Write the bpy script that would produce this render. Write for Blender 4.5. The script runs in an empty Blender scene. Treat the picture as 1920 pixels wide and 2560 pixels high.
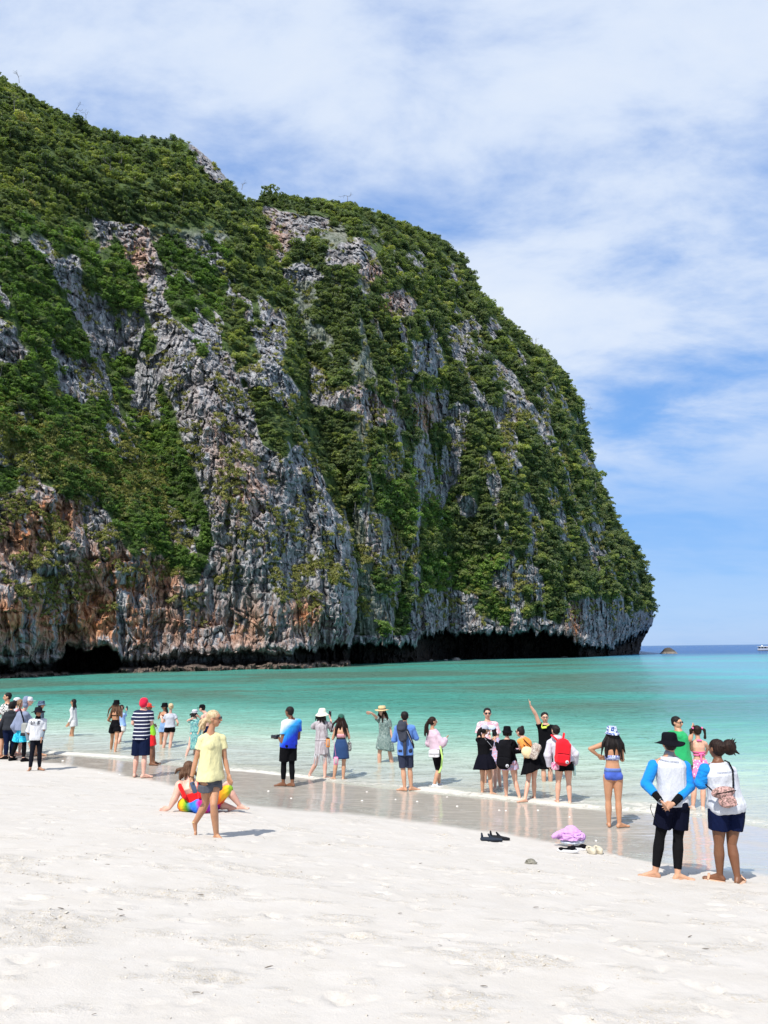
import bpy, bmesh, math, random
import numpy as np
from mathutils import Vector, Matrix, noise as mnoise
from mathutils.bvhtree import BVHTree
rng = np.random.default_rng(11)
random.seed(11)
sc = bpy.context.scene
R = math.radians

# ------------------------------------------------------------------ camera
CAMZ = 3.2
F = 1923.0
PITCH = R(10.08)
ROLL = 0.012
cam_d = bpy.data.cameras.new('camera')
cam = bpy.data.objects.new('camera', cam_d)
sc.collection.objects.link(cam)
cr_, sr_ = math.cos(ROLL), math.sin(ROLL)
cp_, sp_ = math.cos(PITCH), math.sin(PITCH)
Fv = Vector((0, cp_, sp_)); Uv = Vector((0, -sp_, cp_)); Rv = Vector((1, 0, 0))
right = Rv * cr_ - Uv * sr_
up = Rv * sr_ + Uv * cr_
M = Matrix((( right.x, up.x, -Fv.x, 0), (right.y, up.y, -Fv.y, 0), (right.z, up.z, -Fv.z, CAMZ), (0, 0, 0, 1)))
cam.matrix_world = M
cam_d.sensor_fit = 'VERTICAL'
cam_d.sensor_height = 36.0
cam_d.lens = F / 2560 * 36.0
cam_d.clip_start = 0.1
cam_d.clip_end = 40000
sc.camera = cam

# ------------------------------------------------------------------ sun and sky
SUN_EL, SUN_AZ = 53.0, (-0.46, -0.89)            # the sun stands behind the viewer's left shoulder
sd = bpy.data.lights.new('sun', 'SUN'); sd.energy = 4.3; sd.angle = R(0.6); sd.color = (1.0, 0.955, 0.88)
sun = bpy.data.objects.new('sun', sd); sc.collection.objects.link(sun)
sdir = Vector((SUN_AZ[0], SUN_AZ[1], 0)).normalized() * math.cos(R(SUN_EL)) + Vector((0, 0, math.sin(R(SUN_EL))))
sun.rotation_euler = sdir.to_track_quat('Z', 'Y').to_euler()
sun.location = (0, 0, 50)
world = bpy.data.worlds.new('World'); sc.world = world; world.use_nodes = True
wn = world.node_tree.nodes; wl = world.node_tree.links
for n in list(wn): wn.remove(n)
def N(t, **k):
    n = wn.new(t)
    for a, b in k.items(): setattr(n, a, b)
    return n
wo = N('ShaderNodeOutputWorld'); bg = N('ShaderNodeBackground'); bg.inputs[1].default_value = 0.078
wl.new(bg.outputs[0], wo.inputs[0])
sky = N('ShaderNodeTexSky'); sky.sky_type = 'NISHITA'; sky.sun_disc = False
sky.sun_elevation = R(SUN_EL); sky.sun_rotation = math.atan2(sdir.x, sdir.y)
sky.air_density = 1.0; sky.dust_density = 0.25; sky.ozone_density = 2.5
tc = N('ShaderNodeTexCoord')
sep = N('ShaderNodeSeparateXYZ'); wl.new(tc.outputs['Generated'], sep.inputs[0])
def mth(op, a, b=None, c=None, clamp=False):
    n = N('ShaderNodeMath', operation=op); n.use_clamp = clamp
    for i, v in enumerate((a, b, c)):
        if v is None: continue
        if isinstance(v, (int, float)): n.inputs[i].default_value = v
        else: wl.new(v, n.inputs[i])
    return n.outputs[0]
den = mth('ADD', mth('MAXIMUM', sep.outputs[2], 0.0), 0.22)
cx = mth('DIVIDE', sep.outputs[0], den); cy = mth('DIVIDE', sep.outputs[1], den)
comb = N('ShaderNodeCombineXYZ'); wl.new(cx, comb.inputs[0]); wl.new(cy, comb.inputs[1])
mp = N('ShaderNodeMapping'); wl.new(comb.outputs[0], mp.inputs[0])
mp.inputs['Location'].default_value = (3.1, 1.7, 0); mp.inputs['Rotation'].default_value = (0, 0, R(-18)); mp.inputs['Scale'].default_value = (1.0, 1.5, 1)
def wnoise(scale, detail, rough, dist=0.0):
    n = N('ShaderNodeTexNoise'); n.inputs['Scale'].default_value = scale; n.inputs['Detail'].default_value = detail
    n.inputs['Roughness'].default_value = rough; n.inputs['Distortion'].default_value = dist
    wl.new(mp.outputs[0], n.inputs[0]); return n.outputs[0]
n1 = wnoise(0.9, 9, 0.52, 0.35); n2 = wnoise(3.4, 7, 0.6, 0.2)
cl = mth('ADD', mth('MULTIPLY', n1, 0.66), mth('MULTIPLY', n2, 0.34))
ramp = N('ShaderNodeMapRange'); ramp.interpolation_type = 'SMOOTHSTEP'
ramp.inputs[1].default_value = 0.36; ramp.inputs[2].default_value = 0.55
wl.new(cl, ramp.inputs[0])
hz = N('ShaderNodeMapRange'); hz.interpolation_type = 'SMOOTHSTEP'; hz.inputs[1].default_value = 0.13; hz.inputs[2].default_value = 0.30
hz.inputs[3].default_value = 0.16
wl.new(sep.outputs[2], hz.inputs[0])
cmask = mth('MULTIPLY', mth('MULTIPLY', ramp.outputs[0], hz.outputs[0]), 0.93)
ccol = N('ShaderNodeMix', data_type='RGBA'); ccol.inputs[6].default_value = (5.7, 7.0, 9.4, 1); ccol.inputs[7].default_value = (7.9, 8.6, 9.6, 1)
ccr = N('ShaderNodeMapRange'); ccr.inputs[1].default_value = .38; ccr.inputs[2].default_value = .62; wl.new(cl, ccr.inputs[0]); wl.new(ccr.outputs[0], ccol.inputs[0])
tint = N('ShaderNodeMix', data_type='RGBA'); tint.blend_type = 'MULTIPLY'; tint.inputs[0].default_value = 1.0
tint.inputs[7].default_value = (1.25, 1.30, 1.35, 1)
wl.new(sky.outputs[0], tint.inputs[6])
# clear tropical air: the blue deepens from the horizon upward
air = N('ShaderNodeValToRGB'); air.color_ramp.elements[0].position = 0.0; air.color_ramp.elements[0].color = (.245, .475, .90, 1)
air.color_ramp.elements[1].position = 0.75; air.color_ramp.elements[1].color = (.17, .33, .76, 1)
e_ = air.color_ramp.elements.new(0.22); e_.color = (.19, .44, .92, 1)
wl.new(sep.outputs[2], air.inputs[0])
airs = N('ShaderNodeMix', data_type='RGBA'); airs.blend_type = 'MULTIPLY'; airs.inputs[0].default_value = 1.0; airs.inputs[7].default_value = (10, 10, 10, 1)
airs.clamp_result = False; wl.new(air.outputs[0], airs.inputs[6])
airm = N('ShaderNodeMix', data_type='RGBA'); airm.inputs[0].default_value = 0.8; wl.new(tint.outputs[2], airm.inputs[6]); wl.new(airs.outputs[2], airm.inputs[7])
wmx = N('ShaderNodeMix', data_type='RGBA'); wl.new(cmask, wmx.inputs[0]); wl.new(airm.outputs[2], wmx.inputs[6]); wl.new(ccol.outputs[2], wmx.inputs[7])
wl.new(wmx.outputs[2], bg.inputs[0])
sc.view_settings.view_transform = 'Standard'; sc.view_settings.look = 'None'
sc.view_settings.exposure = 0.42; sc.view_settings.gamma = 1.0; sc.view_settings.use_curve_mapping = False
sc.cycles.max_bounces = 6; sc.cycles.diffuse_bounces = 3; sc.cycles.glossy_bounces = 3; sc.cycles.transparent_max_bounces = 6
sc.cycles.caustics_reflective = False; sc.cycles.caustics_refractive = False
sc.cycles.use_denoising = True

# ------------------------------------------------------------------ helpers
def rays(px, py):
    """unit-forward rays (y = 1) for photo pixels"""
    a = (np.asarray(px, float) - 960) / F; b = (1280 - np.asarray(py, float)) / F
    a2 = a * cr_ + b * sr_; b2 = b * cr_ - a * sr_
    dy = cp_ - b2 * sp_; dz = sp_ + b2 * cp_
    return a2 / dy, dz / dy
def P3(px, py, d):
    rx, rz = rays(px, py)
    return np.stack([rx * d, d + 0 * rx, CAMZ + rz * d], -1)
def to_plane(px, py, z=0.0):
    rx, rz = rays(px, py); d = (z - CAMZ) / rz
    return rx * d, d
def smooth(x, a, b):
    t = np.clip((x - a) / (b - a), 0, 1); return t * t * (3 - 2 * t)
def _h(x, y, z, s):
    with np.errstate(over='ignore'):
        n = (x.astype(np.uint32) * np.uint32(374761393) + y.astype(np.uint32) * np.uint32(668265263) + z.astype(np.uint32) * np.uint32(2147483647 ^ 0x2f31) + np.uint32((s * 974634777 + 12345) & 0xffffffff))
        n ^= n >> np.uint32(13); n *= np.uint32(1274126177); n ^= n >> np.uint32(16); n *= np.uint32(2246822519); n ^= n >> np.uint32(13)
    return n
def _f(n): return n.astype(np.float64) / 4294967295.0
def vnoise(p, s=0):
    i = np.floor(p).astype(np.int64); f = p - i; u = f * f * f * (f * (f * 6 - 15) + 10)
    out = 0
    for dx in (0, 1):
        for dy in (0, 1):
            for dz in (0, 1):
                h = _h(i[..., 0] + dx, i[..., 1] + dy, i[..., 2] + dz, s)
                g = (h & np.uint32(1023)).astype(float) * (2 * math.pi / 1023); gz = ((h >> np.uint32(10)) & np.uint32(1023)).astype(float) / 511.5 - 1
                gr = np.sqrt(np.maximum(0, 1 - gz * gz))
                d = (f[..., 0] - dx) * np.cos(g) * gr + (f[..., 1] - dy) * np.sin(g) * gr + (f[..., 2] - dz) * gz
                w = (u[..., 0] if dx else 1 - u[..., 0]) * (u[..., 1] if dy else 1 - u[..., 1]) * (u[..., 2] if dz else 1 - u[..., 2])
                out = out + w * d
    return out * 1.6
def fbm(p, o=4, s=0, g=0.5):
    a = 1.0; r = 0; q = p
    for k in range(o):
        r = r + a * vnoise(q, s + k); a *= g; q = q * 2.03 + 7.7
    return r
def worley(p, s=0):
    """F1, F2 and a random value of the nearest cell"""
    i = np.floor(p).astype(np.int64); f1 = np.full(p.shape[:-1], 9.0); f2 = f1.copy(); v = np.zeros_like(f1); tl = np.zeros_like(f1)
    for dx in (-1, 0, 1):
        for dy in (-1, 0, 1):
            for dz in (-1, 0, 1):
                c = i + np.array([dx, dy, dz])
                h = _h(c[..., 0], c[..., 1], c[..., 2], s); h2 = _h(c[..., 0], c[..., 1], c[..., 2], s + 5)
                q = c + np.stack([(h & np.uint32(1023)) / 1023.0, ((h >> np.uint32(10)) & np.uint32(1023)) / 1023.0, ((h >> np.uint32(20)) & np.uint32(1023)) / 1023.0], -1)
                d = np.sqrt(((p - q) ** 2).sum(-1)); n = d < f1
                f2 = np.where(n, f1, np.minimum(f2, d)); v = np.where(n, _f(h2), v); f1 = np.where(n, d, f1)
                g1 = (h2 & np.uint32(255)) / 127.5 - 1; g2 = ((h2 >> np.uint32(8)) & np.uint32(255)) / 127.5 - 1
                tl = np.where(n, g1 * (p[..., 0] - q[..., 0]) + g2 * (p[..., 2] - q[..., 2]), tl)
    return f1, f2, v, tl
def inpoly(px, py, poly):
    r = np.zeros(np.shape(px), bool); n = len(poly)
    for k in range(n):
        x1, y1 = poly[k]; x2, y2 = poly[(k + 1) % n]
        if y1 == y2: continue
        c = ((y1 > py) != (y2 > py)) & (px < (x2 - x1) * (py - y1) / (y2 - y1) + x1)
        r ^= c
    return r
def mesh_from(name, v, quads=None, tris=None, smoothf=True, uvs=None):
    me = bpy.data.meshes.new(name)
    v = np.asarray(v, dtype=np.float32).reshape(-1, 3)
    qs = np.zeros((0, 4), np.int32) if quads is None else np.asarray(quads, np.int32).reshape(-1, 4)
    ts = np.zeros((0, 3), np.int32) if tris is None else np.asarray(tris, np.int32).reshape(-1, 3)
    me.vertices.add(len(v)); me.vertices.foreach_set('co', v.ravel())
    nl = len(qs) * 4 + len(ts) * 3
    me.loops.add(nl); me.loops.foreach_set('vertex_index', np.concatenate([qs.ravel(), ts.ravel()]).astype(np.int32))
    me.polygons.add(len(qs) + len(ts))
    st = np.concatenate([np.arange(len(qs)) * 4, len(qs) * 4 + np.arange(len(ts)) * 3]).astype(np.int32)
    me.polygons.foreach_set('loop_start', st)
    me.polygons.foreach_set('use_smooth', np.full(len(qs) + len(ts), smoothf))
    me.update(calc_edges=True); me.validate()
    return me
def gridquads(nr, nc):
    i = np.arange(nr * nc).reshape(nr, nc)
    return np.stack([i[:-1, :-1], i[:-1, 1:], i[1:, 1:], i[1:, :-1]], -1).reshape(-1, 4)
def setattr_f(me, name, vals):
    a = me.attributes.new(name, 'FLOAT', 'POINT'); a.data.foreach_set('value', np.asarray(vals, np.float32).ravel())
def link(name, me, mat=None, parent=None, **props):
    o = bpy.data.objects.new(name, me); sc.collection.objects.link(o)
    if mat is not None: me.materials.append(mat)
    if parent is not None: o.parent = parent
    for k, v in props.items(): o[k] = v
    return o
def empty(name, loc=(0, 0, 0), **props):
    o = bpy.data.objects.new(name, None); sc.collection.objects.link(o); o.location = loc; o.empty_display_size = 0.2
    for k, v in props.items(): o[k] = v
    return o

class MT:
    """small node helper"""
    def __init__(s, name):
        s.m = bpy.data.materials.new(name); s.m.use_nodes = True; s.n = s.m.node_tree.nodes; s.l = s.m.node_tree.links
        s.b = s.n['Principled BSDF']; s.out = s.n['Material Output']
    def node(s, t, **k):
        n = s.n.new(t)
        for a, b in k.items(): setattr(n, a, b)
        return n
    def put(s, sock, v):
        if isinstance(v, (int, float)): sock.default_value = v
        elif isinstance(v, tuple): sock.default_value = v if len(v) == 4 or sock.type == 'VECTOR' else (*v, 1)
        else: s.l.new(v, sock)
    def math(s, op, a, b=None, c=None, clamp=False):
        n = s.node('ShaderNodeMath', operation=op); n.use_clamp = clamp
        for i, v in enumerate((a, b, c)):
            if v is not None: s.put(n.inputs[i], v)
        return n.outputs[0]
    def attr(s, name): return s.node('ShaderNodeAttribute', attribute_name=name).outputs['Fac']
    def coord(s, which='Object'): return s.node('ShaderNodeTexCoord').outputs[which]
    def map(s, vec, scale=(1, 1, 1), rot=(0, 0, 0), loc=(0, 0, 0)):
        n = s.node('ShaderNodeMapping'); s.l.new(vec, n.inputs[0]); n.inputs['Scale'].default_value = scale
        n.inputs['Rotation'].default_value = rot; n.inputs['Location'].default_value = loc; return n.outputs[0]
    def noise(s, vec, scale, detail=4, rough=0.55, dist=0.0, out=0):
        n = s.node('ShaderNodeTexNoise'); n.inputs['Scale'].default_value = scale; n.inputs['Detail'].default_value = detail
        n.inputs['Roughness'].default_value = rough; n.inputs['Distortion'].default_value = dist
        if vec is not None: s.l.new(vec, n.inputs[0])
        return n.outputs[out]
    def voro(s, vec, scale, feature='F1', out='Distance', rnd=1.0):
        n = s.node('ShaderNodeTexVoronoi', feature=feature); n.inputs['Scale'].default_value = scale; n.inputs['Randomness'].default_value = rnd
        s.l.new(vec, n.inputs[0]); return n.outputs[out]
    def rng(s, v, a, b, c=0.0, d=1.0, sm=True):
        n = s.node('ShaderNodeMapRange'); n.interpolation_type = 'SMOOTHSTEP' if sm else 'LINEAR'
        s.put(n.inputs[0], v)
        for i, q in enumerate((a, b, c, d)): n.inputs[i + 1].default_value = q
        return n.outputs[0]
    def mix(s, f, a, b, mode='MIX'):
        n = s.node('ShaderNodeMix', data_type='RGBA'); n.blend_type = mode
        s.put(n.inputs[0], f); s.put(n.inputs[6], a); s.put(n.inputs[7], b); return n.outputs[2]
    def ramp(s, f, stops, interp='LINEAR'):
        n = s.node('ShaderNodeValToRGB'); e = n.color_ramp.elements; n.color_ramp.interpolation = interp
        while len(e) < len(stops): e.new(0.5)
        for x, (p, c) in zip(e, stops): x.position = p; x.color = (*c, 1)
        s.put(n.inputs[0], f); return n.outputs[0]
    def bump(s, h, dist, strength=1.0, normal=None):
        n = s.node('ShaderNodeBump'); n.inputs['Strength'].default_value = strength; n.inputs['Distance'].default_value = dist
        s.l.new(h, n.inputs['Height'])
        if normal is not None: s.l.new(normal, n.inputs['Normal'])
        return n.outputs[0]
    def col(s, v): s.put(s.b.inputs['Base Color'], v)
    def set(s, **k):
        for a, v in k.items(): s.put(s.b.inputs[a.replace('_', ' ')], v)
        return s

# ------------------------------------------------------------------ shoreline and beach profile
_sp = [(-700, 1868), (-300, 1872), (104, 1880), (278, 1897), (463, 1915), (625, 1926), (740, 1938), (845, 1955), (1041, 1978), (1226, 1996), (1470, 2019), (1735, 2037), (1920, 2070), (2400, 2140)]
_sx, _sy = to_plane(np.array([p[0] for p in _sp]), np.array([p[1] for p in _sp]), 0.0)
_sx = np.concatenate([[-400, -60], _sx, [40, 400]]); _sy = np.concatenate([[_sy[0] + 14, _sy[0] + 5], _sy, [_sy[-1] - 6, _sy[-1] - 20]])
_o = np.argsort(_sx); _sx, _sy = _sx[_o], _sy[_o]
_gx = np.linspace(-400, 400, 8001); _gy = np.interp(_gx, _sx, _sy)
_k = np.hanning(15); _k /= _k.sum(); _gy = np.convolve(np.pad(_gy, 7, mode='edge'), _k, 'valid')
def ysh(x): return np.interp(x, _gx, _gy)
_T = np.array([-60, -30, -12, -5, -1.5, 0, 1.5, 3.0, 4.5, 7, 12, 20, 60]); _Z = np.array([-6, -3.4, -1.05, -0.38, -0.07, 0, 0.035, 0.09, 0.20, 0.47, 1.0, 1.65, 3.0])
def ground(x, y):
    return np.interp(ysh(x) - y, _T, _Z)
def on_ground(px, py, zoff=0.0):
    z = np.zeros(np.shape(px)) + 0.2
    for _ in range(40):
        x, d = to_plane(px, py, z); z = 0.5 * z + 0.5 * (ground(x, d) + zoff)
    return x, d, z

_we = [(0, 1898), (174, 1915), (289, 1932), (393, 1955), (613, 2013), (810, 2031), (1041, 2054), (1273, 2088), (1504, 2129), (1643, 2160), (1780, 2178), (1920, 2190)]
_wx, _wy, _wz = on_ground(np.array([p[0] for p in _we], float), np.array([p[1] for p in _we], float))
_wt = ysh(_wx) - _wy
def twet(x): return np.interp(x, _wx, _wt)

# ------------------------------------------------------------------ sand
def axis(segs):
    """segs: list of (start, end, step)"""
    r = []
    for a, b, st in segs: r.append(np.arange(a, b, st))
    r.append([segs[-1][1]]); return np.concatenate(r)
xs = axis([(-420, -60, 30), (-60, -20, 4), (-20, -8, .25), (-8, 8.5, .038), (8.5, 20, .25), (20, 60, 4), (60, 420, 30)])
ys = axis([(-60, 0, 4), (0, 4, .3), (4, 13.5, .036), (13.5, 24, .07), (24, 34, .25), (34, 90, 2.5)])
X, Y = np.meshgrid(xs, ys)
Tt = ysh(X) - Y
Z = np.interp(Tt, _T, _Z)
Pn = np.stack([X, Y, 0 * X], -1)
wet_e = twet(X) + 0.30 * vnoise(Pn * 0.9, 3) + 0.12 * vnoise(Pn * 3.1, 4)
wet = 1 - smooth(Tt, wet_e - 0.40, wet_e + 0.22)
dry = 1 - wet
# broad undulation, trampled patches, footprints: all real relief
Z += dry * (0.018 * fbm(Pn * 0.55, 3, 20) + 0.004 * fbm(Pn * 4.0, 3, 25))
tr = smooth(fbm(Pn * np.array([.9, 1.6, 1]), 4, 31) + 0.22 * (1 - smooth(np.hypot(X + 3.2, Y - 5.2), 1.0, 4.5)) + 0.08 * (1 - smooth(Y, 6, 9)), 0.25, 0.62) * dry
tr = np.maximum(tr, .75 * smooth(fbm(Pn * np.array([2.0, 3.2, 1]), 3, 33), .30, .6) * dry * (1 - smooth(Y, 7, 12)))
w1, w2, wv, _ = worley(Pn * 11.0, 7)
Z += tr * (0.010 * (wv - 0.5) + 0.018 * fbm(Pn * 7, 3, 40))
Z += wet * 0.0022 * fbm(np.stack([X * .7, Y * 1.6, 0 * X], -1), 3, 44)
fp_r = np.random.default_rng(5)
nfp = 520
fx = fp_r.uniform(-5.5, 7.5, nfp); fy = fp_r.uniform(4.0, 13.5, nfp)
ix = lambda v, ax: np.clip(np.searchsorted(ax, v), 1, len(ax) - 1)
for k in range(nfp):
    if fp_r.random() < 0.25: continue
    a = fp_r.uniform(0, math.pi); L = fp_r.uniform(.10, .14); W = L * .42; dp = fp_r.uniform(.005, .016) * (1.5 if fy[k] < 8 else 1)
    i0, i1 = ix(fy[k] - .25, ys), ix(fy[k] + .25, ys); j0, j1 = ix(fx[k] - .25, xs), ix(fx[k] + .25, xs)
    sx_, sy_ = X[i0:i1, j0:j1] - fx[k], Y[i0:i1, j0:j1] - fy[k]
    u = (sx_ * math.cos(a) + sy_ * math.sin(a)) / L; v = (-sx_ * math.sin(a) + sy_ * math.cos(a)) / W
    q = np.sqrt(u * u + v * v)
    Z[i0:i1, j0:j1] += dry[i0:i1, j0:j1] * (-dp * (1 - smooth(q, .75, 1.0)) + dp * .7 * np.exp(-((q - 1.15) / .16) ** 2))
me = mesh_from('beach', np.stack([X, Y, Z], -1), gridquads(*X.shape))
setattr_f(me, 'wet', wet); setattr_f(me, 'under', smooth(-Tt, -.2, 1.2)); setattr_f(me, 'tramp', tr); setattr_f(me, 'off', -Tt)
m = MT('sand')
co = m.coord()
wa = m.attr('wet'); ta = m.attr('tramp')
g1 = m.noise(co, 260, 3, .7); g2 = m.noise(co, 38, 4, .6); g3 = m.noise(co, 3.0, 4, .6); g4 = m.noise(m.map(co, (.9, 2.6, 1)), 1.4, 5, .6)
base = m.mix(m.rng(g3, .35, .7), (.512, .476, .430), (.540, .506, .464))
base = m.mix(m.math('MULTIPLY', m.rng(g2, .50, .72), m.math('ADD', m.math('MULTIPLY', ta, 1.0), .12)), base, (.47, .405, .305))
base = m.mix(m.rng(g1, .64, .74, 0, .30), base, (.40, .36, .30))
damp = m.mix(m.rng(g4, .35, .7), (.44, .395, .34), (.51, .46, .40))
m.col(m.mix(m.attr('under'), m.mix(wa, base, damp), m.mix(m.rng(g4, .3, .7), (.56, .56, .48), (.64, .62, .54))))
film = m.math('MULTIPLY', wa, m.rng(g4, .30, .52, .45, 1.0))
m.put(m.b.inputs['Roughness'], m.rng(wa, 0, 1, .95, .5)); m.b.inputs['Specular IOR Level'].default_value = .3
m.put(m.b.inputs['Coat Weight'], film); m.b.inputs['Coat IOR'].default_value = 1.42
m.put(m.b.inputs['Coat Roughness'], m.rng(g4, .3, .7, .10, .03))
hb = m.math('MULTIPLY', m.math('ADD', m.math('MULTIPLY', m.noise(co, 70, 5, .7), .6), m.math('MULTIPLY', m.noise(co, 14, 4, .65), .9)), m.math('ADD', .35, m.math('MULTIPLY', m.attr('tramp'), .6)))
nb = m.bump(hb, .020, .9)
nmix = m.node('ShaderNodeMix', data_type='VECTOR'); geo = m.node('ShaderNodeNewGeometry')
m.l.new(wa, nmix.inputs[0]); m.l.new(nb, nmix.inputs[4]); m.l.new(geo.outputs['Normal'], nmix.inputs[5])
m.l.new(nmix.outputs[1], m.b.inputs['Normal'])
rip = m.noise(m.map(co, (1.0, 3.5, 1)), 2.2, 3, .5)
m.l.new(m.bump(rip, .010, 1.0), m.b.inputs['Coat Normal'])
link('beach', me, m.m, kind='structure', label='white sand beach sloping down to a wet glossy shore')

# ------------------------------------------------------------------ sea
xi = axis([(-75, -30, 1.5), (-30, -14, .3), (-14, 14, .12), (14, 30, .4), (30, 75.01, 1.5)])
oo = axis([(-1.6, 7, .07), (7, 22, .13), (22, 60, .3), (60, 160, .9), (160, 500, 10), (500, 3000, 100), (3000, 16000, 1300)])
XI, OO = np.meshgrid(xi, oo)
XX = XI * (1 + np.maximum(0, OO - 30) / 45); YY = ysh(XI) + OO
near = 1 - smooth(OO, 60, 160)
Pw = np.stack([XX, YY, 0 * XX], -1)
# swash fronts: small curved rolls running in to the beach
ph = OO + 0.9 * vnoise(np.stack([XX * .16, OO * .05, 0 * XX], -1), 60)
ZW = 0.030 * np.exp(-((ph - 0.35) / .28) ** 2) + 0.045 * np.exp(-((ph - 4.3) / .7) ** 2) * smooth(vnoise(Pw * .2, 61), -.3, .3)
ZW += near * smooth(OO, 0.4, 6) * (0.038 * fbm(np.stack([XX * .50, YY * 1.05, 0 * XX], -1), 3, 64, .55) * (1 - smooth(OO, 25, 70)) + .055 * smooth(OO, 3, 20) * fbm(np.stack([XX * .20, YY * .42, 0 * XX], -1), 3, 68, .6))
ZW = np.where(OO < 0, np.minimum(ZW, 0.004) + 0.006 + OO * 0.01, ZW + 0.006)
me = mesh_from('sea', np.stack([XX, YY, ZW], -1), gridquads(*XX.shape))
setattr_f(me, 'off', OO)
dist = YY
setattr_f(me, 'dist', dist)
setattr_f(me, 'front', (.75 + .8 * smooth(vnoise(Pw * np.array([.5, .5, 1]), 66), -.4, .5)) * (np.exp(-((ph - 0.2) / .38) ** 2) + .75 * np.exp(-((ph - 0.9) / .35) ** 2) * smooth(vnoise(Pw * .35, 67), -.3, .3)) + 0.5 * np.exp(-((ph - 4.0) / .9) ** 2) * smooth(vnoise(Pw * .2, 61), -.1, .4) + .35 * np.exp(-((ph - 1.9) / .5) ** 2))
m = MT('sea_water')
co = m.coord(); off = m.attr('off'); dd = m.attr('dist'); fr = m.attr('front')
sepn = m.node('ShaderNodeSeparateXYZ'); m.l.new(co, sepn.inputs[0])
patch = m.noise(m.map(co, (.028, .055, 1)), 1.0, 5, .55, .4)
patch2 = m.noise(m.map(co, (.10, .30, 1)), 1.0, 4, .6, .3)
offw = m.math('ADD', off, m.math('MULTIPLY', m.math('SUBTRACT', patch2, .5), 5.0))
c_sh = m.ramp(m.rng(offw, 0, 30, 0, 1, False), [(0, (.72, .72, .61)), (.16, (.50, .58, .48)), (.42, (.20, .40, .325)), (.8, (.085, .30, .245)), (1, (.065, .275, .225))])
deepg = m.mix(m.rng(patch, .42, .60), (.080, .165, .125), (.060, .26, .21))
c1 = m.mix(m.rng(off, 18, 34), c_sh, deepg)
bluer = m.math('MULTIPLY', m.rng(m.math('SUBTRACT', sepn.outputs[0], m.math('MULTIPLY', sepn.outputs[1], .23)), -1, 24), m.rng(off, 2, 25))
c1 = m.mix(bluer, c1, m.mix(m.rng(patch, .4, .62), (.13, .31, .40), (.10, .38, .42)))  # right side of the bay: sky reflection painted into the water colour
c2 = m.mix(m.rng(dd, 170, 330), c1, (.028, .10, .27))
foamn = m.noise(m.map(co, (2.0, 5.0, 1)), 2.4, 6, .7, .8)
foam = m.math('MULTIPLY', m.rng(m.math('ADD', m.math('MULTIPLY', fr, .40), m.math('MULTIPLY', foamn, 1.15)), .72, 1.05), m.rng(fr, .05, .5))
c3 = m.mix(foam, c2, (.62, .59, .53))
dif = m.node('ShaderNodeBsdfDiffuse'); m.put(dif.inputs[0], c3)
trn = m.node('ShaderNodeBsdfTransparent'); trn.inputs[0].default_value = (.95, .985, .96, 1)
opac = m.math('MAXIMUM', m.rng(offw, -.5, 10, .48, 1.0), m.math('MULTIPLY', foam, .9))
mx = m.node('ShaderNodeMixShader'); m.put(mx.inputs[0], opac); m.l.new(trn.outputs[0], mx.inputs[1]); m.l.new(dif.outputs[0], mx.inputs[2])
gl = m.node('ShaderNodeBsdfGlossy'); gl.inputs['Roughness'].default_value = .06
wv1 = m.noise(m.map(co, (1.0, 2.1, 1)), 1.35, 5, .62, .3)
wv2 = m.noise(m.map(co, (.16, .42, 1)), 1.0, 5, .6, .3)
wv3 = m.noise(m.map(co, (.02, .06, 1)), 1.0, 4, .6)
hgt = m.math('ADD', m.math('ADD', m.math('ADD', m.math('MULTIPLY', wv1, .15), m.math('MULTIPLY', m.noise(m.map(co, (.42, 1.0, 1)), 1.0, 3, .5, .4), .50)), m.math('MULTIPLY', m.math('MULTIPLY', wv2, m.rng(off, 5, 25)), .95)), m.math('MULTIPLY', m.math('MULTIPLY', wv3, m.rng(dd, 60, 150)), 2.2))
nb = m.bump(hgt, 1.0, .9)
m.l.new(nb, gl.inputs['Normal'])
fz = m.node('ShaderNodeFresnel'); fz.inputs[0].default_value = 1.33; m.l.new(nb, fz.inputs['Normal'])
fm = m.math('MULTIPLY', fz.outputs[0], m.math('SUBTRACT', .88, m.math('MULTIPLY', foam, .8)))
mx2 = m.node('ShaderNodeMixShader'); m.put(mx2.inputs[0], fm); m.l.new(mx.outputs[0], mx2.inputs[1]); m.l.new(gl.outputs[0], mx2.inputs[2])
m.l.new(mx2.outputs[0], m.out.inputs[0]); m.n.remove(m.b)
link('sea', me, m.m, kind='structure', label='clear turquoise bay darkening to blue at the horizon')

# ------------------------------------------------------------------ cliffs
K = 1920 / 1659.0
def sc_(p): return [(a * K, b * K) for a, b in p]
edgeA = [(-700, -190), (-400, 20), (0, 192), (46, 220), (112, 260), (180, 294), (244, 322), (284, 339), (335, 344), (393, 346), (458, 352), (490, 368), (524, 398), (558, 432), (586, 470), (612, 500), (648, 544), (683, 625), (705, 700), (745, 800), (765, 880), (785, 1000), (815, 1130), (850, 1230), (880, 1330), (897, 1446), (892, 1540), (880, 1608), (874, 1672)]
edgeB = [(690, 491), (720, 495), (790, 502), (868, 509), (920, 526), (1012, 560), (1099, 596), (1157, 648), (1203, 735), (1261, 798), (1331, 856), (1412, 937), (1452, 1007), (1469, 1099), (1504, 1215), (1550, 1319), (1597, 1377), (1620, 1446), (1635, 1516), (1631, 1564), (1612, 1592), (1602, 1614), (1592, 1646)]
def interp_edge(e, y):
    e = sorted(e, key=lambda q: q[1]); return np.interp(y, [q[1] for q in e], [q[0] for q in e])
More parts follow.
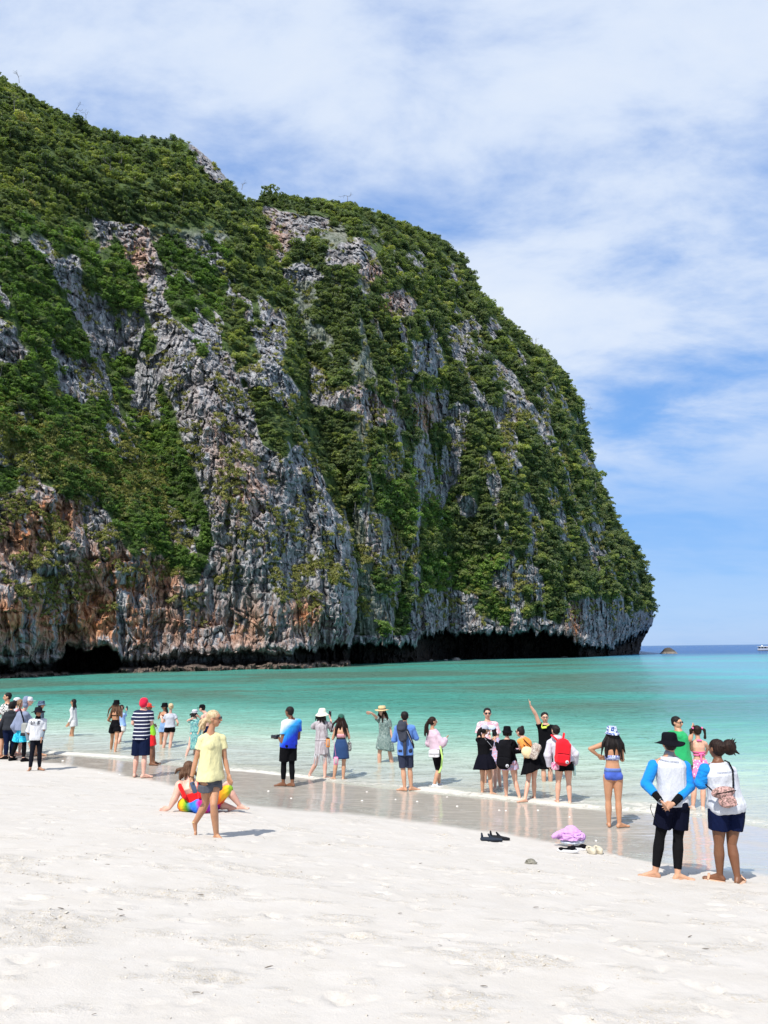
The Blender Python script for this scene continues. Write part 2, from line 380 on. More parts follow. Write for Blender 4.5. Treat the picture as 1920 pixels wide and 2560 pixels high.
def edist(px, py, e):
    best = np.full(np.shape(px), 1e9)
    for (x1, y1), (x2, y2) in zip(e[:-1], e[1:]):
        dx, dy = x2 - x1, y2 - y1; t = np.clip(((px - x1) * dx + (py - y1) * dy) / (dx * dx + dy * dy), 0, 1)
        best = np.minimum(best, np.hypot(px - x1 - t * dx, py - y1 - t * dy))
    return best
rockA = [sc_(p) for p in [
    [(330, 620), (365, 640), (380, 690), (410, 710), (415, 760), (480, 750), (530, 830), (560, 880), (560, 960), (600, 1000), (650, 960), (700, 1040), (750, 1130), (785, 1230), (785, 1320), (770, 1480), (-600, 1480), (-600, 1040), (0, 1070), (60, 1050), (180, 1070), (240, 1110), (280, 1180), (320, 1240), (420, 1250), (470, 1170), (430, 1080), (390, 960), (370, 880), (340, 760)],
    [(245, 480), (310, 500), (355, 580), (350, 610), (300, 600), (270, 550)], [(200, 460), (245, 480), (250, 520), (212, 505)],
    [(-60, 640), (40, 700), (65, 760), (30, 790), (-60, 780)], [(-60, 930), (40, 950), (30, 1015), (-60, 1010)], [(140, 540), (165, 555), (165, 605), (145, 590)],
    [(195, 700), (215, 710), (210, 780), (195, 770)], [(390, 298), (440, 305), (495, 372), (470, 385), (400, 345)], [(550, 640), (600, 690), (640, 850), (640, 900), (605, 860), (560, 720)],
    [(130, 800), (160, 810), (165, 860), (140, 850)], [(310, 760), (340, 800), (345, 900), (325, 890)], [(460, 360), (490, 380), (480, 400), (455, 385)]]]
rockB = [sc_(p) for p in [
    [(570, 450), (700, 465), (720, 500), (660, 510), (620, 560), (600, 540), (590, 500), (572, 480)], [(700, 530), (780, 520), (822, 570), (812, 612), (790, 610), (770, 580), (720, 580)],
    [(600, 572), (650, 565), (720, 600), (700, 612), (620, 598)], [(815, 512), (847, 530), (842, 562)], [(820, 640), (870, 620), (902, 660), (900, 690), (860, 682), (830, 662)],
    [(900, 735), (945, 740), (965, 800), (930, 822), (875, 805)], [(655, 760), (720, 830), (780, 830), (855, 880), (860, 925), (800, 938), (750, 890), (670, 870)],
    [(880, 850), (975, 850), (972, 905), (930, 922), (880, 905)], [(1048, 685), (1078, 720), (1060, 742)], [(1066, 815), (1110, 825), (1145, 925), (1120, 915), (1080, 880)],
    [(1175, 855), (1230, 870), (1250, 925), (1220, 905)], [(765, 1105), (830, 1130), (872, 1180), (862, 1205), (852, 1265), (820, 1262), (785, 1190)], [(980, 1068), (1022, 1078), (1038, 1112), (1010, 1138), (980, 1112)],
    [(880, 1330), (905, 1290), (980, 1265), (1030, 1290), (1015, 1318), (1090, 1350), (1200, 1330), (1240, 1300), (1290, 1290), (1340, 1325), (1420, 1320), (1420, 1480), (740, 1480), (765, 1392), (870, 1388)],
    [(1058, 1225), (1110, 1215), (1125, 1285), (1080, 1295)], [(1000, 700), (1020, 705), (1030, 760), (1010, 750)], [(1255, 1120), (1290, 1180), (1300, 1230), (1270, 1190)], [(960, 700), (985, 720), (975, 745)], [(1230, 930), (1275, 1000), (1290, 1040), (1260, 1010)], [(780, 630), (800, 640), (795, 665)]]]
stains = [  # x, y, rx, ry, orange, white (photo pixels of the place they mark)
    (330, 640, 60, 60, .55, .8), (120, 1290, 110, 60, .9, .2), (60, 1340, 70, 90, .8, .3), (330, 1440, 150, 90, .9, .5), (230, 1540, 220, 90, 1.0, .5), (60, 1540, 110, 90, .9, .3), (470, 1560, 110, 60, .7, .4),
    (620, 1570, 120, 60, .6, .6), (560, 1120, 60, 110, .35, .9), (600, 1230, 60, 80, .5, .9), (760, 1545, 50, 50, .9, .5), (440, 760, 50, 90, .1, .55), (480, 1000, 70, 120, .1, .45), (330, 1500, 60, 60, .8, .6),
    (690, 585, 40, 55, .42, .3), (935, 690, 28, 30, .7, .6), (880, 620, 60, 70, .05, .5), (960, 770, 60, 40, .6, .5), (1050, 1040, 34, 40, 1., .2), (930, 1010, 90, 70, .3, .5), (940, 1350, 60, 80, .15, .45), (1440, 1560, 16, 70, .9, .1), (1530, 1540, 90, 60, .1, .4)]
capA = [(-700, 1662), (0, 1662), (110, 1660), (150, 1643), (168, 1618), (230, 1620), (285, 1630), (300, 1650), (400, 1650), (520, 1628), (590, 1626), (690, 1636), (800, 1622), (840, 1612), (900, 1606)]
cavA = [(-700, 4), (-100, 4), (120, 5), (160, 16), (285, 14), (310, 2), (400, 2), (540, 5), (620, 5), (700, 3), (800, 14), (860, 16), (900, 16)]
shelf = [(-700, 1684), (0, 1682), (285, 1676), (300, 1668), (400, 1664), (560, 1660), (640, 1658), (700, 1655), (900, 1650)]
capB = [(600, 1600), (880, 1607), (1035, 1612), (1055, 1590), (1075, 1585), (1122, 1580), (1400, 1582), (1428, 1588), (1446, 1614), (1528, 1617), (1560, 1600), (1600, 1580), (1640, 1570)]
cavB = [(600, 10), (870, 12), (1040, 12), (1070, 24), (1250, 30), (1420, 26), (1450, 10), (1520, 8), (1560, 14), (1640, 12)]
DwA = [(-700, 70), (-300, 92), (0, 104), (211, 118), (422, 129), (700, 141), (880, 150)]
DwB = [(500, 156), (900, 158), (1040, 182), (1122, 201), (1400, 224), (1500, 240), (1592, 258), (1640, 268)]
def ipt(tab, x): return np.interp(x, [t[0] for t in tab], [t[1] for t in tab])
veg_pts = []; tuft_pts = []
def build_cliff(which):
    if which == 'A':
        rows = np.arange(-150, 1712, 2.9); eR = interp_edge(edgeA, rows); eL = np.full_like(rows, -330.0); eL = np.minimum(eL, eR - 30)
        n = 470
    else:
        rows = np.arange(490, 1676, 2.8); eR = interp_edge(edgeB, rows); eL = interp_edge(edgeA, rows) - 45; eL = np.maximum(eL, 648 - np.clip((rows - 500) * 3.0, 0, 400)); eL = np.minimum(eL, eR - 25)
        n = 400
    edge = edgeA if which == 'A' else edgeB
    w = np.linspace(0, 1, n); PX = eL[:, None] + (eR - eL)[:, None] * w[None, :]; PY = np.repeat(rows[:, None], n, 1)
    q = edist(PX, PY, edge)
    rx, rz = rays(PX, PY); e = np.maximum(rz, 0)
    if which == 'A':
        D0 = ipt(DwA, PX); D = D0 * (1 + .06 * e + .60 * e * e)
        D = D + 13 * (1 - np.sqrt(1 - (1 - np.clip(q / 150, 0, 1)) ** 2 + 1e-6))
        # big forms: bulging buttress low on the left, spine and hollows
        D -= 3.2 * np.exp(-((PX - 150) / 230) ** 2 - ((PY - 1470) / 230) ** 2)
        D -= 5.0 * np.exp(-((PX - (430 + (PY - 700) * .32)) / 75) ** 2) * smooth(PY, 640, 820)
        D += 6.0 * np.exp(-((PX - (300 + (PY - 900) * .40)) / 70) ** 2) * smooth(PY, 650, 950) * (1 - smooth(PY, 1250, 1450))
        D -= 4.0 * np.exp(-((PX - (700 + (PY - 1000) * .28)) / 60) ** 2) * smooth(PY, 800, 1000)
    else:
        D0 = ipt(DwB, PX); D = D0 * (1 + .05 * e + .46 * e * e)
        D = D + 40 * (1 - np.sqrt(1 - (1 - np.clip(q / 190, 0, 1)) ** 2 + 1e-6))
        ee = interp_edge(edgeA, rows)[:, None]
        D += 7 * np.exp(-((PX - ee) / 45) ** 2) * smooth(PY, 900, 1300)       # the gully between the two headlands
        D -= 6 * np.exp(-((PX - (1180 + (PY - 1000) * .35)) / 90) ** 2) * smooth(PY, 700, 900)
    P = np.stack([rx * D, D, CAMZ + rz * D], -1)
    s = D / 1923.0
    big = fbm(P / np.array([26., 26., 44.]), 4, 100 if which == 'A' else 130)
    wx = 26 * fbm(P / 15.0, 3, 150); wy = 26 * fbm(P / 15.0, 3, 160)
    rock = np.zeros(PX.shape)
    for ox, oy in ((0, 0), (5, 3), (-4, 5), (3, -5), (-5, -3)):
        r = np.zeros(PX.shape, bool)
        for pl in (rockA if which == 'A' else rockB): r |= inpoly(PX + wx + ox, PY + wy + oy, pl)
        rock += r / 5.0
    streak = smooth(fbm(P / np.array([7., 7., 26.]), 4, 170), (.14 if which == 'A' else .05), (.30 if which == 'A' else .20)) * (smooth(PY, 480, 700) if which == 'A' else .5 + .5 * smooth(PX, 900, 1150)) * smooth(q, 8, 40)
    rock = np.maximum(rock, streak * .85)
    rock = np.where((PY > (1588 if which == 'B' else 1600)), 1, rock)
    # fractured limestone: tall flutes, blocky joints, ledges
    fl = 1 - np.abs(fbm(P / np.array([3.4, 3.4, 17.]), 4, 200)) * 2.2
    sc1 = 1.0 if which == 'A' else 1.5
    zb = 4.2 if which == 'A' else np.where(PY > 1380, 1.1, 3.2)
    Pj = P + 0.45 * np.stack([fbm(P / 3, 2, 210), fbm(P / 3, 2, 213), fbm(P / 3, 2, 216)], -1)
    Q1 = np.stack([Pj[..., 0] / (2.3 * sc1), Pj[..., 1] / (5.0 * sc1), Pj[..., 2] / (zb * 1.9 * sc1)], -1)
    f1, f2, cv, ct = worley(Q1, 220)
    Q2 = np.stack([Pj[..., 0] / (.8 * sc1), Pj[..., 1] / (2.2 * sc1), Pj[..., 2] / (zb * .55 * sc1)], -1)
    g1, g2, gv, gt = worley(Q2, 230)
    _, _, bv, bt_ = worley(np.stack([Pj[..., 0] / 6.5, Pj[..., 1] / 9, Pj[..., 2] / 9], -1), 236)
    crack = 1 - smooth(f2 - f1, .0, .10); crack2 = 1 - smooth(g2 - g1, .0, .14)
    disp = 6.5 * big + 1.2 * fl * (.4 + .6 * rock) + rock * (.40 * (cv - .5) + .75 * ct + .15 * (gv - .5) + .15 * gt + 2.2 * bt_ + 1.0 * (bv - .5) - .4 * crack - .12 * crack2 + .65 * (1 - 2.2 * np.abs(fbm(P / np.array([1.0, 1.0, 11.]), 3, 294))) + .12 * (1 - 2 * np.abs(fbm(P / np.array([1.1, 1.1, 2.6]), 3, 290))))
    bed = P[..., 2] / (2.3 if which == 'A' else 2.7) + .9 * fbm(P / np.array([9., 9., 6.]), 3, 300) + .12 * P[..., 0] / 3
    saw = bed - np.floor(bed); disp += rock * (.75 if which == 'A' else 1.0) * (saw - .5) * smooth(fbm(P / 12, 2, 305), -.35, .15)
    for th_, T_, sd_, am_ in ((.62, 8.5, 310, 1.1), (-.9, 6.5, 312, .9), (1.45, 5.0, 314, .8)):
        jn = (P[..., 0] * math.cos(th_) + P[..., 2] * math.sin(th_)) / T_ + .35 * fbm(P / 7, 3, sd_); jd = np.abs(jn - np.floor(jn) - .5) * T_
        disp -= rock * am_ * .8 * np.exp(-(jd / .26) ** 2); disp += rock * .7 * (_f(_h(np.floor(jn).astype(np.int64), np.zeros(jn.shape, np.int64), np.zeros(jn.shape, np.int64), sd_)) - .5)
    disp += (1 - rock) * 2.0 * fbm(P / 4.0, 3, 240)
    disp *= smooth(q, 0, 14) * .85 + .15
    disp += 1.6 * fbm(P / 5.5, 4, 250) * (1 - smooth(q, 0, 40))
    disp = disp * .85; D = D - disp
    # undercut caves worn at the waterline
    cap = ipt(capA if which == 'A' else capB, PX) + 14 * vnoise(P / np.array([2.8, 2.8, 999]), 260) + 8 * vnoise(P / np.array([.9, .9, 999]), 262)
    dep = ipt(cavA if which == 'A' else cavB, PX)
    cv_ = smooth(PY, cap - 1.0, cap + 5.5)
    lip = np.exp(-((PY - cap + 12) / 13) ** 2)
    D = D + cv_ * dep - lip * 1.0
    if which == 'A':
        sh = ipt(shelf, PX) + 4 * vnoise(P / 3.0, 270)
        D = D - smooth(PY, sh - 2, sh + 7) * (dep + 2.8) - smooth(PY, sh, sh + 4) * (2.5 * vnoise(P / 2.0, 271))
    # the two headlands meet the water where they stand
    lat = (.5 * fbm(P / 2.6, 3, 280)) * rock
    P = np.stack([rx * D + lat, D, CAMZ + rz * D + .5 * rock * (gv - .5) * (D / 150)], -1)
    # close the form behind the outline
    back = []
    for j in range(1, 9):
        bk = P[:, -1].copy(); sft = 9.0 * j + 1.2 * j * j
        bk[:, 1] += sft; bk[:, 0] += sft * bk[:, 0] / P[:, -1, 1] - j * 1.5; bk[:, 2] += -.25 * sft * smooth(rows, 1300, 400) + rz[:, -1] * sft * .5
        bk[:, 0] -= 2.0 * j * (1 - smooth(rows, 500, 900)); back.append(bk)
    back = np.stack(back, 1); PF = np.concatenate([P, back], 1); nc = n + 8
    me = mesh_from('cliff', PF, gridquads(len(rows), nc), smoothf=False)
    pad = lambda a: np.concatenate([a, np.repeat(a[:, -1:], 8, 1)], 1)
    org = np.zeros(PX.shape); wht = np.zeros(PX.shape)
    for sx, sy, ax, ay, so, sw in stains:
        g = np.exp(-((PX + wx * .5 - sx) / ax) ** 2 - ((PY + wy * .5 - sy) / ay) ** 2); org = np.maximum(org, g * so); wht = np.maximum(wht, g * sw)
    setattr_f(me, 'rock', pad(rock)); setattr_f(me, 'orange', pad(org)); setattr_f(me, 'white', pad(wht))
    setattr_f(me, 'crack', pad(np.maximum(crack, crack2 * .7))); setattr_f(me, 'block', pad(cv * .6 + gv * .4)); setattr_f(me, 'tide_cave_shade', pad(np.maximum(1 - smooth(P[..., 2], .8, 2.2), cv_ * (smooth(dep, 2, 9) if which == 'A' else 1)))); setattr_f(me, 'shelf', pad(smooth(PY, ipt(shelf, PX) - 2, ipt(shelf, PX) + 3) if which == 'A' else 0 * PX))  # wet band at the waterline, joined with painted shade inside the caves
    # outward directions for planting
    du = np.gradient(P, axis=1); dv = np.gradient(P, axis=0); nr = np.cross(du, dv); nr /= np.linalg.norm(nr, axis=-1, keepdims=True) + 1e-9
    nr *= np.where((nr * P).sum(-1, keepdims=True) > 0, -1, 1)
    return me, P, PX, PY, rock, q, nr, D
m = MT('limestone')
co = m.coord()
rk = m.attr('rock'); og = m.attr('orange'); wh = m.attr('white'); cr = m.attr('crack'); bl = m.attr('block'); td = m.attr('tide_cave_shade')
sv = m.noise(m.map(co, (1.1, 1.1, .075)), 1.0, 6, .62, .25); sv2 = m.noise(m.map(co, (.30, .30, .05)), 1.0, 5, .6, .5)
fn = m.noise(m.map(co, (1, 1, .4)), 1.5, 8, .7); fn2 = m.noise(co, .18, 5, .6)
grey = m.ramp(fn, [(.28, (.085, .085, .088)), (.43, (.195, .195, .20)), (.56, (.33, .33, .33)), (.74, (.56, .55, .535))])
grey = m.mix(m.math('MULTIPLY', bl, .5), grey, m.mix(1.0, grey, (1.5, 1.5, 1.52), 'MULTIPLY'))
grey = m.mix(m.rng(sv, .50, .60), grey, m.mix(1.0, grey, (.42, .42, .44), 'MULTIPLY'))
grey = m.mix(m.math('MULTIPLY', m.rng(sv2, .48, .62), m.math('ADD', m.math('MULTIPLY', wh, 1.0), .10), clamp=True), grey, m.mix(m.rng(fn, .3, .7), (.42, .39, .36), (.62, .60, .57)))
orc = m.ramp(fn, [(.3, (.20, .07, .035)), (.5, (.46, .20, .09)), (.7, (.66, .42, .24))])
grey = m.mix(m.math('MULTIPLY', m.rng(m.math('ADD', m.math('MULTIPLY', sv2, .6), m.math('MULTIPLY', sv, .5)), .46, .58), m.math('MULTIPLY', og, 1.25), clamp=True), grey, orc)
grey = m.mix(m.rng(m.math('MULTIPLY', m.rng(fn2, .5, .62), m.rng(sv, .42, .55)), .1, .9, 0, .28), grey, (.30, .165, .10))
grey = m.mix(1.0, grey, (1.0, 1.0, 1.02), 'MULTIPLY')
grey = m.mix(m.math('MULTIPLY', cr, .55), grey, (.03, .03, .03))
under = m.ramp(fn, [(.3, (.03, .048, .016)), (.55, (.065, .10, .028)), (.75, (.11, .14, .045))])
cc = m.mix(m.rng(rk, .25, .62), under, grey)
cc = m.mix(td, cc, m.mix(m.rng(fn, .4, .65), (.020, .014, .013), (.06, .045, .034)))  # near-black wet rock; the shade of the cave recesses is coloured in too
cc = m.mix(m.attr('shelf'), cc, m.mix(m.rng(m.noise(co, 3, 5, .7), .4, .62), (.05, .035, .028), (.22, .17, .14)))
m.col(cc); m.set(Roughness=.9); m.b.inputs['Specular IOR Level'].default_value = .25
hh = m.math('ADD', m.noise(m.map(co, (1.0, 1.0, .16)), 1.9, 8, .7), m.math('MULTIPLY', m.noise(co, 2.6, 5, .7), .16))
m.l.new(m.bump(hh, .55, .8), m.b.inputs['Normal'])
rock_mat = m.m
cliffs = {}
for wname, lab in (('A', 'nearer limestone cliff with orange stained foot and grassy ledges'), ('B', 'farther limestone headland with wide black sea cave at its foot')):
    r = build_cliff(wname); cliffs[wname] = r
    link('cliff', r[0], rock_mat, kind='structure', label=lab)

# ------------------------------------------------------------------ foliage
def quadcloud(cent, nrm, size, aspect=1.0):
    """small leaf faces: centres, facing, size"""
    n = len(cent); up_ = rng.normal(size=(n, 3)); t = np.cross(nrm, up_); t /= np.linalg.norm(t, axis=1, keepdims=True) + 1e-9
    b = np.cross(nrm, t); s = size[:, None]
    bend = nrm * s * .25
    v = np.stack([cent - t * s, cent + b * s * aspect - bend, cent + t * s, cent - b * s * aspect - bend], 1)
    return v.reshape(-1, 3), np.arange(n * 4).reshape(-1, 4)
def crown_mesh(seed, kind):
    global rng
    rng = np.random.default_rng(seed); cs = []; ns = []; ss = []
    nb = {'dense': 9, 'loose': 7, 'flat': 10, 'vine': 8}[kind]; per = {'dense': 58, 'loose': 44, 'flat': 50, 'vine': 60}[kind]
    for k in range(nb):
        a = rng.uniform(0, 2 * math.pi); r = rng.uniform(.0, .62)
        c = np.array([r * math.cos(a), r * math.sin(a), rng.uniform(-.18, .42) * (1 - r * .6)])
        if kind == 'flat': c[2] *= .45
        if kind == 'vine': c = np.array([rng.uniform(-.5, .5), rng.uniform(-.3, .3), rng.uniform(-.9, .45)])
        rad = rng.uniform(.24, .40) * (.9 if kind != 'loose' else .75)
        d = rng.normal(size=(per, 3)); d[:, 2] = np.where(d[:, 2] < -.3, -d[:, 2] * .5, d[:, 2]); d /= np.linalg.norm(d, axis=1, keepdims=True)
        rr = rad * rng.uniform(.72, 1.08, per)[:, None]
        cs.append(c + d * rr * np.array([1, 1, .9])); nn = d * .9 + rng.normal(size=d.shape) * .55 + np.array([0, 0, .22]); ns.append(nn / np.linalg.norm(nn, axis=1, keepdims=True))
        ss.append(rng.uniform(.045, .095, per))
    cs = np.concatenate(cs); ns = np.concatenate(ns); ss = np.concatenate(ss)
    return quadcloud(cs, ns, ss, .8)
def leaf_mat(name, stops, vs=1.0):
    m = MT(name); info = m.node('ShaderNodeObjectInfo'); co = m.node('ShaderNodeNewGeometry').outputs['Position']
    reg = m.noise(co, .05, 3, .6); loc = m.noise(co, 1.7, 3, .6)
    f = m.math('ADD', m.math('MULTIPLY', info.outputs['Random'], .62), m.math('MULTIPLY', m.rng(reg, .32, .68, 0, 1, False), .38))
    c = m.ramp(f, stops)
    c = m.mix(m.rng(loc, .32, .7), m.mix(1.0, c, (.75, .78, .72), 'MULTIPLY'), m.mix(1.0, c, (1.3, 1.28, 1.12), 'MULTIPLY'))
    m.col(c); m.set(Roughness=.55); m.b.inputs['Specular IOR Level'].default_value = .35
    tr = m.node('ShaderNodeBsdfTranslucent'); m.put(tr.inputs[0], m.mix(1.0, c, (1.45, 1.6, .7), 'MULTIPLY'))
    mx = m.node('ShaderNodeMixShader'); mx.inputs[0].default_value = .42; m.l.new(m.b.outputs[0], mx.inputs[1]); m.l.new(tr.outputs[0], mx.inputs[2]); m.l.new(mx.outputs[0], m.out.inputs[0])
    return m.m
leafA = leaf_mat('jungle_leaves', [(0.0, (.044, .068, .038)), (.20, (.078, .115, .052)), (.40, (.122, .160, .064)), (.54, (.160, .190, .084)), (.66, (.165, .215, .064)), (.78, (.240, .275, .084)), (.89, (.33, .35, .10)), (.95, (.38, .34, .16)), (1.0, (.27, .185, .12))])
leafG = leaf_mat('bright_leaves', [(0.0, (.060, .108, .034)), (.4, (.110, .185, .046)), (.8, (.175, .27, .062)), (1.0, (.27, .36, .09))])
leafY = leaf_mat('dry_leaves', [(0, (.16, .10, .045)), (.5, (.20, .13, .05)), (1, (.24, .10, .05))])
tuftM = leaf_mat('dry_grass', [(0, (.15, .17, .055)), (.5, (.25, .245, .085)), (1, (.36, .32, .15))])
barkm = MT('bark'); barkm.col(barkm.mix(barkm.noise(barkm.coord(), 6, 4), (.08, .07, .06), (.22, .20, .18))); barkm.set(Roughness=.9)
def tuft_mesh(seed):
    g = np.random.default_rng(seed); V = []; T = []
    for k in range(26):
        a = g.uniform(0, 2 * math.pi); L = g.uniform(.5, 1.0); lean = g.uniform(.35, .9); w = .05
        d = np.array([math.cos(a), math.sin(a) , 0]); p0 = d * .06; p1 = d * lean * L * .6 + np.array([0, 0, L * .55]); p2 = d * lean * L * 1.15 + np.array([0, 0, L * .18])
        s = np.array([-math.sin(a), math.cos(a), 0]) * w; b = len(V)
        V += [p0 - s, p0 + s, p1 + s, p1 - s, p2]; T.append((b, b + 1, b + 2, b + 3)); T.append((b + 3, b + 2, b + 4, b + 4))
    V = np.array(V); q = np.array([t for t in T if t[2] != t[3]]); t3 = np.array([t[:3] for t in T if t[2] == t[3]])
    return V, q, t3
lib = {}
col_f = bpy.data.collections.new('foliage_library'); col_t = bpy.data.collections.new('tuft_library')
kinds = ['dense', 'dense', 'loose', 'flat', 'dense', 'vine', 'loose', 'flat']
for k, kd in enumerate(kinds):
    v, qd = crown_mesh(50 + k, kd); me = mesh_from('leaves', v, qd, smoothf=False); me.materials.append(leafA)
    o = bpy.data.objects.new('leaf_clump_%d' % k, me); col_f.objects.link(o); lib[k] = me
for k, kd in enumerate(['vine', 'dense', 'loose']):
    me = lib[[5, 0, 2][k]].copy(); me.materials.clear(); me.materials.append(leafG); o = bpy.data.objects.new('leaf_clump_%d' % (8 + k), me); col_f.objects.link(o); lib[8 + k] = me
for k in range(4):
    v, q4, t3 = tuft_mesh(80 + k); me = mesh_from('tuft', v, q4, t3, smoothf=False); me.materials.append(tuftM); col_t.objects.link(bpy.data.objects.new('tuft_%d' % k, me))
def scatter(name, pts, scl, idx, coll, label, tilt=0.25):
    g = np.random.default_rng(9); n = len(pts); me = bpy.data.meshes.new(name); me.vertices.add(n); me.vertices.foreach_set('co', np.asarray(pts, np.float32).ravel())
    a = me.attributes.new('rot', 'FLOAT_VECTOR', 'POINT'); a.data.foreach_set('vector', np.stack([g.normal(0, tilt, n), g.normal(0, tilt, n), g.uniform(0, 6.28, n)], -1).astype(np.float32).ravel())
    a = me.attributes.new('scl', 'FLOAT_VECTOR', 'POINT'); a.data.foreach_set('vector', np.asarray(scl, np.float32).ravel())
    a = me.attributes.new('pick', 'INT', 'POINT'); a.data.foreach_set('value', np.asarray(idx, np.int32))
    o = link(name, me, None, None, kind='stuff', label=label)
    ng = bpy.data.node_groups.new(name, 'GeometryNodeTree'); ng.interface.new_socket('Geometry', in_out='INPUT', socket_type='NodeSocketGeometry'); ng.interface.new_socket('Geometry', in_out='OUTPUT', socket_type='NodeSocketGeometry')
    gi = ng.nodes.new('NodeGroupInput'); go = ng.nodes.new('NodeGroupOutput'); ip = ng.nodes.new('GeometryNodeInstanceOnPoints'); ci = ng.nodes.new('GeometryNodeCollectionInfo')
    ci.inputs[0].default_value = coll; ci.inputs[1].default_value = True; ci.inputs[2].default_value = True
    def at(nm, ty):
        q = ng.nodes.new('GeometryNodeInputNamedAttribute'); q.data_type = ty; q.inputs[0].default_value = nm; return q.outputs[0]
    L = ng.links.new; L(gi.outputs[0], ip.inputs['Points']); L(ci.outputs[0], ip.inputs['Instance']); ip.inputs['Pick Instance'].default_value = True
    L(at('pick', 'INT'), ip.inputs['Instance Index']); L(at('rot', 'FLOAT_VECTOR'), ip.inputs['Rotation']); L(at('scl', 'FLOAT_VECTOR'), ip.inputs['Scale']); L(ip.outputs[0], go.inputs[0])
    md = o.modifiers.new('scatter', 'NODES'); md.node_group = ng
    return o
rnd = np.random.default_rng(77)
allp = []
for w_, count in (('A', 9800), ('B', 8200)):
    me_, P, PX, PY, rock, q, nr, D = cliffs[w_]
    wgt = (rock < .2) & (PX > -320) & (PY < 1600)
    rowlen = (PX[:, -1] - PX[:, 0])[:, None] * np.ones_like(PX)
    pr = (wgt * rowlen).ravel().astype(float)
    edgeboost = np.where(q.ravel() < 9, 2.3, 1); pr *= edgeboost; pr /= pr.sum()
    sel = rnd.choice(len(pr), count, replace=False, p=pr)
    p = P.reshape(-1, 3)[sel]; nn = nr.reshape(-1, 3)[sel]; px = PX.ravel()[sel]; py = PY.ravel()[sel]; d = D.ravel()[sel]; qq = q.ravel()[sel]
    size_px = (7 + 14.5 * rnd.random(count) ** 1.6) * np.where(rnd.random(count) < .09, 1.6, 1)
    if w_ == 'A': size_px = size_px * np.where(py > 700, .82, .95)
    r = size_px * d / 1923.0
    r = np.where(qq < 12, r * .70, r)
    p = p + nn * (r * .25)[:, None] + np.array([0, 0, .15]) * r[:, None]
    p[:, 2] -= np.where(qq < 12, r * .30, 0)
    if w_ == 'A':
        vine = (px < 560) & (py > 560) & (py < 1420) & (rnd.random(count) < .8)
    else:
        vine = (((px > 900) & (px < 1120) & (py > 1150) & (py < 1330)) | ((px > 880) & (px < 1060) & (py > 1420)) | ((px > 950) & (py > 1380) & (px < 1300))) & (rnd.random(count) < .6)
    idx = np.where(vine, rnd.choice([8, 9, 10, 8], count), rnd.integers(0, 8, count))
    allp.append((p, r, idx, size_px, px, py, np.full(count, w_)))
p, r, idx, size_px, PXs, PYs, Ws = [np.concatenate([a[k] for a in allp]) for k in range(7)]
inside = (PXs > 5) & (PXs < 1915)
order = np.argsort(-(size_px * inside * (1 + .3 * (PYs < 620))))
ind = order[:300]; rest = order[300:]
def where(px, py, w_):
    side = 'nearer cliff' if w_ == 'A' else 'farther headland'
    z = (py - (300 if w_ == 'A' else 500)) / (1300 if w_ == 'A' else 1100)
    return 'high on the ' + side if z < .25 else ('halfway up the ' + side if z < .6 else 'low on the ' + side)
trunk = None
LANDM = {'A': [(60, 260, 'on the skyline at its left end'), (250, 330, 'along the skyline'), (460, 350, 'by the grey rocks on the skyline'), (590, 460, 'above the notch in the skyline'), (330, 640, 'beside the orange rock scar'), (150, 640, 'left of the orange rock scar'),
  (60, 480, 'in the dark hollow at the left'), (450, 520, 'under the rounded summit'), (420, 860, 'beside the tall rock spine'), (60, 850, 'by the small grey outcrop'), (200, 1000, 'left of the rock spine'), (300, 1250, 'above the orange wall'),
  (560, 700, 'on the right shoulder'), (680, 1000, 'on the right rim above the gully'), (560, 950, 'right of the rock spine'), (420, 1400, 'on the lowest ledge'), (60, 1150, 'above the layered rock bulge')],
 'B': [(700, 490, 'on the flat summit'), (880, 500, 'along the skyline'), (1080, 600, 'on the upper right skyline'), (1300, 850, 'halfway down the skyline'), (1500, 1250, 'near the steep right edge'), (1600, 1480, 'at the outer tip'), (760, 600, 'between the upper grey walls'),
  (950, 650, 'right of the fluted grey wall'), (780, 800, 'below the upper grey walls'), (1000, 780, 'by the pink grey scar'), (1150, 800, 'on the upper right slope'), (900, 950, 'around the broad grey scar'), (1150, 1000, 'right of the orange stained niche'), (850, 1150, 'in the upper gully'),
  (1050, 1200, 'above the pointed grey rock'), (1300, 1100, 'on the right flank'), (1000, 1350, 'in the thicket above the cave'), (1250, 1400, 'above the sea cave'), (1450, 1450, 'above the layered grey foot'), (930, 1540, 'at the foot of the gully')]}
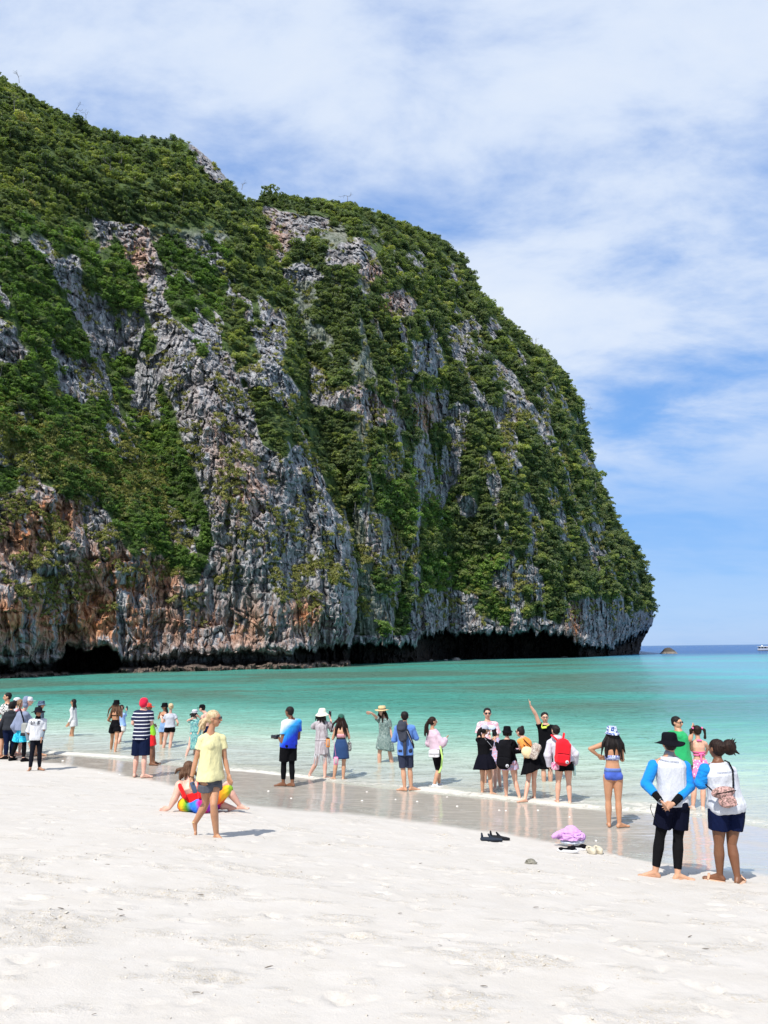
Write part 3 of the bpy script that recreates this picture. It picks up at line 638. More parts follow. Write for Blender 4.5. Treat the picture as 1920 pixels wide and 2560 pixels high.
for k, i in enumerate(ind):
    kd = int(idx[i]); bright = kd >= 8; shp = {'dense': 'dense round', 'loose': 'loose open', 'flat': 'flat topped', 'vine': 'creeper covered'}[(kinds + ['vine', 'dense', 'loose'])[kd]]
    colr = 'bright green' if bright else ('dark green', 'olive green')[int(PXs[i]) % 2]
    reg = where(PXs[i], PYs[i], Ws[i]).split(' the ')[0] + ' the cliff' if Ws[i] == 'A' else where(PXs[i], PYs[i], Ws[i]).split(' the ')[0] + ' the headland'; lm = min(LANDM[Ws[i]], key=lambda q_: (q_[0] - PXs[i]) ** 2 + (q_[1] - PYs[i]) ** 2)[2]
    t = empty('jungle_tree', tuple(p[i] - np.array([0, 0, .55 * r[i]])), label='%s %s tree %s, %s' % ('bright green' if bright else 'green', shp, reg, lm), category='tree', group='%s %s trees %s' % ('bright' if bright else 'green', shp, lm))
    c = bpy.data.objects.new('crown', lib[kd]); sc.collection.objects.link(c); c.parent = t; c.location = (0, 0, .55 * r[i]); c.scale = (r[i] * 1.25, r[i] * 1.25, r[i] * 1.1); c.rotation_euler = (0, 0, rnd.uniform(0, 6.28))
    if trunk is None:
        bm = bmesh.new(); bmesh.ops.create_cone(bm, segments=7, radius1=.045, radius2=.02, depth=1.3, cap_ends=True); bmesh.ops.translate(bm, verts=bm.verts, vec=(0, 0, .05)); trunk = bpy.data.meshes.new('trunk'); bm.to_mesh(trunk); bm.free(); trunk.materials.append(barkm.m)
    c2 = bpy.data.objects.new('trunk', trunk); sc.collection.objects.link(c2); c2.parent = t; c2.scale = (r[i], r[i], r[i])
    c2.rotation_euler = (rnd.normal(0, .15), rnd.normal(0, .15), 0)
s3 = np.stack([r[rest] * 1.25, r[rest] * 1.25, r[rest] * 1.05 * rnd.uniform(.85, 1.2, len(rest))], -1)
scatter('jungle_foliage', p[rest], s3, idx[rest], col_f, 'thick jungle covering both cliffs')
# bare grey trees standing out of the canopy
def bare_mesh(seed):
    g = np.random.default_rng(seed); V = []; Q = []
    def seg(a, b, r1, r2):
        d = b - a; d = d / np.linalg.norm(d); t = np.cross(d, [0.3, 1, .2]); t /= np.linalg.norm(t); u = np.cross(d, t); k0 = len(V)
        for p_, r_ in ((a, r1), (b, r2)):
            for j in range(4): an = j * math.pi / 2; V.append(p_ + (t * math.cos(an) + u * math.sin(an)) * r_)
        for j in range(4): Q.append((k0 + j, k0 + (j + 1) % 4, k0 + 4 + (j + 1) % 4, k0 + 4 + j))
    def grow(a, d, L, r_, n):
        b = a + d * L; seg(a, b, r_, r_ * .65)
        if n == 0: return
        for _ in range(g.integers(2, 4)):
            d2 = d + g.normal(0, .48, 3) + np.array([0, 0, .12]); grow(b, d2 / np.linalg.norm(d2), L * g.uniform(.55, .8), r_ * .6, n - 1)
    grow(np.zeros(3), np.array([0, 0, 1.0]), .45, .030, 4); return np.array(V), np.array(Q)
bare = []
for k in range(3):
    v, q4 = bare_mesh(200 + k); me = mesh_from('branches', v, q4, smoothf=False); me.materials.append(barkm.m); bare.append(me)
for i, (bx_, by_, w_, sz) in enumerate([(50, 205, 'A', 34), (188, 288, 'A', 34), (215, 300, 'A', 26), (600, 478, 'A', 26), (270, 440, 'A', 40), (300, 420, 'A', 36), (30, 290, 'A', 44), (868, 512, 'B', 34), (1120, 632, 'B', 26), (1210, 770, 'B', 26), (1455, 1040, 'B', 30), (1330, 880, 'B', 34), (1190, 1170, 'B', 34), (1470, 1440, 'B', 34), (1310, 1340, 'B', 38), (1060, 1540, 'B', 30)]):
    me_, P, PX, PY, rock, q, nr, D = cliffs[w_]; k_ = np.argmin((PX - bx_) ** 2 + (PY - by_) ** 2); pt = P.reshape(-1, 3)[k_] + nr.reshape(-1, 3)[k_] * 1.2; s_ = sz * D.ravel()[k_] / 1923
    lm = min(LANDM[w_], key=lambda q_: (q_[0] - bx_) ** 2 + (q_[1] - by_) ** 2)[2]
    t = empty('bare_tree', tuple(pt), label='leafless pale tree with thin branches, %s' % lm, category='tree', group='leafless trees %s' % lm)
    o = bpy.data.objects.new('branches', bare[i % 3]); sc.collection.objects.link(o); o.parent = t; o.scale = (s_, s_, s_ * .9); o.rotation_euler = (0, .15 * (i % 3 - 1), i * 1.3)
# dry grass hanging on the bare ledges
tp = []; ts = []
for w_, count in (('A', 9000), ('B', 2600)):
    me_, P, PX, PY, rock, q, nr, D = cliffs[w_]
    cl_ = smooth(fbm(P / 5.0, 3, 330), .0, .3)
    wgt = (rock > .3) * cl_ * (nr[..., 2] > .02 - (0)) * (1 - smooth(PY, 1470, 1600)) * (.25 + smooth(PY, 850, 1100))
    if w_ == 'A': wgt = wgt + 2.5 * np.exp(-((PY - (1120 + .35 * (PX - 100))) / 50) ** 2) * (PX < 420) * (PX > -100)
    pr = (wgt * (PX[:, -1] - PX[:, 0])[:, None]).ravel(); pr /= pr.sum(); sel = rnd.choice(len(pr), count, replace=False, p=pr)
    d = D.ravel()[sel]; rr = rnd.uniform(8, 19, count) * d / 1923
    tp.append(P.reshape(-1, 3)[sel] + nr.reshape(-1, 3)[sel] * .1); ts.append(np.stack([rr, rr, rr * .9], -1))
tp = np.concatenate(tp); ts = np.concatenate(ts)
scatter('cliff_grass', tp, ts, rnd.integers(0, 4, len(tp)), col_t, 'yellow green grass tufts hanging from the rock ledges', .35)

# ------------------------------------------------------------------ rocks and boat at the far water
def rock_mesh(seed, rx, ry, rz, sub=4, amp=.25, peak=0.0):
    bm = bmesh.new(); bmesh.ops.create_icosphere(bm, subdivisions=sub, radius=1.0)
    for v in bm.verts:
        n_ = mnoise.fractal(v.co * 1.6 + Vector((seed * 3.1, 0, 0)), 1.0, 2.0, 5) + .5 * mnoise.fractal(v.co * 5 + Vector((0, seed, 0)), 1.0, 2.0, 3)
        v.co *= 1 + amp * n_
        if v.co.z > 0: k = 1 - peak * v.co.z; v.co.x *= k; v.co.y *= k
        v.co = Vector((v.co.x * rx, v.co.y * ry, v.co.z * rz))
    me = bpy.data.meshes.new('rock'); bm.to_mesh(me); bm.free(); me.polygons.foreach_set('use_smooth', [False] * len(me.polygons)); return me
def plain_rock(name, c1, c2, wetz=None):
    m = MT(name); co = m.coord(); c = m.mix(m.rng(m.noise(co, 2.5, 6, .65), .35, .65), c1, c2)
    if wetz is not None:
        s_ = m.node('ShaderNodeSeparateXYZ'); m.l.new(co, s_.inputs[0]); c = m.mix(m.rng(s_.outputs[2], wetz, wetz * 1.5), (.20, .17, .14), c)
    m.col(c); m.set(Roughness=.85); m.l.new(m.bump(m.noise(co, 5, 6, .7), .3, .8), m.b.inputs['Normal']); return m.m
isl = plain_rock('islet_rock', (.035, .03, .028), (.10, .085, .07), .62)
x, d = to_plane(1672, 1634); kx = d / 1923
link('sea_rock', rock_mesh(3, 17 * kx, 6, 15 * kx, 4, .12, .45), isl, label='small dark rock islet standing in the sea beside the headland', category='rock').location = (x, d, 0)
x, d = to_plane(1658, 1634.5)
link('sea_rock', rock_mesh(5, 6 * kx, 3, 3 * kx, 3, .2), isl, label='low pale ledge beside the small rock islet', category='rock').location = (x, d, 0)
boul = plain_rock('boulder_rock', (.10, .07, .055), (.30, .25, .22)); pale = plain_rock('pale_rock', (.32, .28, .25), (.5, .46, .42))
for px, py, w_, h_, mat_, lab in [
    (945, 1628, 32, 26, boul, 'brown boulder at the foot of the gully, leftmost of the pair'), (998, 1626, 38, 34, boul, 'large brown boulder wedged under the headland by the cave'),
    (870, 1650, 60, 14, boul, 'low brown rock shelf at the mouth of the gully'), (690, 1652, 22, 14, boul, 'round brown boulder on the ledge of the nearer cliff'),
    (1048, 1652, 16, 5, pale, 'small pale rock at the waterline by the black cave'), (1078, 1652, 9, 4, pale, 'smallest pale rock at the waterline by the black cave'),
    (1140, 1650, 20, 8, pale, 'pale rock in the water in front of the black cave'), (960, 1655, 12, 4, pale, 'pale stone in the water below the gully'), (1115, 1651, 8, 3, pale, 'thin pale stone beside the rock before the cave'), (1410, 1643, 14, 3, pale, 'flat pale rock in the water near the headland tip')]:
    x, d = to_plane(px, py + (2 if h_ > 20 else 0)); 
    if h_ > 12: d = d * (.97 if px > 900 else .985); x = to_plane(px, py)[0] * .97
    k_ = d / 1923
    link('shore_rock', rock_mesh(px % 17, w_ * .5 * k_ * 1.1, w_ * .5 * k_, h_ * .55 * k_, 3, .3), mat_, label=lab, category='rock').location = (x, d, .1)
# tour boat at the right edge
def box(bm, c, s, rot=None, taper=None):
    r_ = bmesh.ops.create_cube(bm, size=1.0)['verts']
    for v in r_:
        v.co = Vector((v.co.x * s[0], v.co.y * s[1], v.co.z * s[2]))
        if taper and v.co.z < 0: v.co.x *= taper[0]; v.co.y *= taper[1]
    if rot is not None: bmesh.ops.rotate(bm, verts=r_, cent=(0, 0, 0), matrix=rot)
    bmesh.ops.translate(bm, verts=r_, vec=c); return r_
def bmobj(name, bm, mat, parent=None, smoothf=False, **kw):
    me = bpy.data.meshes.new(name); bm.to_mesh(me); bm.free(); me.polygons.foreach_set('use_smooth', [smoothf] * len(me.polygons)); return link(name, me, mat, parent, **kw)
def flat(name, c, rough=.6, spec=.4):
    m = MT(name); co = m.coord(); n_ = m.noise(co, 9, 3)
    m.col(m.mix(m.rng(n_, .3, .7), tuple(v * .9 for v in c), c)); m.set(Roughness=rough); m.b.inputs['Specular IOR Level'].default_value = spec; return m.m
whitep = flat('white_gelcoat', (.80, .82, .84), .3); dglass = flat('dark_glass', (.01, .012, .02), .1, .8); bluep = flat('navy_paint', (.02, .035, .09), .4)
x, d = to_plane(1897, 1627); k_ = d / 1923
bt = empty('tour_boat', (x + 22 * k_, d, 0), label='white tour boat with dark cabin windows cut off by the frame edge', category='boat')
L_ = 44 * k_
bm = bmesh.new()
prof = [(-.5, .9), (-.2, 1.0), (.2, .95), (.42, .55), (.52, .04)]
rings = []
for u, w_ in prof:
    ring = [bm.verts.new((u * L_, s * w_ * 1.5 * f_, z)) for s, f_, z in ((-1, 1, 1.15), (-1, .75, .15), (-1, .4, -.3), (1, .4, -.3), (1, .75, .15), (1, 1, 1.15))]; rings.append(ring)
for a, b in zip(rings[:-1], rings[1:]):
    for i in range(5): bm.faces.new((a[i], a[i + 1], b[i + 1], b[i]))
    bm.faces.new((a[5], a[0], b[0], b[5]))
bm.faces.new(rings[0]); bm.faces.new(rings[-1][::-1]); bmobj('hull', bm, whitep, bt)
bm = bmesh.new(); box(bm, (-.05 * L_, 0, .18), (.92 * L_, 2.75, .16)); bmobj('waterline_stripe', bm, bluep, bt)
bm = bmesh.new(); box(bm, (-.1 * L_, 0, 1.55), (.7 * L_, 2.1, .8)); bmobj('cabin', bm, dglass, bt)
for u in (-.42, -.26, -.08, .10, .24):
    bm = bmesh.new(); box(bm, (u * L_, 0, 1.55), (.16, 2.14, .84)); bmobj('window_post', bm, whitep, bt)
bm = bmesh.new(); box(bm, (-.1 * L_, 0, 2.12), (.84 * L_, 2.5, .26)); bmobj('roof', bm, whitep, bt)
bm = bmesh.new(); box(bm, (-.30 * L_, 0, 2.5), (.5, .5, .5)); bmobj('radar_box', bm, whitep, bt)

# ------------------------------------------------------------------ people: one remeshed continuous body each, clothes and hair over it
V3 = lambda a: np.array(a, float)
class Shape:
    def __init__(s): s.v = []; s.q = []; s.t = []; s.n = 0
    def rings(s, rs, cap=True):
        rs = np.asarray(rs, float); nr, k = rs.shape[:2]; b = s.n; s.v.append(rs.reshape(-1, 3))
        for i in range(nr - 1):
            for j in range(k): s.q.append((b + i * k + j, b + i * k + (j + 1) % k, b + (i + 1) * k + (j + 1) % k, b + (i + 1) * k + j))
        s.n += nr * k
        if cap:
            s.v.append(np.stack([rs[0].mean(0), rs[-1].mean(0)])); c0, c1 = s.n, s.n + 1; s.n += 2
            for j in range(k): s.t.append((c0, b + (j + 1) % k, b + j)); s.t.append((c1, b + (nr - 1) * k + j, b + (nr - 1) * k + (j + 1) % k))
        return s
    def cone(s, p1, p2, r1, r2, flat=False, k=12, mid=None, ax=None, sq=1.0):
        p1, p2 = V3(p1), V3(p2); d = p2 - p1; L = np.linalg.norm(d) + 1e-9; d = d / L
        a = V3(ax) if ax is not None else (V3([1, 0, 0]) if abs(d[0]) < .8 else V3([0, 1, 0])); a = a - d * a.dot(d); a /= np.linalg.norm(a) + 1e-9; b = np.cross(d, a)
        th = np.arange(k) * 2 * math.pi / k; circ = np.cos(th)[:, None] * a + np.sin(th)[:, None] * b * sq
        st = []
        if not flat:
            for u in (80, 55, 28): st.append((-r1 * math.sin(R(u)), r1 * math.cos(R(u))))
        st.append((0, r1))
        if mid is not None: st.append((L * mid[0], mid[1]))
        st.append((L, r2))
        if not flat:
            for u in (28, 55, 80): st.append((L + r2 * math.sin(R(u)), r2 * math.cos(R(u))))
        return s.rings([p1 + d * o + circ * max(r, 1e-4) for o, r in st])
    def ell(s, c, r, fr=None, k=14):
        fr = np.eye(3) if fr is None else fr; rs = []
        for u in np.linspace(-82, 82, 9):
            th = np.arange(k) * 2 * math.pi / k
            p = np.stack([np.cos(th) * r[0] * math.cos(R(u)), np.sin(th) * r[1] * math.cos(R(u)), np.full(k, r[2] * math.sin(R(u)))], -1)
            rs.append(V3(c) + p @ fr)
        return s.rings(rs)
    def box(s, c, size, fr=None, bev=.25):
        fr = np.eye(3) if fr is None else fr; x, y, z = V3(size) / 2; rs = []
        for zz, q in ((-z, 1 - bev), (-z + z * bev * .6, 1), (z - z * bev * .6, 1), (z, 1 - bev)):
            e = bev * min(x, y); pts = [(x - e, -y), (x, -y + e), (x, y - e), (x - e, y), (-x + e, y), (-x, y - e), (-x, -y + e), (-x + e, -y)]
            rs.append(V3(c) + np.array([(a * q, b * q, zz) for a, b in pts]) @ fr)
        return s.rings(rs)
    def raw(s): return np.concatenate(s.v), s.q, s.t
    def obj(s, name, mat, parent, vox=None, sm=2, fold=0.0, fsc=9.0, stretch=(1, 1, .45), seed=0, smoothf=True):
        v, q, t = s.raw()
        me = bpy.data.meshes.new(name); me.from_pydata(v.tolist(), [], [tuple(a) for a in q] + [tuple(a) for a in t]); me.update()
        if vox:
            tmp = bpy.data.objects.new('tmp', me); sc.collection.objects.link(tmp)
            md = tmp.modifiers.new('r', 'REMESH'); md.mode = 'VOXEL'; md.voxel_size = vox; md.use_smooth_shade = True
            if sm: m2 = tmp.modifiers.new('s', 'SMOOTH'); m2.factor = .5; m2.iterations = sm
            dg = bpy.context.evaluated_depsgraph_get(); ev = tmp.evaluated_get(dg); me2 = bpy.data.meshes.new_from_object(ev); bpy.data.objects.remove(tmp); bpy.data.meshes.remove(me); me = me2; me.name = name
            if fold:
                n = len(me.vertices); c = np.empty(n * 3, np.float32); me.vertices.foreach_get('co', c); c = c.reshape(-1, 3).astype(float)
                nn = np.empty(n * 3, np.float32); me.vertex_normals.foreach_get('vector', nn) if hasattr(me, 'vertex_normals') else None; nn = nn.reshape(-1, 3)
                w = (1 - np.abs(fbm((c + .03 * np.stack([c[:, 2]] * 3, 1)) * fsc * np.array(stretch) + 3.3 * seed, 3, 400 + seed)) * 2) * .6 - .3
                c = c + nn * (w * fold)[:, None]; me.vertices.foreach_set('co', c.astype(np.float32).ravel()); me.update()
        me.polygons.foreach_set('use_smooth', [smoothf] * len(me.polygons))
        return link(name, me, mat, parent)
def cloth(name, c, kind='plain', c2=(1, 1, 1), c3=None, scale=1.0, rough=.85, loc=(0, 0, 0)):
    m = MT(name); co = m.coord()
    sp = m.node('ShaderNodeSeparateXYZ'); m.l.new(co, sp.inputs[0]); z = sp.outputs[2]; x_ = sp.outputs[0]
    if kind == 'plain': base = m.mix(m.rng(m.noise(co, 6, 3), .3, .7), tuple(v * .9 for v in c), c)
    elif kind == 'stripes':
        w = m.math('FRACT', m.math('ADD', m.math('MULTIPLY', z, scale), m.math('MULTIPLY', m.noise(co, 3, 2), .12)))
        base = m.mix(m.rng(w, .60, .64), c, c2); base = m.mix(m.math('MULTIPLY', m.rng(w, .70, .74), m.rng(w, .86, .82)), base, c)
        base = m.mix(m.math('MULTIPLY', m.rng(w, .60, .64), m.rng(w, .86, .82)), c, c2)
    elif kind == 'floral':
        d = m.voro(co, 22 * scale); cc = m.voro(co, 22 * scale, out='Color'); sx = m.node('ShaderNodeSeparateColor'); m.l.new(cc, sx.inputs[0])
        fl_ = m.rng(m.math('ADD', d, m.math('MULTIPLY', m.noise(co, 60 * scale, 3), .5)), .55, .68, 1, 0)
        base = m.mix(m.math('MULTIPLY', fl_, m.rng(sx.outputs[0], .25, .3)), c, m.mix(m.rng(sx.outputs[1], .45, .55), c2, c3 or c2))
    elif kind == 'swirl':
        n_ = m.noise(co, 9 * scale, 4, .6, 1.5); n2_ = m.noise(co, 14 * scale, 3, .6, 2.5)
        base = m.mix(m.rng(n_, .47, .53), c, c2); base = m.mix(m.rng(n2_, .58, .62), base, c3 or c)
    elif kind == 'grad':      # white top left to blue bottom
        g_ = m.math('ADD', m.math('MULTIPLY', z, -1.9), m.math('MULTIPLY', x_, 1.7)); g_ = m.math('ADD', g_, 1.9 * loc[2] + .16)
        base = m.ramp(g_, [(.10, c), (.45, c2), (.95, c3)])
    elif kind == 'lace':
        a_ = m.voro(co, 38 * scale, rnd=.0); b_ = m.voro(co, 90 * scale, rnd=.3); base = m.mix(m.rng(m.math('MULTIPLY', a_, b_), .10, .22), c, c2)
    elif kind == 'rainbow':
        ang = m.math('ADD', m.math('MULTIPLY', x_, 1.22), m.math('ADD', m.math('MULTIPLY', z, .25), m.math('MULTIPLY', m.noise(co, 5, 2), .16))); ang = m.math('ADD', ang, scale)
        base = m.ramp(ang, [(.0, (.85, .22, .01)), (.10, (.80, .50, .01)), (.19, (.10, .34, .02)), (.30, (.01, .14, .75)), (.42, (.02, .20, .85)), (.50, (.42, .01, .22)), (.60, (.50, .01, .10)), (.66, (.20, .03, .50)), (.74, (.55, .02, .10)), (.82, (.85, .16, .01)), (.92, (.85, .50, .01)), (1.0, (.25, .42, .02))])
    m.col(base); m.set(Roughness=rough); m.b.inputs['Specular IOR Level'].default_value = .2
    m.b.inputs['Sheen Weight'].default_value = .12 if max(c) > .08 else 0.0
    if max(c) <= .08: m.b.inputs['Specular IOR Level'].default_value = .08
    hb = m.math('ADD', m.noise(m.map(co, (1, 1, .5)), 16, 4, .6), m.math('MULTIPLY', m.noise(co, 300, 1), .04))
    m.l.new(m.bump(hb, .022, .8), m.b.inputs['Normal']); return m.m
def skin_mat(name, c):
    m = MT(name); co = m.coord(); n_ = m.noise(co, 5, 4, .6)
    m.col(m.mix(m.rng(n_, .3, .7), tuple(v * f for v, f in zip(c, (.90, .80, .76))), tuple(min(1, v * f) for v, f in zip(c, (1.06, 1.0, .96))))); m.set(Roughness=.48); m.b.inputs['Specular IOR Level'].default_value = .45
    m.b.inputs['Subsurface Weight'].default_value = .10; m.b.inputs['Subsurface Radius'].default_value = (.02, .008, .004); m.b.inputs['Subsurface Scale'].default_value = .4
    m.l.new(m.bump(m.noise(co, 45, 3), .002, .5), m.b.inputs['Normal']); return m.m
def hair_mat(name, c, c2=None):
    m = MT(name); co = m.coord(); n_ = m.noise(m.map(co, (90, 90, 7)), 1.0, 3, .6); c2 = c2 or tuple(v * 1.9 for v in c)
    m.col(m.mix(m.rng(n_, .35, .65), c, c2)); m.set(Roughness=.55); m.b.inputs['Specular IOR Level'].default_value = .18; m.l.new(m.bump(n_, .008, 1), m.b.inputs['Normal']); return m.m
SK = {'fair': skin_mat('fair_skin', (.60, .37, .27)), 'pink': skin_mat('pink_skin', (.64, .40, .32)), 'tan': skin_mat('tan_skin', (.46, .25, .145)), 'warm': skin_mat('warm_skin', (.52, .31, .20)), 'brown': skin_mat('brown_skin', (.18, .082, .042)), 'mid': skin_mat('mid_skin', (.34, .175, .10))}
HR = {'black': hair_mat('black_hair', (.006, .005, .005), (.016, .012, .011)), 'brown': hair_mat('brown_hair', (.055, .026, .014), (.15, .08, .045)), 'lbrown': hair_mat('light_brown_hair', (.12, .065, .035), (.30, .19, .11)), 'blond': hair_mat('blond_hair', (.36, .25, .13), (.66, .52, .33)), 'dbrown': hair_mat('dark_brown_hair', (.008, .004, .003), (.026, .012, .008))}
CL = {}
def C_(name, *a, **k):
    if name not in CL: CL[name] = cloth(name, *a, **k)
    return CL[name]
black = C_('black_cloth', (.0045, .0045, .006)); navy = C_('navy_cloth', (.005, .010, .036)); white = C_('white_cloth', (.60, .61, .64)); charcoal = C_('charcoal_cloth', (.028, .031, .038))
lens_m = flat('dark_lens', (.01, .01, .012), .08, .9); eye_m = flat('eye_dark', (.02, .012, .01), .2); lip_m = flat('lips', (.42, .13, .11), .5); metal_m = flat('steel', (.5, .5, .5), .3); phone_m = flat('phone_black', (.012, .012, .016), .2, .6)

class Fig:
    MALE = [(-.14, .052, .045), (-.06, .078, .058), (.05, .084, .060), (.2, .080, .056), (.4, .076, .050), (.6, .086, .058), (.78, .094, .060), (.88, .082, .050), (.96, .050, .040), (1.06, .033, .034)]
    FEM = [(-.14, .058, .050), (-.06, .086, .062), (.05, .089, .064), (.2, .078, .055), (.38, .065, .047), (.55, .074, .054), (.72, .080, .060), (.84, .070, .048), (.94, .042, .036), (1.06, .027, .028)]
    def __init__(s, label, feet, top, yaw=0, sex='m', skin='warm', J=None, hat=0.0, vox=.011, w=1.0, water=None, H=None, toes=None, group=None, hyaw=None, hp=0, lean=0, name='person', hide=False, hands=True, seat=None):
        s.skin = skin; s.fing = (J or {}).pop('fing', {}); J = J or {}; s.yaw = R(yaw); s.fem = sex == 'f'; s.vox = vox; s.w = w; s.hyaw = s.yaw if hyaw is None else R(hyaw); s.hp = R(hp)
        s.r = V3([math.cos(s.yaw), math.sin(s.yaw), 0]); s.f = V3([-math.sin(s.yaw), math.cos(s.yaw), 0]); s.u = V3([0, 0, 1])
        pts = []
        for q in feet:
            if water is not None: x, d = to_plane(q[0], water); z = ground(x, d)
            else: x, d, z = on_ground(q[0], q[1] + (q[2] if len(q) > 2 else 0))
            pts.append(V3([x, d, z]))
        s.base = sum(pts) / len(pts)
        s.d = s.base[1]
        cx = sum(q[0] for q in feet) / len(feet) if 'cx' not in J else J['cx']
        tp = P3(J.get('hd', (cx, 0, 0))[0], top, s.d + (J['hd'][2] if 'hd' in J and len(J['hd']) > 2 else 0)); s.H = (tp[2] - s.base[2]) / (1 + hat) if H is None else H
        if seat: s.H = H
        H = s.H
        s.root = empty(name, tuple(s.base), label=label, category='person', **({'group': group} if group else {}))
        if lean: pass
        s.j = {}
        def px(key):
            q = J[key]; return s.P(q[0], q[1], q[2] if len(q) > 2 else 0)
        ft = [p - s.base for p in pts]
        if len(ft) == 1: ft = [ft[0] - s.r * .055 * H, ft[0] + s.r * .055 * H]
        ft.sort(key=lambda p: p.dot(s.r)); fl_, fr_ = ft
        bx = s.P(J['cx'], 1900)[0] if 'cx' in J else (fl_[0] + fr_[0]) / 2
        s.j['hip'] = px('hip') if 'hip' in J else V3([bx, 0, .52 * H])
        s.j['nk'] = px('nk') if 'nk' in J else s.j['hip'] + V3([0, 0, .315 * H]) + s.f * .0 * H
        for sd, sg, an in (('L', -1, fl_), ('R', 1, fr_)):
            s.j['hp' + sd] = s.j['hip'] + s.r * sg * (.050 if s.fem else .047) * H * w - V3([0, 0, .02 * H])
            s.j['an' + sd] = px('an' + sd) if 'an' + sd in J else an + V3([0, 0, .042 * H])
            mid = (s.j['hp' + sd] * .49 + s.j['an' + sd] * .51) + s.f * .012 * H
            s.j['kn' + sd] = px('kn' + sd) if 'kn' + sd in J else mid
            td = (toes or {}).get(sd)
            s.j['to' + sd] = px('to' + sd) if 'to' + sd in J else (s.j['an' + sd] - V3([0, 0, .030 * H]) + (s.f * .098 + s.r * sg * .028) * H if td is None else s.j['an' + sd] - V3([0, 0, .030 * H]) + V3(td) * .10 * H)
            shw = (.088 if s.fem else .105) * H * (1 + (w - 1) * .6)
            s.j['sh' + sd] = px('sh' + sd) - V3([0, 0, .028 * H]) if 'sh' + sd in J else s.j['nk'] + s.r * sg * shw * .95 - V3([0, 0, .048 * H])
            s.j['el' + sd] = px('el' + sd) if 'el' + sd in J else s.j['sh' + sd] + V3([0, 0, -.155 * H]) + s.r * sg * .024 * H - s.f * .012 * H
            s.j['wr' + sd] = px('wr' + sd) if 'wr' + sd in J else s.j['el' + sd] + V3([0, 0, -.14 * H]) + s.f * .035 * H
            s.j['ha' + sd] = px('ha' + sd) if 'ha' + sd in J else s.j['wr' + sd] + (s.j['wr' + sd] - s.j['el' + sd]) / (np.linalg.norm(s.j['wr' + sd] - s.j['el' + sd]) + 1e-9) * .1 * H
        s.hh = .132 * H * (1.0)
        s.j['hd'] = px('hd') if 'hd' in J else s.j['nk'] + V3([0, 0, .098 * H]) + s.f * .012 * H
        cy, sy = math.cos(s.hyaw), math.sin(s.hyaw); hr = V3([cy, sy, 0]); hf = V3([-sy, cy, 0])
        cp, sp = math.cos(s.hp), math.sin(s.hp); hf2 = hf * cp - s.u * sp; hu = s.u * cp + hf * sp
        s.hfr = np.stack([hr, hf2, hu]); s.tab = s.FEM if s.fem else s.MALE
        s.body(hands)
    def P(s, px_, py_, off=0): return P3(px_, py_, s.d + off) - s.base
    def hd(s, p): return s.j['hd'] + (V3(p) * s.hh) @ s.hfr
    def torso_ring(s, t, rx, ry, g=0, k=20, back=0):
        H = s.H; c = s.j['hip'] * (1 - t) + s.j['nk'] * t; ax = s.j['nk'] - s.j['hip']; ax /= np.linalg.norm(ax)
        sh = s.j['shR'] - s.j['shL']; sh /= np.linalg.norm(sh); r_ = s.r * (1 - np.clip(t, 0, 1)) + sh * np.clip(t, 0, 1); r_ = r_ - ax * r_.dot(ax); r_ /= np.linalg.norm(r_); f_ = np.cross(ax, r_)
        if f_.dot(s.f) < 0: f_ = -f_
        th = np.arange(k) * 2 * math.pi / k; cw, sw = np.cos(th), np.sin(th); e = .82
        return c + (np.sign(cw) * np.abs(cw) ** e)[:, None] * r_ * (rx * H * s.w + g) + (np.sign(sw) * np.abs(sw) ** e)[:, None] * f_ * (ry * H * (1 + (s.w - 1) * 1.1) + g) + f_ * back
    def tor(s, S, t0, t1, g=0, hemflare=0, topg=None):
        tb = s.tab; ts = sorted(set([t0, t1] + [t[0] for t in tb if t0 < t[0] < t1])); rs = []
        for t in ts:
            rx = np.interp(t, [q[0] for q in tb], [q[1] for q in tb]); ry = np.interp(t, [q[0] for q in tb], [q[2] for q in tb])
            if hemflare: lo = (ts[-1] - t) / (ts[-1] - ts[0]); rx = max(rx, .080 * min(1, lo * 2) if not s.fem else .074 * min(1, lo * 2)); ry = max(ry, .054 * min(1, lo * 2))
            rs.append(s.torso_ring(t, rx, ry, g + hemflare * (ts[-1] - t) / (ts[-1] - ts[0])))
        S.rings(rs); return S
    def hand(s, S, sd, fingers=None):
        H = s.H; w_ = s.j['wr' + sd]; h_ = s.j['ha' + sd]; d = h_ - w_; L = np.linalg.norm(d); d /= L; L = min(L, .1 * H)
        fa = w_ - s.j['el' + sd]; side = np.cross(d, s.f); 
        if np.linalg.norm(side) < .3: side = np.cross(d, s.u)
        side /= np.linalg.norm(side); pn = np.cross(side, d)
        # palm faces inwards when the arm hangs
        a_, b_ = (pn, side) if abs(d[2]) > .6 else (side, pn)
        S.ell(w_ + d * .030 * H, (.0225 * H, .011 * H, .034 * H), np.stack([a_, b_, d]))
        sgn = 1 if sd == 'R' else -1
        for k, (o, l) in enumerate(((-1.5, .042), (-.5, .049), (.5, .046), (1.5, .036))):
            b0 = w_ + d * .052 * H + a_ * o * .0115 * H; cur = .35
            if fingers and not fingers[k]: p1 = b0 + d * .012 * H + b_ * .012 * H; S.cone(b0, p1, .0058 * H, .0056 * H, k=8); continue
            if fingers: cur = .05
            dd = d + a_ * o * (.16 if fingers else .07); m1 = b0 + dd * l * .5 * H; m2 = m1 + (dd * (1 - cur * .5) + b_ * cur * sgn) * l * .52 * H
            S.cone(b0, m1, .0056 * H, .0050 * H, k=8); S.cone(m1, m2, .0050 * H, .0042 * H, k=8)
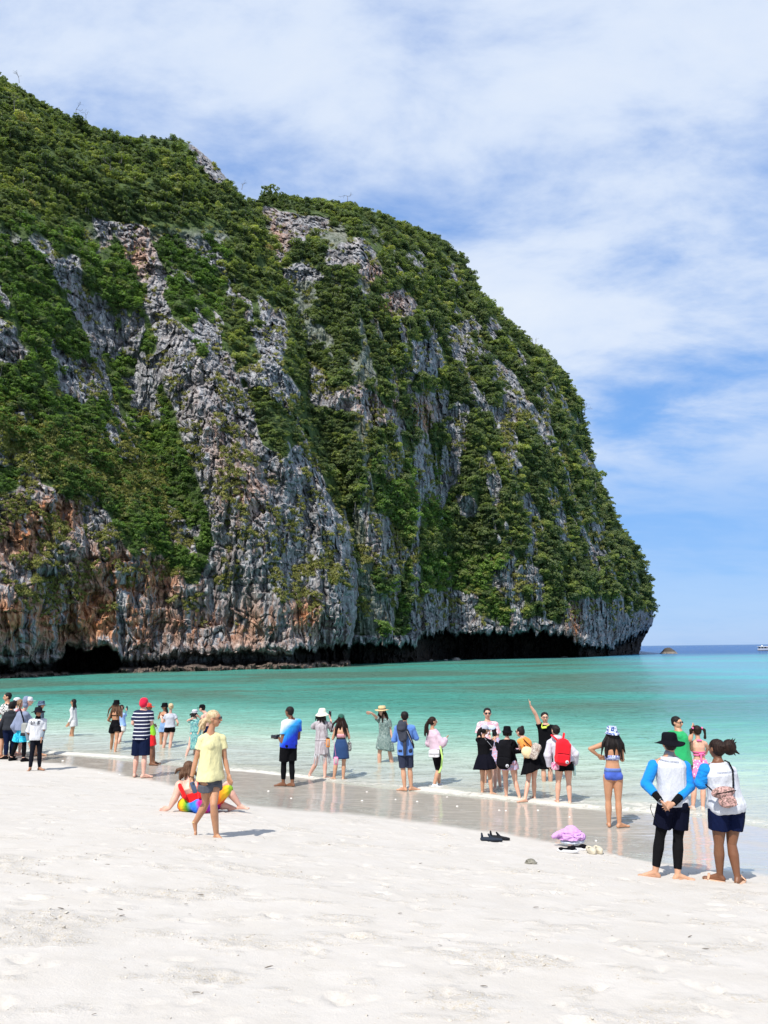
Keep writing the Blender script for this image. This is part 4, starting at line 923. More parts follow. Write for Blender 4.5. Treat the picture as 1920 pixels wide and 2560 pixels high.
        t0 = w_ + d * .018 * H - a_ * .018 * H; S.cone(t0, t0 + d * .026 * H - a_ * .014 * H, .0075 * H, .0060 * H, k=8); S.cone(t0 + d * .026 * H - a_ * .014 * H, t0 + d * .046 * H - a_ * .010 * H, .0060 * H, .0050 * H, k=8)
    def body(s, hands=True):
        S = Shape(); H = s.H; j = s.j; w = s.w
        s.tor(S, -.14, 1.06)
        S.cone(j['nk'] - s.u * .01 * H, s.hd((0, -.10, -.25)), .033 * H if not s.fem else .028 * H, .030 * H if not s.fem else .026 * H)
        for sd, sg in (('L', -1), ('R', 1)):
            S.cone(j['nk'] - s.u * .018 * H, j['sh' + sd], .030 * H, .034 * H if not s.fem else .028 * H)
            ua = (.030 if not s.fem else .026) * H * (.6 + .4 * w) * (1 if w < 1.15 else w * .95)
            S.cone(j['sh' + sd], j['el' + sd], ua * 1.12, ua * .80, mid=(.45, ua * 1.02)); S.cone(j['el' + sd], j['wr' + sd], ua * .80, .0155 * H, mid=(.3, ua * .86))
            if hands: s.hand(S, sd, getattr(s, 'fing', {}).get(sd))
            th = (.050 if not s.fem else .053) * H * w
            S.cone(j['hp' + sd], j['kn' + sd], th * 1.05, .031 * H * (.5 + .5 * w), mid=(.4, th * .90)); S.cone(j['kn' + sd], j['an' + sd], .0305 * H * (.5 + .5 * w), .0205 * H, mid=(.32, .0345 * H * (.5 + .5 * w)))
            bk = (s.f if True else 0)
            S.ell(j['hp' + sd] - s.f * .030 * H * w + s.u * .012 * H, (.044 * H * w, .046 * H * w, .050 * H), np.stack([s.r, s.f, s.u]))
            an, to = j['an' + sd], j['to' + sd]; td = to - an; td[2] = 0 if abs(td[2]) < .06 * H else td[2]; tn = td / (np.linalg.norm(td) + 1e-9); lat = np.cross(tn, s.u); lat /= np.linalg.norm(lat) + 1e-9
            heel = an - V3([0, 0, .022 * H]) - tn * .020 * H if abs(to[2] - an[2]) < .06 * H else an - tn * .012 * H
            S.cone(an, heel, .0215 * H, .019 * H); S.cone(heel, to, .019 * H, .0135 * H, ax=lat, sq=.8); S.cone(an, to, .021 * H, .011 * H)
            for k in (-1, 0, 1): S.cone(to + lat * k * .014 * H, to + lat * k * .016 * H + tn * (.022 - .004 * abs(k)) * H, .0105 * H, .0085 * H, k=8)
        if s.fem:
            for sg in (-1, 1):
                c = j['hip'] * .28 + j['nk'] * .72 + s.r * sg * .034 * H + s.f * .032 * H; S.ell(c, (.033 * H, .030 * H, .038 * H), np.stack([s.r, s.f, s.u]))
        hh = s.hh
        def e(c, r_): S.ell(s.hd(c), V3(r_) * hh, s.hfr)
        e((0, -.06, .12), (.355, .43, .38)); e((0, .08, -.12), (.30, .31, .33)); e((0, .15, -.36), (.16, .16, .13)); e((0, .22, .10), (.27, .18, .22))
        S.cone(s.hd((0, .37, .06)), s.hd((0, .47, -.10)), .035 * hh, .062 * hh, k=8)
        for sg in (-1, 1): e((sg * .355, -.03, -.02), (.045, .10, .13))
        s.bodyo = S.obj('body', s.skinm if hasattr(s, 'skinm') else SK[s.skin], s.root, s.vox, 2)
    def face(s, eyes=True, lips=True):
        if eyes:
            for sg in (-1, 1): Shape().ell(s.hd((sg * .135, .375, .045)), V3((.065, .04, .03)) * s.hh, s.hfr, 10).obj('eye', eye_m, s.root)
            for sg in (-1, 1): Shape().cone(s.hd((sg * .07, .385, .14)), s.hd((sg * .22, .345, .13)), .018 * s.hh, .012 * s.hh, k=6).obj('eyebrow', eye_m, s.root)
        if lips: Shape().ell(s.hd((0, .375, -.225)), V3((.10, .04, .032)) * s.hh, s.hfr, 10).obj('lips', lip_m, s.root)
    def glasses(s, mat=None, clear=False, frame=None):
        S = Shape()
        for sg in (-1, 1): S.ell(s.hd((sg * .155, .405, .05)), V3((.125, .03, .095)) * s.hh, s.hfr, 12)
        g = S.obj('sunglasses', mat or lens_m, s.root)
        S = Shape(); S.cone(s.hd((-.04, .42, .07)), s.hd((.04, .42, .07)), .014 * s.hh, .014 * s.hh, k=6)
        for sg in (-1, 1): S.cone(s.hd((sg * .27, .37, .08)), s.hd((sg * .38, -.02, .07)), .020 * s.hh, .014 * s.hh, k=6)
        f_ = S.obj('frame', frame or lens_m, g)
    def hair(s, style, col, L=.5, vox=None, width=.30, off=0.0, seed=1, messy=.03):
        S = Shape(); hh = s.hh; g = np.random.default_rng(seed); vox = vox or min(s.vox, .011)
        S.ell(s.hd((0, -.10, .17)), V3((.395, .435, .385)) * hh, s.hfr)
        if style != 'short': S.ell(s.hd((0, -.18, .02)), V3((.40, .36, .40)) * hh, s.hfr)
        else: S.ell(s.hd((0, -.20, .0)), V3((.345, .30, .33)) * hh, s.hfr)
        for k in range(16):
            a = g.uniform(-2.6, 2.6) ; z = g.uniform(.15, .45); p = (math.sin(a) * .33 * (1 - z * .5), -math.cos(a) * .36 * (1 - z * .5) - .08, z)
            S.cone(s.hd(p), s.hd((p[0] * 1.15, p[1] * 1.15, z - .12)), .06 * hh, .03 * hh, k=6)
        down = -s.u
        if style == 'long':      # a fall of locks down the back
            n = 15
            for k in range(n):
                u = (k / (n - 1) - .5) * 2; p0 = s.hd((u * .36, -.30 + .16 * abs(u), .0)); wv = g.normal(0, messy, 3) * s.H * .3
                p1 = p0 + down * L * .45 * s.H - s.f * .02 * s.H + s.hfr[0] * u * width * .12 * s.H + wv + s.hfr[0] * off * .5
                p2 = p0 + down * L * g.uniform(.82, 1.05) * s.H - s.f * .012 * s.H + s.hfr[0] * u * width * .17 * s.H + wv * 1.6 + s.hfr[0] * off
                S.cone(p0, p1, .016 * s.H, .017 * s.H, k=8); S.cone(p1, p2, .017 * s.H, .006 * s.H, k=8)
        if style == 'tail':
            p0 = s.hd((0, -.5, .22)); S.ell(p0, V3((.13, .13, .13)) * hh, s.hfr)
            for k in range(7):
                v_ = g.normal(0, .012, 3) * s.H; p1 = p0 - s.hfr[1] * .035 * s.H + down * L * .4 * s.H + v_; p2 = p1 + down * L * .6 * s.H + v_ * 1.5 + s.hfr[1] * .01 * s.H
                S.cone(p0, p1, .014 * s.H, .016 * s.H, k=8); S.cone(p1, p2, .016 * s.H, .005 * s.H, k=8)
        if style in ('bun', 'topbun'):
            c = (0, -.30, .50) if style == 'topbun' else (0, -.52, .18); S.ell(s.hd(c), V3((.19, .19, .18)) * hh, s.hfr)
            for k in range(9):
                d_ = g.normal(size=3); d_ /= np.linalg.norm(d_); S.cone(s.hd(c), s.hd(V3(c) + d_ * .30), .05 * hh, .012 * hh, k=6)
        if style == 'bob':
            for k in range(13):
                u = (k / 12 - .5) * 2; p0 = s.hd((u * .38, -.26 + .22 * abs(u), .05)); S.cone(p0, p0 + down * L * s.H + g.normal(0, .004, 3), .020 * s.H, .012 * s.H, k=8)
        s.hairo = S.obj('hair', HR[col], s.root, vox, 1, fold=.0025 if style == 'short' else .004, fsc=14, stretch=(1, 1, .25)); return s.hairo
    def tee(s, mat, hem=-.02, sleeve=.5, g=.010, neck=.985, flare=.018, fold=.006, name='shirt', sleeves='LR', armg=.010, slname=None, vox=None):
        S = Shape(); H = s.H; j = s.j; s.tor(S, hem, neck, g, flare)
        for sd in ('L', 'R'):
            top = j['nk'] - s.u * .028 * H; S.cone(top, j['sh' + sd], .028 * H + g * .6, (.033 if not s.fem else .028) * H + g * (.7 if slname is None else -.1))
        if s.fem:
            for sg in (-1, 1): S.ell(j['hip'] * .28 + j['nk'] * .72 + s.r * sg * .034 * H + s.f * .036 * H, (.036 * H + g * .5, .034 * H + g * .5, .046 * H), np.stack([s.r, s.f, s.u]))
        def arm(S, sd):
            ua = (.030 if not s.fem else .026) * H * (.6 + .4 * s.w) * (1 if s.w < 1.15 else s.w * .95) * 1.12
            e = j['sh' + sd] * (1 - min(sleeve, 1)) + j['el' + sd] * min(sleeve, 1)
            S.ell(j['sh' + sd], (ua + armg * (.4 if slname is None else .75),) * 3); S.cone(j['sh' + sd], e, ua + armg * (.35 if slname is None else .7), ua * (.98 if sleeve < 1 else .82) + armg * 1.1, flat=True)
            if sleeve > 1:
                S.ell(j['el' + sd], (ua * .82 + armg * 1.3,) * 3); t_ = min(1, sleeve - 1); e2 = j['el' + sd] * (1 - t_) + j['wr' + sd] * t_
                S.cone(j['el' + sd], e2, ua * .82 + armg * 1.2, (.017 * H * t_ + ua * .8 * (1 - t_)) + armg, flat=True)
        if slname is None:
            for sd in sleeves: arm(S, sd)
        o = S.obj(name, mat, s.root, vox or s.vox, 2, fold=fold, fsc=7)
        if slname is not None:
            for sd in sleeves:
                S = Shape(); arm(S, sd); S.obj('sleeve', slname, s.root, vox or s.vox, 2, fold=fold, fsc=12, stretch=(.6, .6, 1.2), seed=3)
        s.shirto = o; return o
    def legs(s, mat, t=.5, g=.012, flare=.015, top=.22, fold=.005, name='shorts', vox=None):
        """t counts down the leg: 1 knee, 2 ankle"""
        S = Shape(); H = s.H; j = s.j; g0 = min(g, .010); s.tor(S, -.14, top, g0)
        for sd in ('L', 'R'):
            th = (.050 if not s.fem else .053) * H * s.w; hp_, kn, an = j['hp' + sd], j['kn' + sd], j['an' + sd]
            S.ell(hp_ - s.f * .030 * H * s.w + s.u * .012 * H, (.044 * H * s.w + g0, .046 * H * s.w + g0, .050 * H + g0), np.stack([s.r, s.f, s.u]))
            t1 = min(t, 1); e = hp_ * (1 - t1) + kn * t1; rr = np.interp(t1, (0, .4, 1), (th * 1.05, th * .92, .032 * H * (.5 + .5 * s.w)))
            S.cone(hp_, e, th * 1.05 + g, rr + g + flare, flat=True)
            if t > 1:
                S.ell(kn, (.032 * H + g,) * 3); t2 = min(1, t - 1); e2 = kn * (1 - t2) + an * t2
                S.cone(kn, e2, .0315 * H * (.5 + .5 * s.w) + g, np.interp(t2, (0, .32, 1), (.031 * H, .034 * H, .0215 * H)) + g, flat=True, mid=(.32 / max(t2, .33), .0350 * H * (.5 + .5 * s.w) + g) if t2 > .4 else None)
        return S.obj(name, mat, s.root, vox or s.vox, 2, fold=fold, fsc=9, seed=2)
    def skirt(s, mat, top=.3, hem=.35, flare=.05, pleats=9, amp=.10, name='skirt', g=.012, slit=0, tilt=0):
        """lofted skirt: top in torso units, hem as height over the ground in body heights"""
        k = 56; rs = []; H = s.H; th = np.arange(k) * 2 * math.pi / k
        tb = s.tab; t_end = (hem * H - s.j['hip'][2]) / (s.j['nk'][2] - s.j['hip'][2]); n = 12; hmax = .092 * s.w
        for i in range(n):
            u = i / (n - 1); t = top * (1 - u) + t_end * u
            rx = np.interp(t, [q[0] for q in tb], [q[1] for q in tb]); ry = np.interp(t, [q[0] for q in tb], [q[2] for q in tb])
            if t < .05: rx, ry = .091, .068
            ring = s.torso_ring(max(t, -.0) if t > 0 else 0, rx + flare * u, ry + flare * u * .9, g, k)
            if t < 0: ring = ring + V3([0, 0, t * (s.j['nk'][2] - s.j['hip'][2])])
            c = ring.mean(0); ph = np.cos(th * pleats + 1.3 * math.sin(3 * u)) * .6 + np.cos(th * (pleats * 1.7) + 2) * .4
            ring = c + (ring - c) * (1 + amp * u * ph)[:, None]; ring[:, 2] += tilt * u * np.cos(th) * H; rs.append(ring)
        o = Shape().rings(rs).obj(name, mat, s.root); return o
    def hat(s, kind, mat, mat2=None, tilt=0):
        S = Shape(); hh = s.hh; k = 28; th = np.arange(k) * 2 * math.pi / k
        def ring(rx, ry, z, wob=0, dy=-.04): return np.array([s.hd((math.cos(a) * rx, math.sin(a) * ry + dy, z + wob * math.sin(2 * a + 1))) for a in th])
        if kind == 'bucket': prof = [(.62, .66, .02, .05), (.60, .64, .0, .05), (.43, .50, .20, .02), (.42, .48, .30, 0), (.38, .44, .56, 0), (.33, .38, .62, 0), (.1, .1, .64, 0)]
        elif kind == 'wide': prof = [(.84, .86, .06, .07), (.82, .84, .03, .07), (.46, .52, .20, .02), (.43, .49, .32, 0), (.40, .46, .58, 0), (.32, .38, .66, 0), (.1, .1, .66, 0)]
        elif kind == 'sun': prof = [(.80, .82, -.10, .06), (.78, .80, -.13, .06), (.46, .52, .20, .02), (.43, .49, .32, 0), (.36, .42, .60, 0), (.24, .28, .70, 0), (.05, .05, .72, 0)]
        elif kind == 'straw': prof = [(.86, .88, .14, .05), (.86, .88, .11, .05), (.44, .50, .22, .0), (.43, .49, .32, 0), (.41, .46, .56, 0), (.33, .38, .63, 0), (.1, .1, .64, 0)]
        elif kind == 'fedora': prof = [(.60, .64, .22, .05), (.59, .63, .19, .05), (.42, .49, .24, .0), (.42, .49, .34, 0), (.38, .45, .58, 0), (.30, .36, .64, 0), (.1, .1, .60, 0)]
        else: prof = [(.405, .47, .10, 0), (.41, .475, .16, 0), (.40, .46, .34, 0), (.32, .38, .50, 0), (.18, .20, .58, 0), (.03, .03, .60, 0)]
        S.rings([ring(a, b, z, w_) for a, b, z, w_ in prof]); h = S.obj('hat' if kind != 'cap' else 'cap', mat, s.root)
        if kind == 'cap':
            S = Shape(); rs = []
            for z0 in (.12, .155):
                rs.append(np.array([s.hd((math.cos(a) * .34, .38 + max(0, math.sin(a)) * .42 - .10 * (math.sin(a) < 0), z0 - .04 * math.sin(a) - .06 * abs(math.cos(a)))) for a in th]))
            S.rings(rs).obj('visor', mat2 or mat, h)
        elif mat2 is not None:
            S = Shape(); S.rings([ring(.445, .505, .23), ring(.445, .505, .33)]); S.obj('hat_band', mat2, h)
        return h
    def shoes(s, mat, sole=None, kind='shoe'):
        for sd in ('L', 'R'):
            S = Shape(); H = s.H; an, to = s.j['an' + sd], s.j['to' + sd]; td = to - an; td[2] = 0; tn = td / np.linalg.norm(td); lat = np.cross(tn, s.u)
            heel = an - V3([0, 0, .022 * H]) - tn * .02 * H
            if kind == 'shoe':
                S.cone(heel, to + tn * .02 * H, .027 * H, .020 * H, ax=lat, sq=.85); S.cone(an + s.u * .002 * H, (an + to) / 2, .027 * H, .021 * H); S.obj('shoe', mat, s.root, s.vox, 1)
            else:      # slipper: a flat sole and a strap
                c = (heel + to) / 2 + tn * .008 * H; z0 = min(s.j['an' + sd][2] - .042 * H, 0) 
                c = V3([c[0], c[1], s.j['an' + sd][2] - .047 * H]); L_ = .078 * H; k = 24; th = np.arange(k) * 2 * math.pi / k
                rs = [V3([c[0], c[1], c[2] + z]) + np.cos(th)[:, None] * tn * L_ * q + np.sin(th)[:, None] * lat * .034 * H * q for z, q in ((-.004, .96), (.0, 1), (.012 * H, 1.02), (.014 * H, .97))]
                sl = Shape().rings(rs).obj('slipper', mat, s.root); S = Shape(); p = to * .8 + an * .2
                S.cone(p - lat * .030 * H - s.u * .004 * H, p + s.u * .022 * H, .008 * H, .010 * H, ax=tn, sq=.5); S.cone(p + s.u * .022 * H, p + lat * .030 * H - s.u * .004 * H, .010 * H, .008 * H, ax=tn, sq=.5); S.obj('strap', sole or mat, sl)
    def tube(s, pts, r, mat, name='strap', parent=None, flatw=None, k=8):
        S = Shape()
        for a, b in zip(pts[:-1], pts[1:]): S.cone(a, b, r, r, k=k)
        return S.obj(name, mat, parent or s.root)
    def bandring(s, t0, t1, mat, name, g=.006, fold=0):
        S = Shape(); s.tor(S, t0, t1, g); return S.obj(name, mat, s.root)
    def cuff(s, sd, a, b, mat, name, g=.005, seg='fore'):
        p, q = (s.j['el' + sd], s.j['wr' + sd]) if seg == 'fore' else (s.j['sh' + sd], s.j['el' + sd]); ua = (.030 if not s.fem else .026) * s.H * .85
        Shape().cone(p * (1 - a) + q * a, p * (1 - b) + q * b, (ua * (1 - a) + .0165 * s.H * a) + g, (ua * (1 - b) + .0165 * s.H * b) + g, flat=True).obj(name, mat, s.root, s.vox, 1, fold=.0015, fsc=20)
def text_on(target, txt, centre, right_, up_, size, mat, parent, ray, off=.004, width=None):
    cu = bpy.data.curves.new('lettering', 'FONT'); cu.body = txt; cu.size = 1.0; cu.align_x = 'CENTER'; cu.align_y = 'CENTER'; cu.offset = .03
    tmp = bpy.data.objects.new('tmp', cu); sc.collection.objects.link(tmp); dg = bpy.context.evaluated_depsgraph_get(); me = bpy.data.meshes.new_from_object(tmp.evaluated_get(dg)); bpy.data.objects.remove(tmp)
    n = len(me.vertices); c = np.empty(n * 3, np.float32); me.vertices.foreach_get('co', c); c = c.reshape(-1, 3); c = c * (width / (c[:, 0].max() - c[:, 0].min()) if width else size) 
    bm = bmesh.new(); bm.from_mesh(target.data); bv = BVHTree.FromBMesh(bm); bm.free(); out = []
    ray = Vector(ray).normalized()
    for x_, y_, _ in c:
        p = Vector(centre) + Vector(right_) * float(x_) + Vector(up_) * float(y_); h = bv.ray_cast(p - ray * 1.0, ray)[0]
        out.append(tuple((h if h is not None else p) - ray * off))
    me.vertices.foreach_set('co', np.array(out, np.float32).ravel()); me.update(); return link('lettering', me, mat, parent)
def worn(name, label, cat, at, group=None):
    return empty(name, tuple(at), label=label, category=cat, **({'group': group} if group else {}))
def relobj(S, name, mat, root, origin, vox=None, sm=1, fold=0, **k):
    S.v = [v - V3(origin) for v in S.v]; return S.obj(name, mat, root, vox, sm, fold=fold, **k)
def phone(f, c, fr, label, size=(.075, .009, .15), mat=None):
    c = V3(c) + f.base; r_ = worn('phone', label, 'phone', c); S = Shape().box((0, 0, 0), size, fr, .3); S.obj('case', mat or phone_m, r_)
    S = Shape().box(-V3(fr[1]) * .006 + V3(fr[0]) * .018 + V3(fr[2]) * .05, (.026, .004, .03), fr, .3); S.obj('camera_bump', lens_m, r_); return r_

# ------------------------------------------------------------------ the people on the shore
FR = lambda yaw=0, pitch=0: np.stack([V3([math.cos(R(yaw)), math.sin(R(yaw)), 0]), V3([-math.sin(R(yaw)) * math.cos(R(pitch)), math.cos(R(yaw)) * math.cos(R(pitch)), -math.sin(R(pitch))]), V3([-math.sin(R(yaw)) * math.sin(R(pitch)), math.cos(R(yaw)) * math.sin(R(pitch)), math.cos(R(pitch))])])
# 1 man in black and white patterned T-shirt, far left
f = Fig('man in black and white patterned T-shirt with folded arms at the far left', [(2, 1893), (16, 1893)], 1732, yaw=150, skin='warm', hyaw=120, vox=.015, J={'elL': (30, 1800, -.1), 'wrL': (6, 1804, -.28), 'elR': (-12, 1800, -.1), 'wrR': (8, 1800, -.25)})
f.hair('short', 'black'); f.face(); f.tee(C_('bw_print', (.015, .015, .015), 'swirl', (.7, .7, .68), (.015, .015, .015), 1.6), sleeve=.5, name='shirt'); f.legs(black, .9)
# 2 woman in charcoal hoodie
f = Fig('woman with black hair in charcoal hoodie and navy leggings at the far left edge', [(14, 1898), (27, 1896)], 1754, yaw=8, sex='f', skin='warm', vox=.014, w=1.18, toes={'L': (-.9, -.2, 0)}, J={'elL': (-4, 1826, -.05), 'wrL': (-6, 1856, 0), 'elR': (40, 1822, .1), 'wrR': (34, 1834, .28)})
f.hair('bob', 'black', L=.06); hood = f.tee(charcoal, hem=-.05, sleeve=2, g=.022, flare=.03, name='hoodie', armg=.02); f.legs(navy, 1.9, g=.012, flare=.0, name='leggings'); f.shoes(black)
Shape().ell(f.j['nk'] - f.f * .07 - V3([0, 0, .05]), (.11, .05, .09), np.stack([f.r, f.f, f.u])).obj('hood', charcoal, hood, .014, 1, fold=.004)
# 3 woman in pink top, mostly hidden
f = Fig('woman with light brown hair in pink top behind the grey shirted man', [(36, 1889), (48, 1889)], 1749, yaw=-30, sex='f', skin='pink', vox=.015, hyaw=-70)
f.hair('bob', 'lbrown', L=.05); f.face(); f.tee(C_('pink_cloth', (.75, .28, .32)), sleeve=.5); f.legs(C_('rose_cloth', (.55, .20, .25)), .8)
f = Fig('person with black hair and white cap between the dark hoodie and the pink top', [(28, 1886), (36, 1886)], 1745, yaw=-60, skin='fair', vox=.015, sex='f')
f.hair('bob', 'black', L=.05); f.hat('cap', white); f.tee(C_('pale_grey_cloth', (.5, .52, .55)), sleeve=.6); f.legs(black, 1.0)
# 4 tall man in blue grey hooded shirt
f = Fig('tall man in grey blue hooded shirt and turquoise swim shorts over black leggings', [(27, 1902), (58, 1904)], 1739, yaw=-35, skin='pink', vox=.013, hyaw=-75, hat=.02, J={'cx': 50, 'nk': (58, 1778), 'hd': (73, 1754), 'elR': (86, 1812, .1), 'wrR': (92, 1800, .3), 'elL': (34, 1816, -.08), 'wrL': (45, 1838, .05)})
gb = C_('grey_blue_cloth', (.20, .235, .34)); sh = f.tee(gb, hem=-.14, sleeve=2, g=.035, flare=.06, armg=.03, fold=.012, name='shirt'); f.legs(C_('turquoise_print', (.01, .34, .55), 'swirl', (.04, .62, .80), (.01, .40, .6), 1.6), .85, g=.03, flare=.05, fold=.01); f.legs(black, 1.88, g=.005, flare=0, name='leggings')
f.hat('cap', white, C_('grey_peak', (.35, .36, .36))); f.hair('short', 'black'); f.shoes(black); f.face()
Shape().ell(f.hd((0, -.34, .16)), V3((.50, .42, .56)) * f.hh, f.hfr).obj('hood', gb, sh, .013, 1, fold=.01)
Shape().ell(f.hd((0, -.35, -.35)), V3((.42, .36, .40)) * f.hh, f.hfr).obj('hood_collar', gb, sh, .013, 1, fold=.008)
o_ = f.P(62, 1822, -.26); b_ = worn('crossbody_bag', 'grey and black crossbody bag on the back of the tall man in the hooded shirt', 'bag', V3(o_) + f.base)
relobj(Shape().box(o_, (.20, .12, .34), FR(-20), .35), 'bag_body', C_('bag_grey', (.30, .31, .29)), b_, o_, .013, 2, .004); relobj(Shape().box(V3(o_) - V3([0, 0, .15]), (.22, .13, .10), FR(-20), .3), 'bag_base', charcoal, b_, o_)
relobj(Shape().cone(f.P(49, 1768, -.12), f.P(57, 1794, -.22), .018, .018, k=8).cone(f.P(57, 1794, -.22), f.P(62, 1815, -.24), .018, .018, k=8), 'strap', black, b_, o_)
# 5 person in LOVE T-shirt
f = Fig('person in white LOVE T-shirt, grey arm sleeves, dark leggings and black bucket hat', [(75, 1927), (98, 1926)], 1766, yaw=-155, skin='mid', vox=.011, hyaw=-125, hp=.25, hat=.03, toes={'L': (.9, -.4, 0)}, J={'elR': (69, 1838, 0), 'wrR': (72, 1857, -.02), 'elL': (107, 1832, 0), 'wrL': (104, 1846, -.15)})
t = f.tee(white, hem=-.1, sleeve=.75, g=.028, flare=.03, armg=.03, fold=.008); f.legs(C_('legging_ink', (.007, .008, .014)), 1.93, g=.005, flare=0, name='leggings')
f.hat('wide', C_('ink_cloth', (.009, .009, .014))); f.hair('bob', 'black', L=.03); f.face()
f.cuff('R', -.6, .72, C_('sleeve_grey', (.17, .21, .25)), 'arm_sleeve', .012); f.cuff('R', .72, .95, C_('mint_cloth', (.45, .78, .72)), 'wristband', .014); f.cuff('L', -.5, .9, C_('sleeve_grey', (.2, .2, .2)), 'arm_sleeve', .012)
Shape().cone(f.j['nk'] - V3([0, 0, .02]), f.j['nk'] + V3([0, 0, .06]), .085, .060).obj('neck_gaiter', black, f.root, .011, 1, fold=.003)
ink = flat('print_ink', (.02, .02, .03), .7)
for tx, px_, w_ in (('L', 85.4, .058), ('O', 90.6, .070), ('E', 101, .056)):
    text_on(t, tx, f.P(px_, 1806, 0), (1, 0, 0), (0, 0, 1), .1, ink, f.root, (0, 1, 0), width=w_, off=.016)
arc = Shape()
for c_ in (95.3, 98.6):
    pts = [f.P(c_ - 1.6 + i * .8, 1807.6 - (abs(i - 2) ** 2) * .55, 0) for i in range(5)]
    for a_, b2 in zip(pts[:-1], pts[1:]): arc.cone(V3(a_) - V3([0, .2, 0]), V3(b2) - V3([0, .2, 0]), .006, .006, k=5)
text_on(t, 'worldwide love', f.P(94, 1811.8, 0), (1, 0, 0), (0, 0, 1), .02, flat('print_grey', (.3, .3, .36)), f.root, (0, 1, 0), width=.15)
text_on(t, 'V', f.P(96.6, 1806, 0), (1, 0, 0), (0, 0, 1), .1, flat('print_pale', (.35, .42, .45)), f.root, (0, 1, 0), width=.06)
# 5b small hat behind
f = Fig('person behind in blue patterned bucket hat above the black bucket hat', [(88, 1890), (100, 1890)], 1750, yaw=-60, skin='warm', vox=.015, hat=.03)
f.hat('bucket', C_('blue_print', (.03, .05, .09), 'swirl', (.12, .2, .28), (.02, .02, .04), 2)); f.hair('short', 'black'); f.tee(C_('slate_cloth', (.08, .12, .16)), sleeve=1.8); f.legs(navy, 1.0)
# 6 woman in white lace dress in the water
f = Fig('woman with long black hair in short white dress standing in the water alone', [(174, 1843), (183, 1843)], 1747, yaw=95, sex='f', skin='tan', vox=.015, water=1843, w=.95, J={'cx': 179, 'elR': (181, 1792, .1), 'wrR': (176, 1806, .12), 'elL': (180, 1793, -.14), 'wrL': (171, 1808, -.18), 'nk': (183, 1765), 'hd': (183, 1755.5)})
f.hair('long', 'black', L=.19, width=.18); f.glasses(); wl_ = C_('white_gauze', (.62, .61, .62)); f.tee(wl_, hem=.1, sleeve=1.85, g=.014, armg=.018, name='blouse'); f.skirt(wl_, .35, .405, .012, 6, .05, 'dress_skirt')
# 7 woman with long wavy brown hair, black hat
f = Fig('woman with very long wavy brown hair, black bucket hat and black shorts', [(277, 1881), (287, 1885)], 1748, yaw=-10, sex='f', skin='tan', vox=.012, hat=.03, J={'cx': 284, 'elL': (270, 1800, .06), 'wrL': (276, 1804, .24), 'elR': (304, 1792, .1), 'wrR': (305, 1776, .25)})
f.hair('long', 'brown', L=.30, width=.5, messy=.06, off=.0); f.hat('bucket', black); f.bandring(.60, .66, black, 'bikini_strap'); f.legs(black, .42, g=.02, flare=.035, top=.38)
# 8 woman with visor filming
f = Fig('woman in light blue shirt and sun visor filming behind the long haired woman', [(290, 1876), (299, 1874)], 1760, yaw=-25, sex='f', skin='pink', vox=.013, J={'cx': 300, 'elR': (314, 1789, .1), 'wrR': (316, 1778, .2), 'ha': 0, 'nk': (303, 1781), 'elL': (292, 1796, 0)})
f.hair('bob', 'dbrown', L=.03); f.tee(C_('sky_cloth', (.28, .43, .75)), hem=-.05, sleeve=2, g=.016, armg=.008); f.legs(C_('pale_shorts', (.62, .60, .56)), .42, g=.02, flare=.03)
Shape().cone(f.hd((0, 0, .12)), f.hd((0, 0, .26)), .43 * f.hh, .42 * f.hh, flat=True, k=20).obj('visor', C_('taupe_cloth', (.16, .12, .09)), f.root)
f.cuff('R', .05, .9, C_('mint_cloth', (.45, .78, .72)), 'sleeve_end', .012); phone(f, f.P(317.5, 1770.5, .24), FR(-20), 'black phone held up by the woman with the sun visor', mat=phone_m)
# 9 striped shirt man
f = Fig('man in red cap, navy and white striped shirt and navy shorts at the water edge', [(336, 1943), (358, 1945)], 1746, yaw=-8, skin='pink', vox=.010, hat=.01, w=1.05, toes={'R': (.85, .5, 0)}, J={'cx': 351, 'elL': (332, 1808, .0), 'wrL': (340, 1812, .26), 'elR': (379, 1808, .02), 'wrR': (372, 1815, .26), 'nk': (359, 1774), 'hd': (360, 1759)})
t = f.tee(C_('striped_jersey', (.018, .022, .055), 'stripes', (.74, .75, .78), None, 11.2, rough=.8), hem=-.12, sleeve=.72, g=.024, flare=.03, armg=.018, fold=.007)
f.cuff('L', .68, .74, white, 'cuff', .03, 'upper'); f.cuff('R', .68, .74, white, 'cuff', .03, 'upper')
f.legs(navy, .93, g=.026, flare=.045, fold=.007); redc = C_('red_cap_cloth', (.62, .012, .05)); f.hair('short', 'dbrown'); f.hat('cap', redc)
Shape().ell(f.hd((0, -.16, .04)), V3((.42, .42, .46)) * f.hh, f.hfr).obj('cap_shade', redc, f.root, .012, 1)
# 10 lime shirt man
f = Fig('man in lime green shirt, red shorts and red cap half hidden behind the striped shirt', [(377, 1914), (384, 1911)], 1759, yaw=-75, skin='brown', vox=.012, hat=.01, toes={'R': (1, -.1, 0), 'L': (1, -.1, 0)}, J={'cx': 375, 'nk': (368, 1784), 'hd': (371, 1769), 'elR': (378, 1808, -.1), 'wrR': (385, 1812, .05)})
f.hat('cap', C_('orange_red_cloth', (.70, .05, .03))); f.hair('short', 'black'); f.tee(C_('lime_cloth', (.28, .62, .03)), hem=-.14, sleeve=.6, g=.025, armg=.016); f.legs(C_('red_shorts_cloth', (.72, .015, .02)), .80, g=.022, flare=.03); f.face()
o_ = f.P(388, 1820, -.02); b_ = worn('phone_strap', 'black looped phone strap held by the man in lime green shirt', 'strap', V3(o_) + f.base); pts = [V3([math.cos(a) * .07, 0, math.sin(a) * .022]) for a in np.linspace(0, 6.28, 13)]; S = Shape()
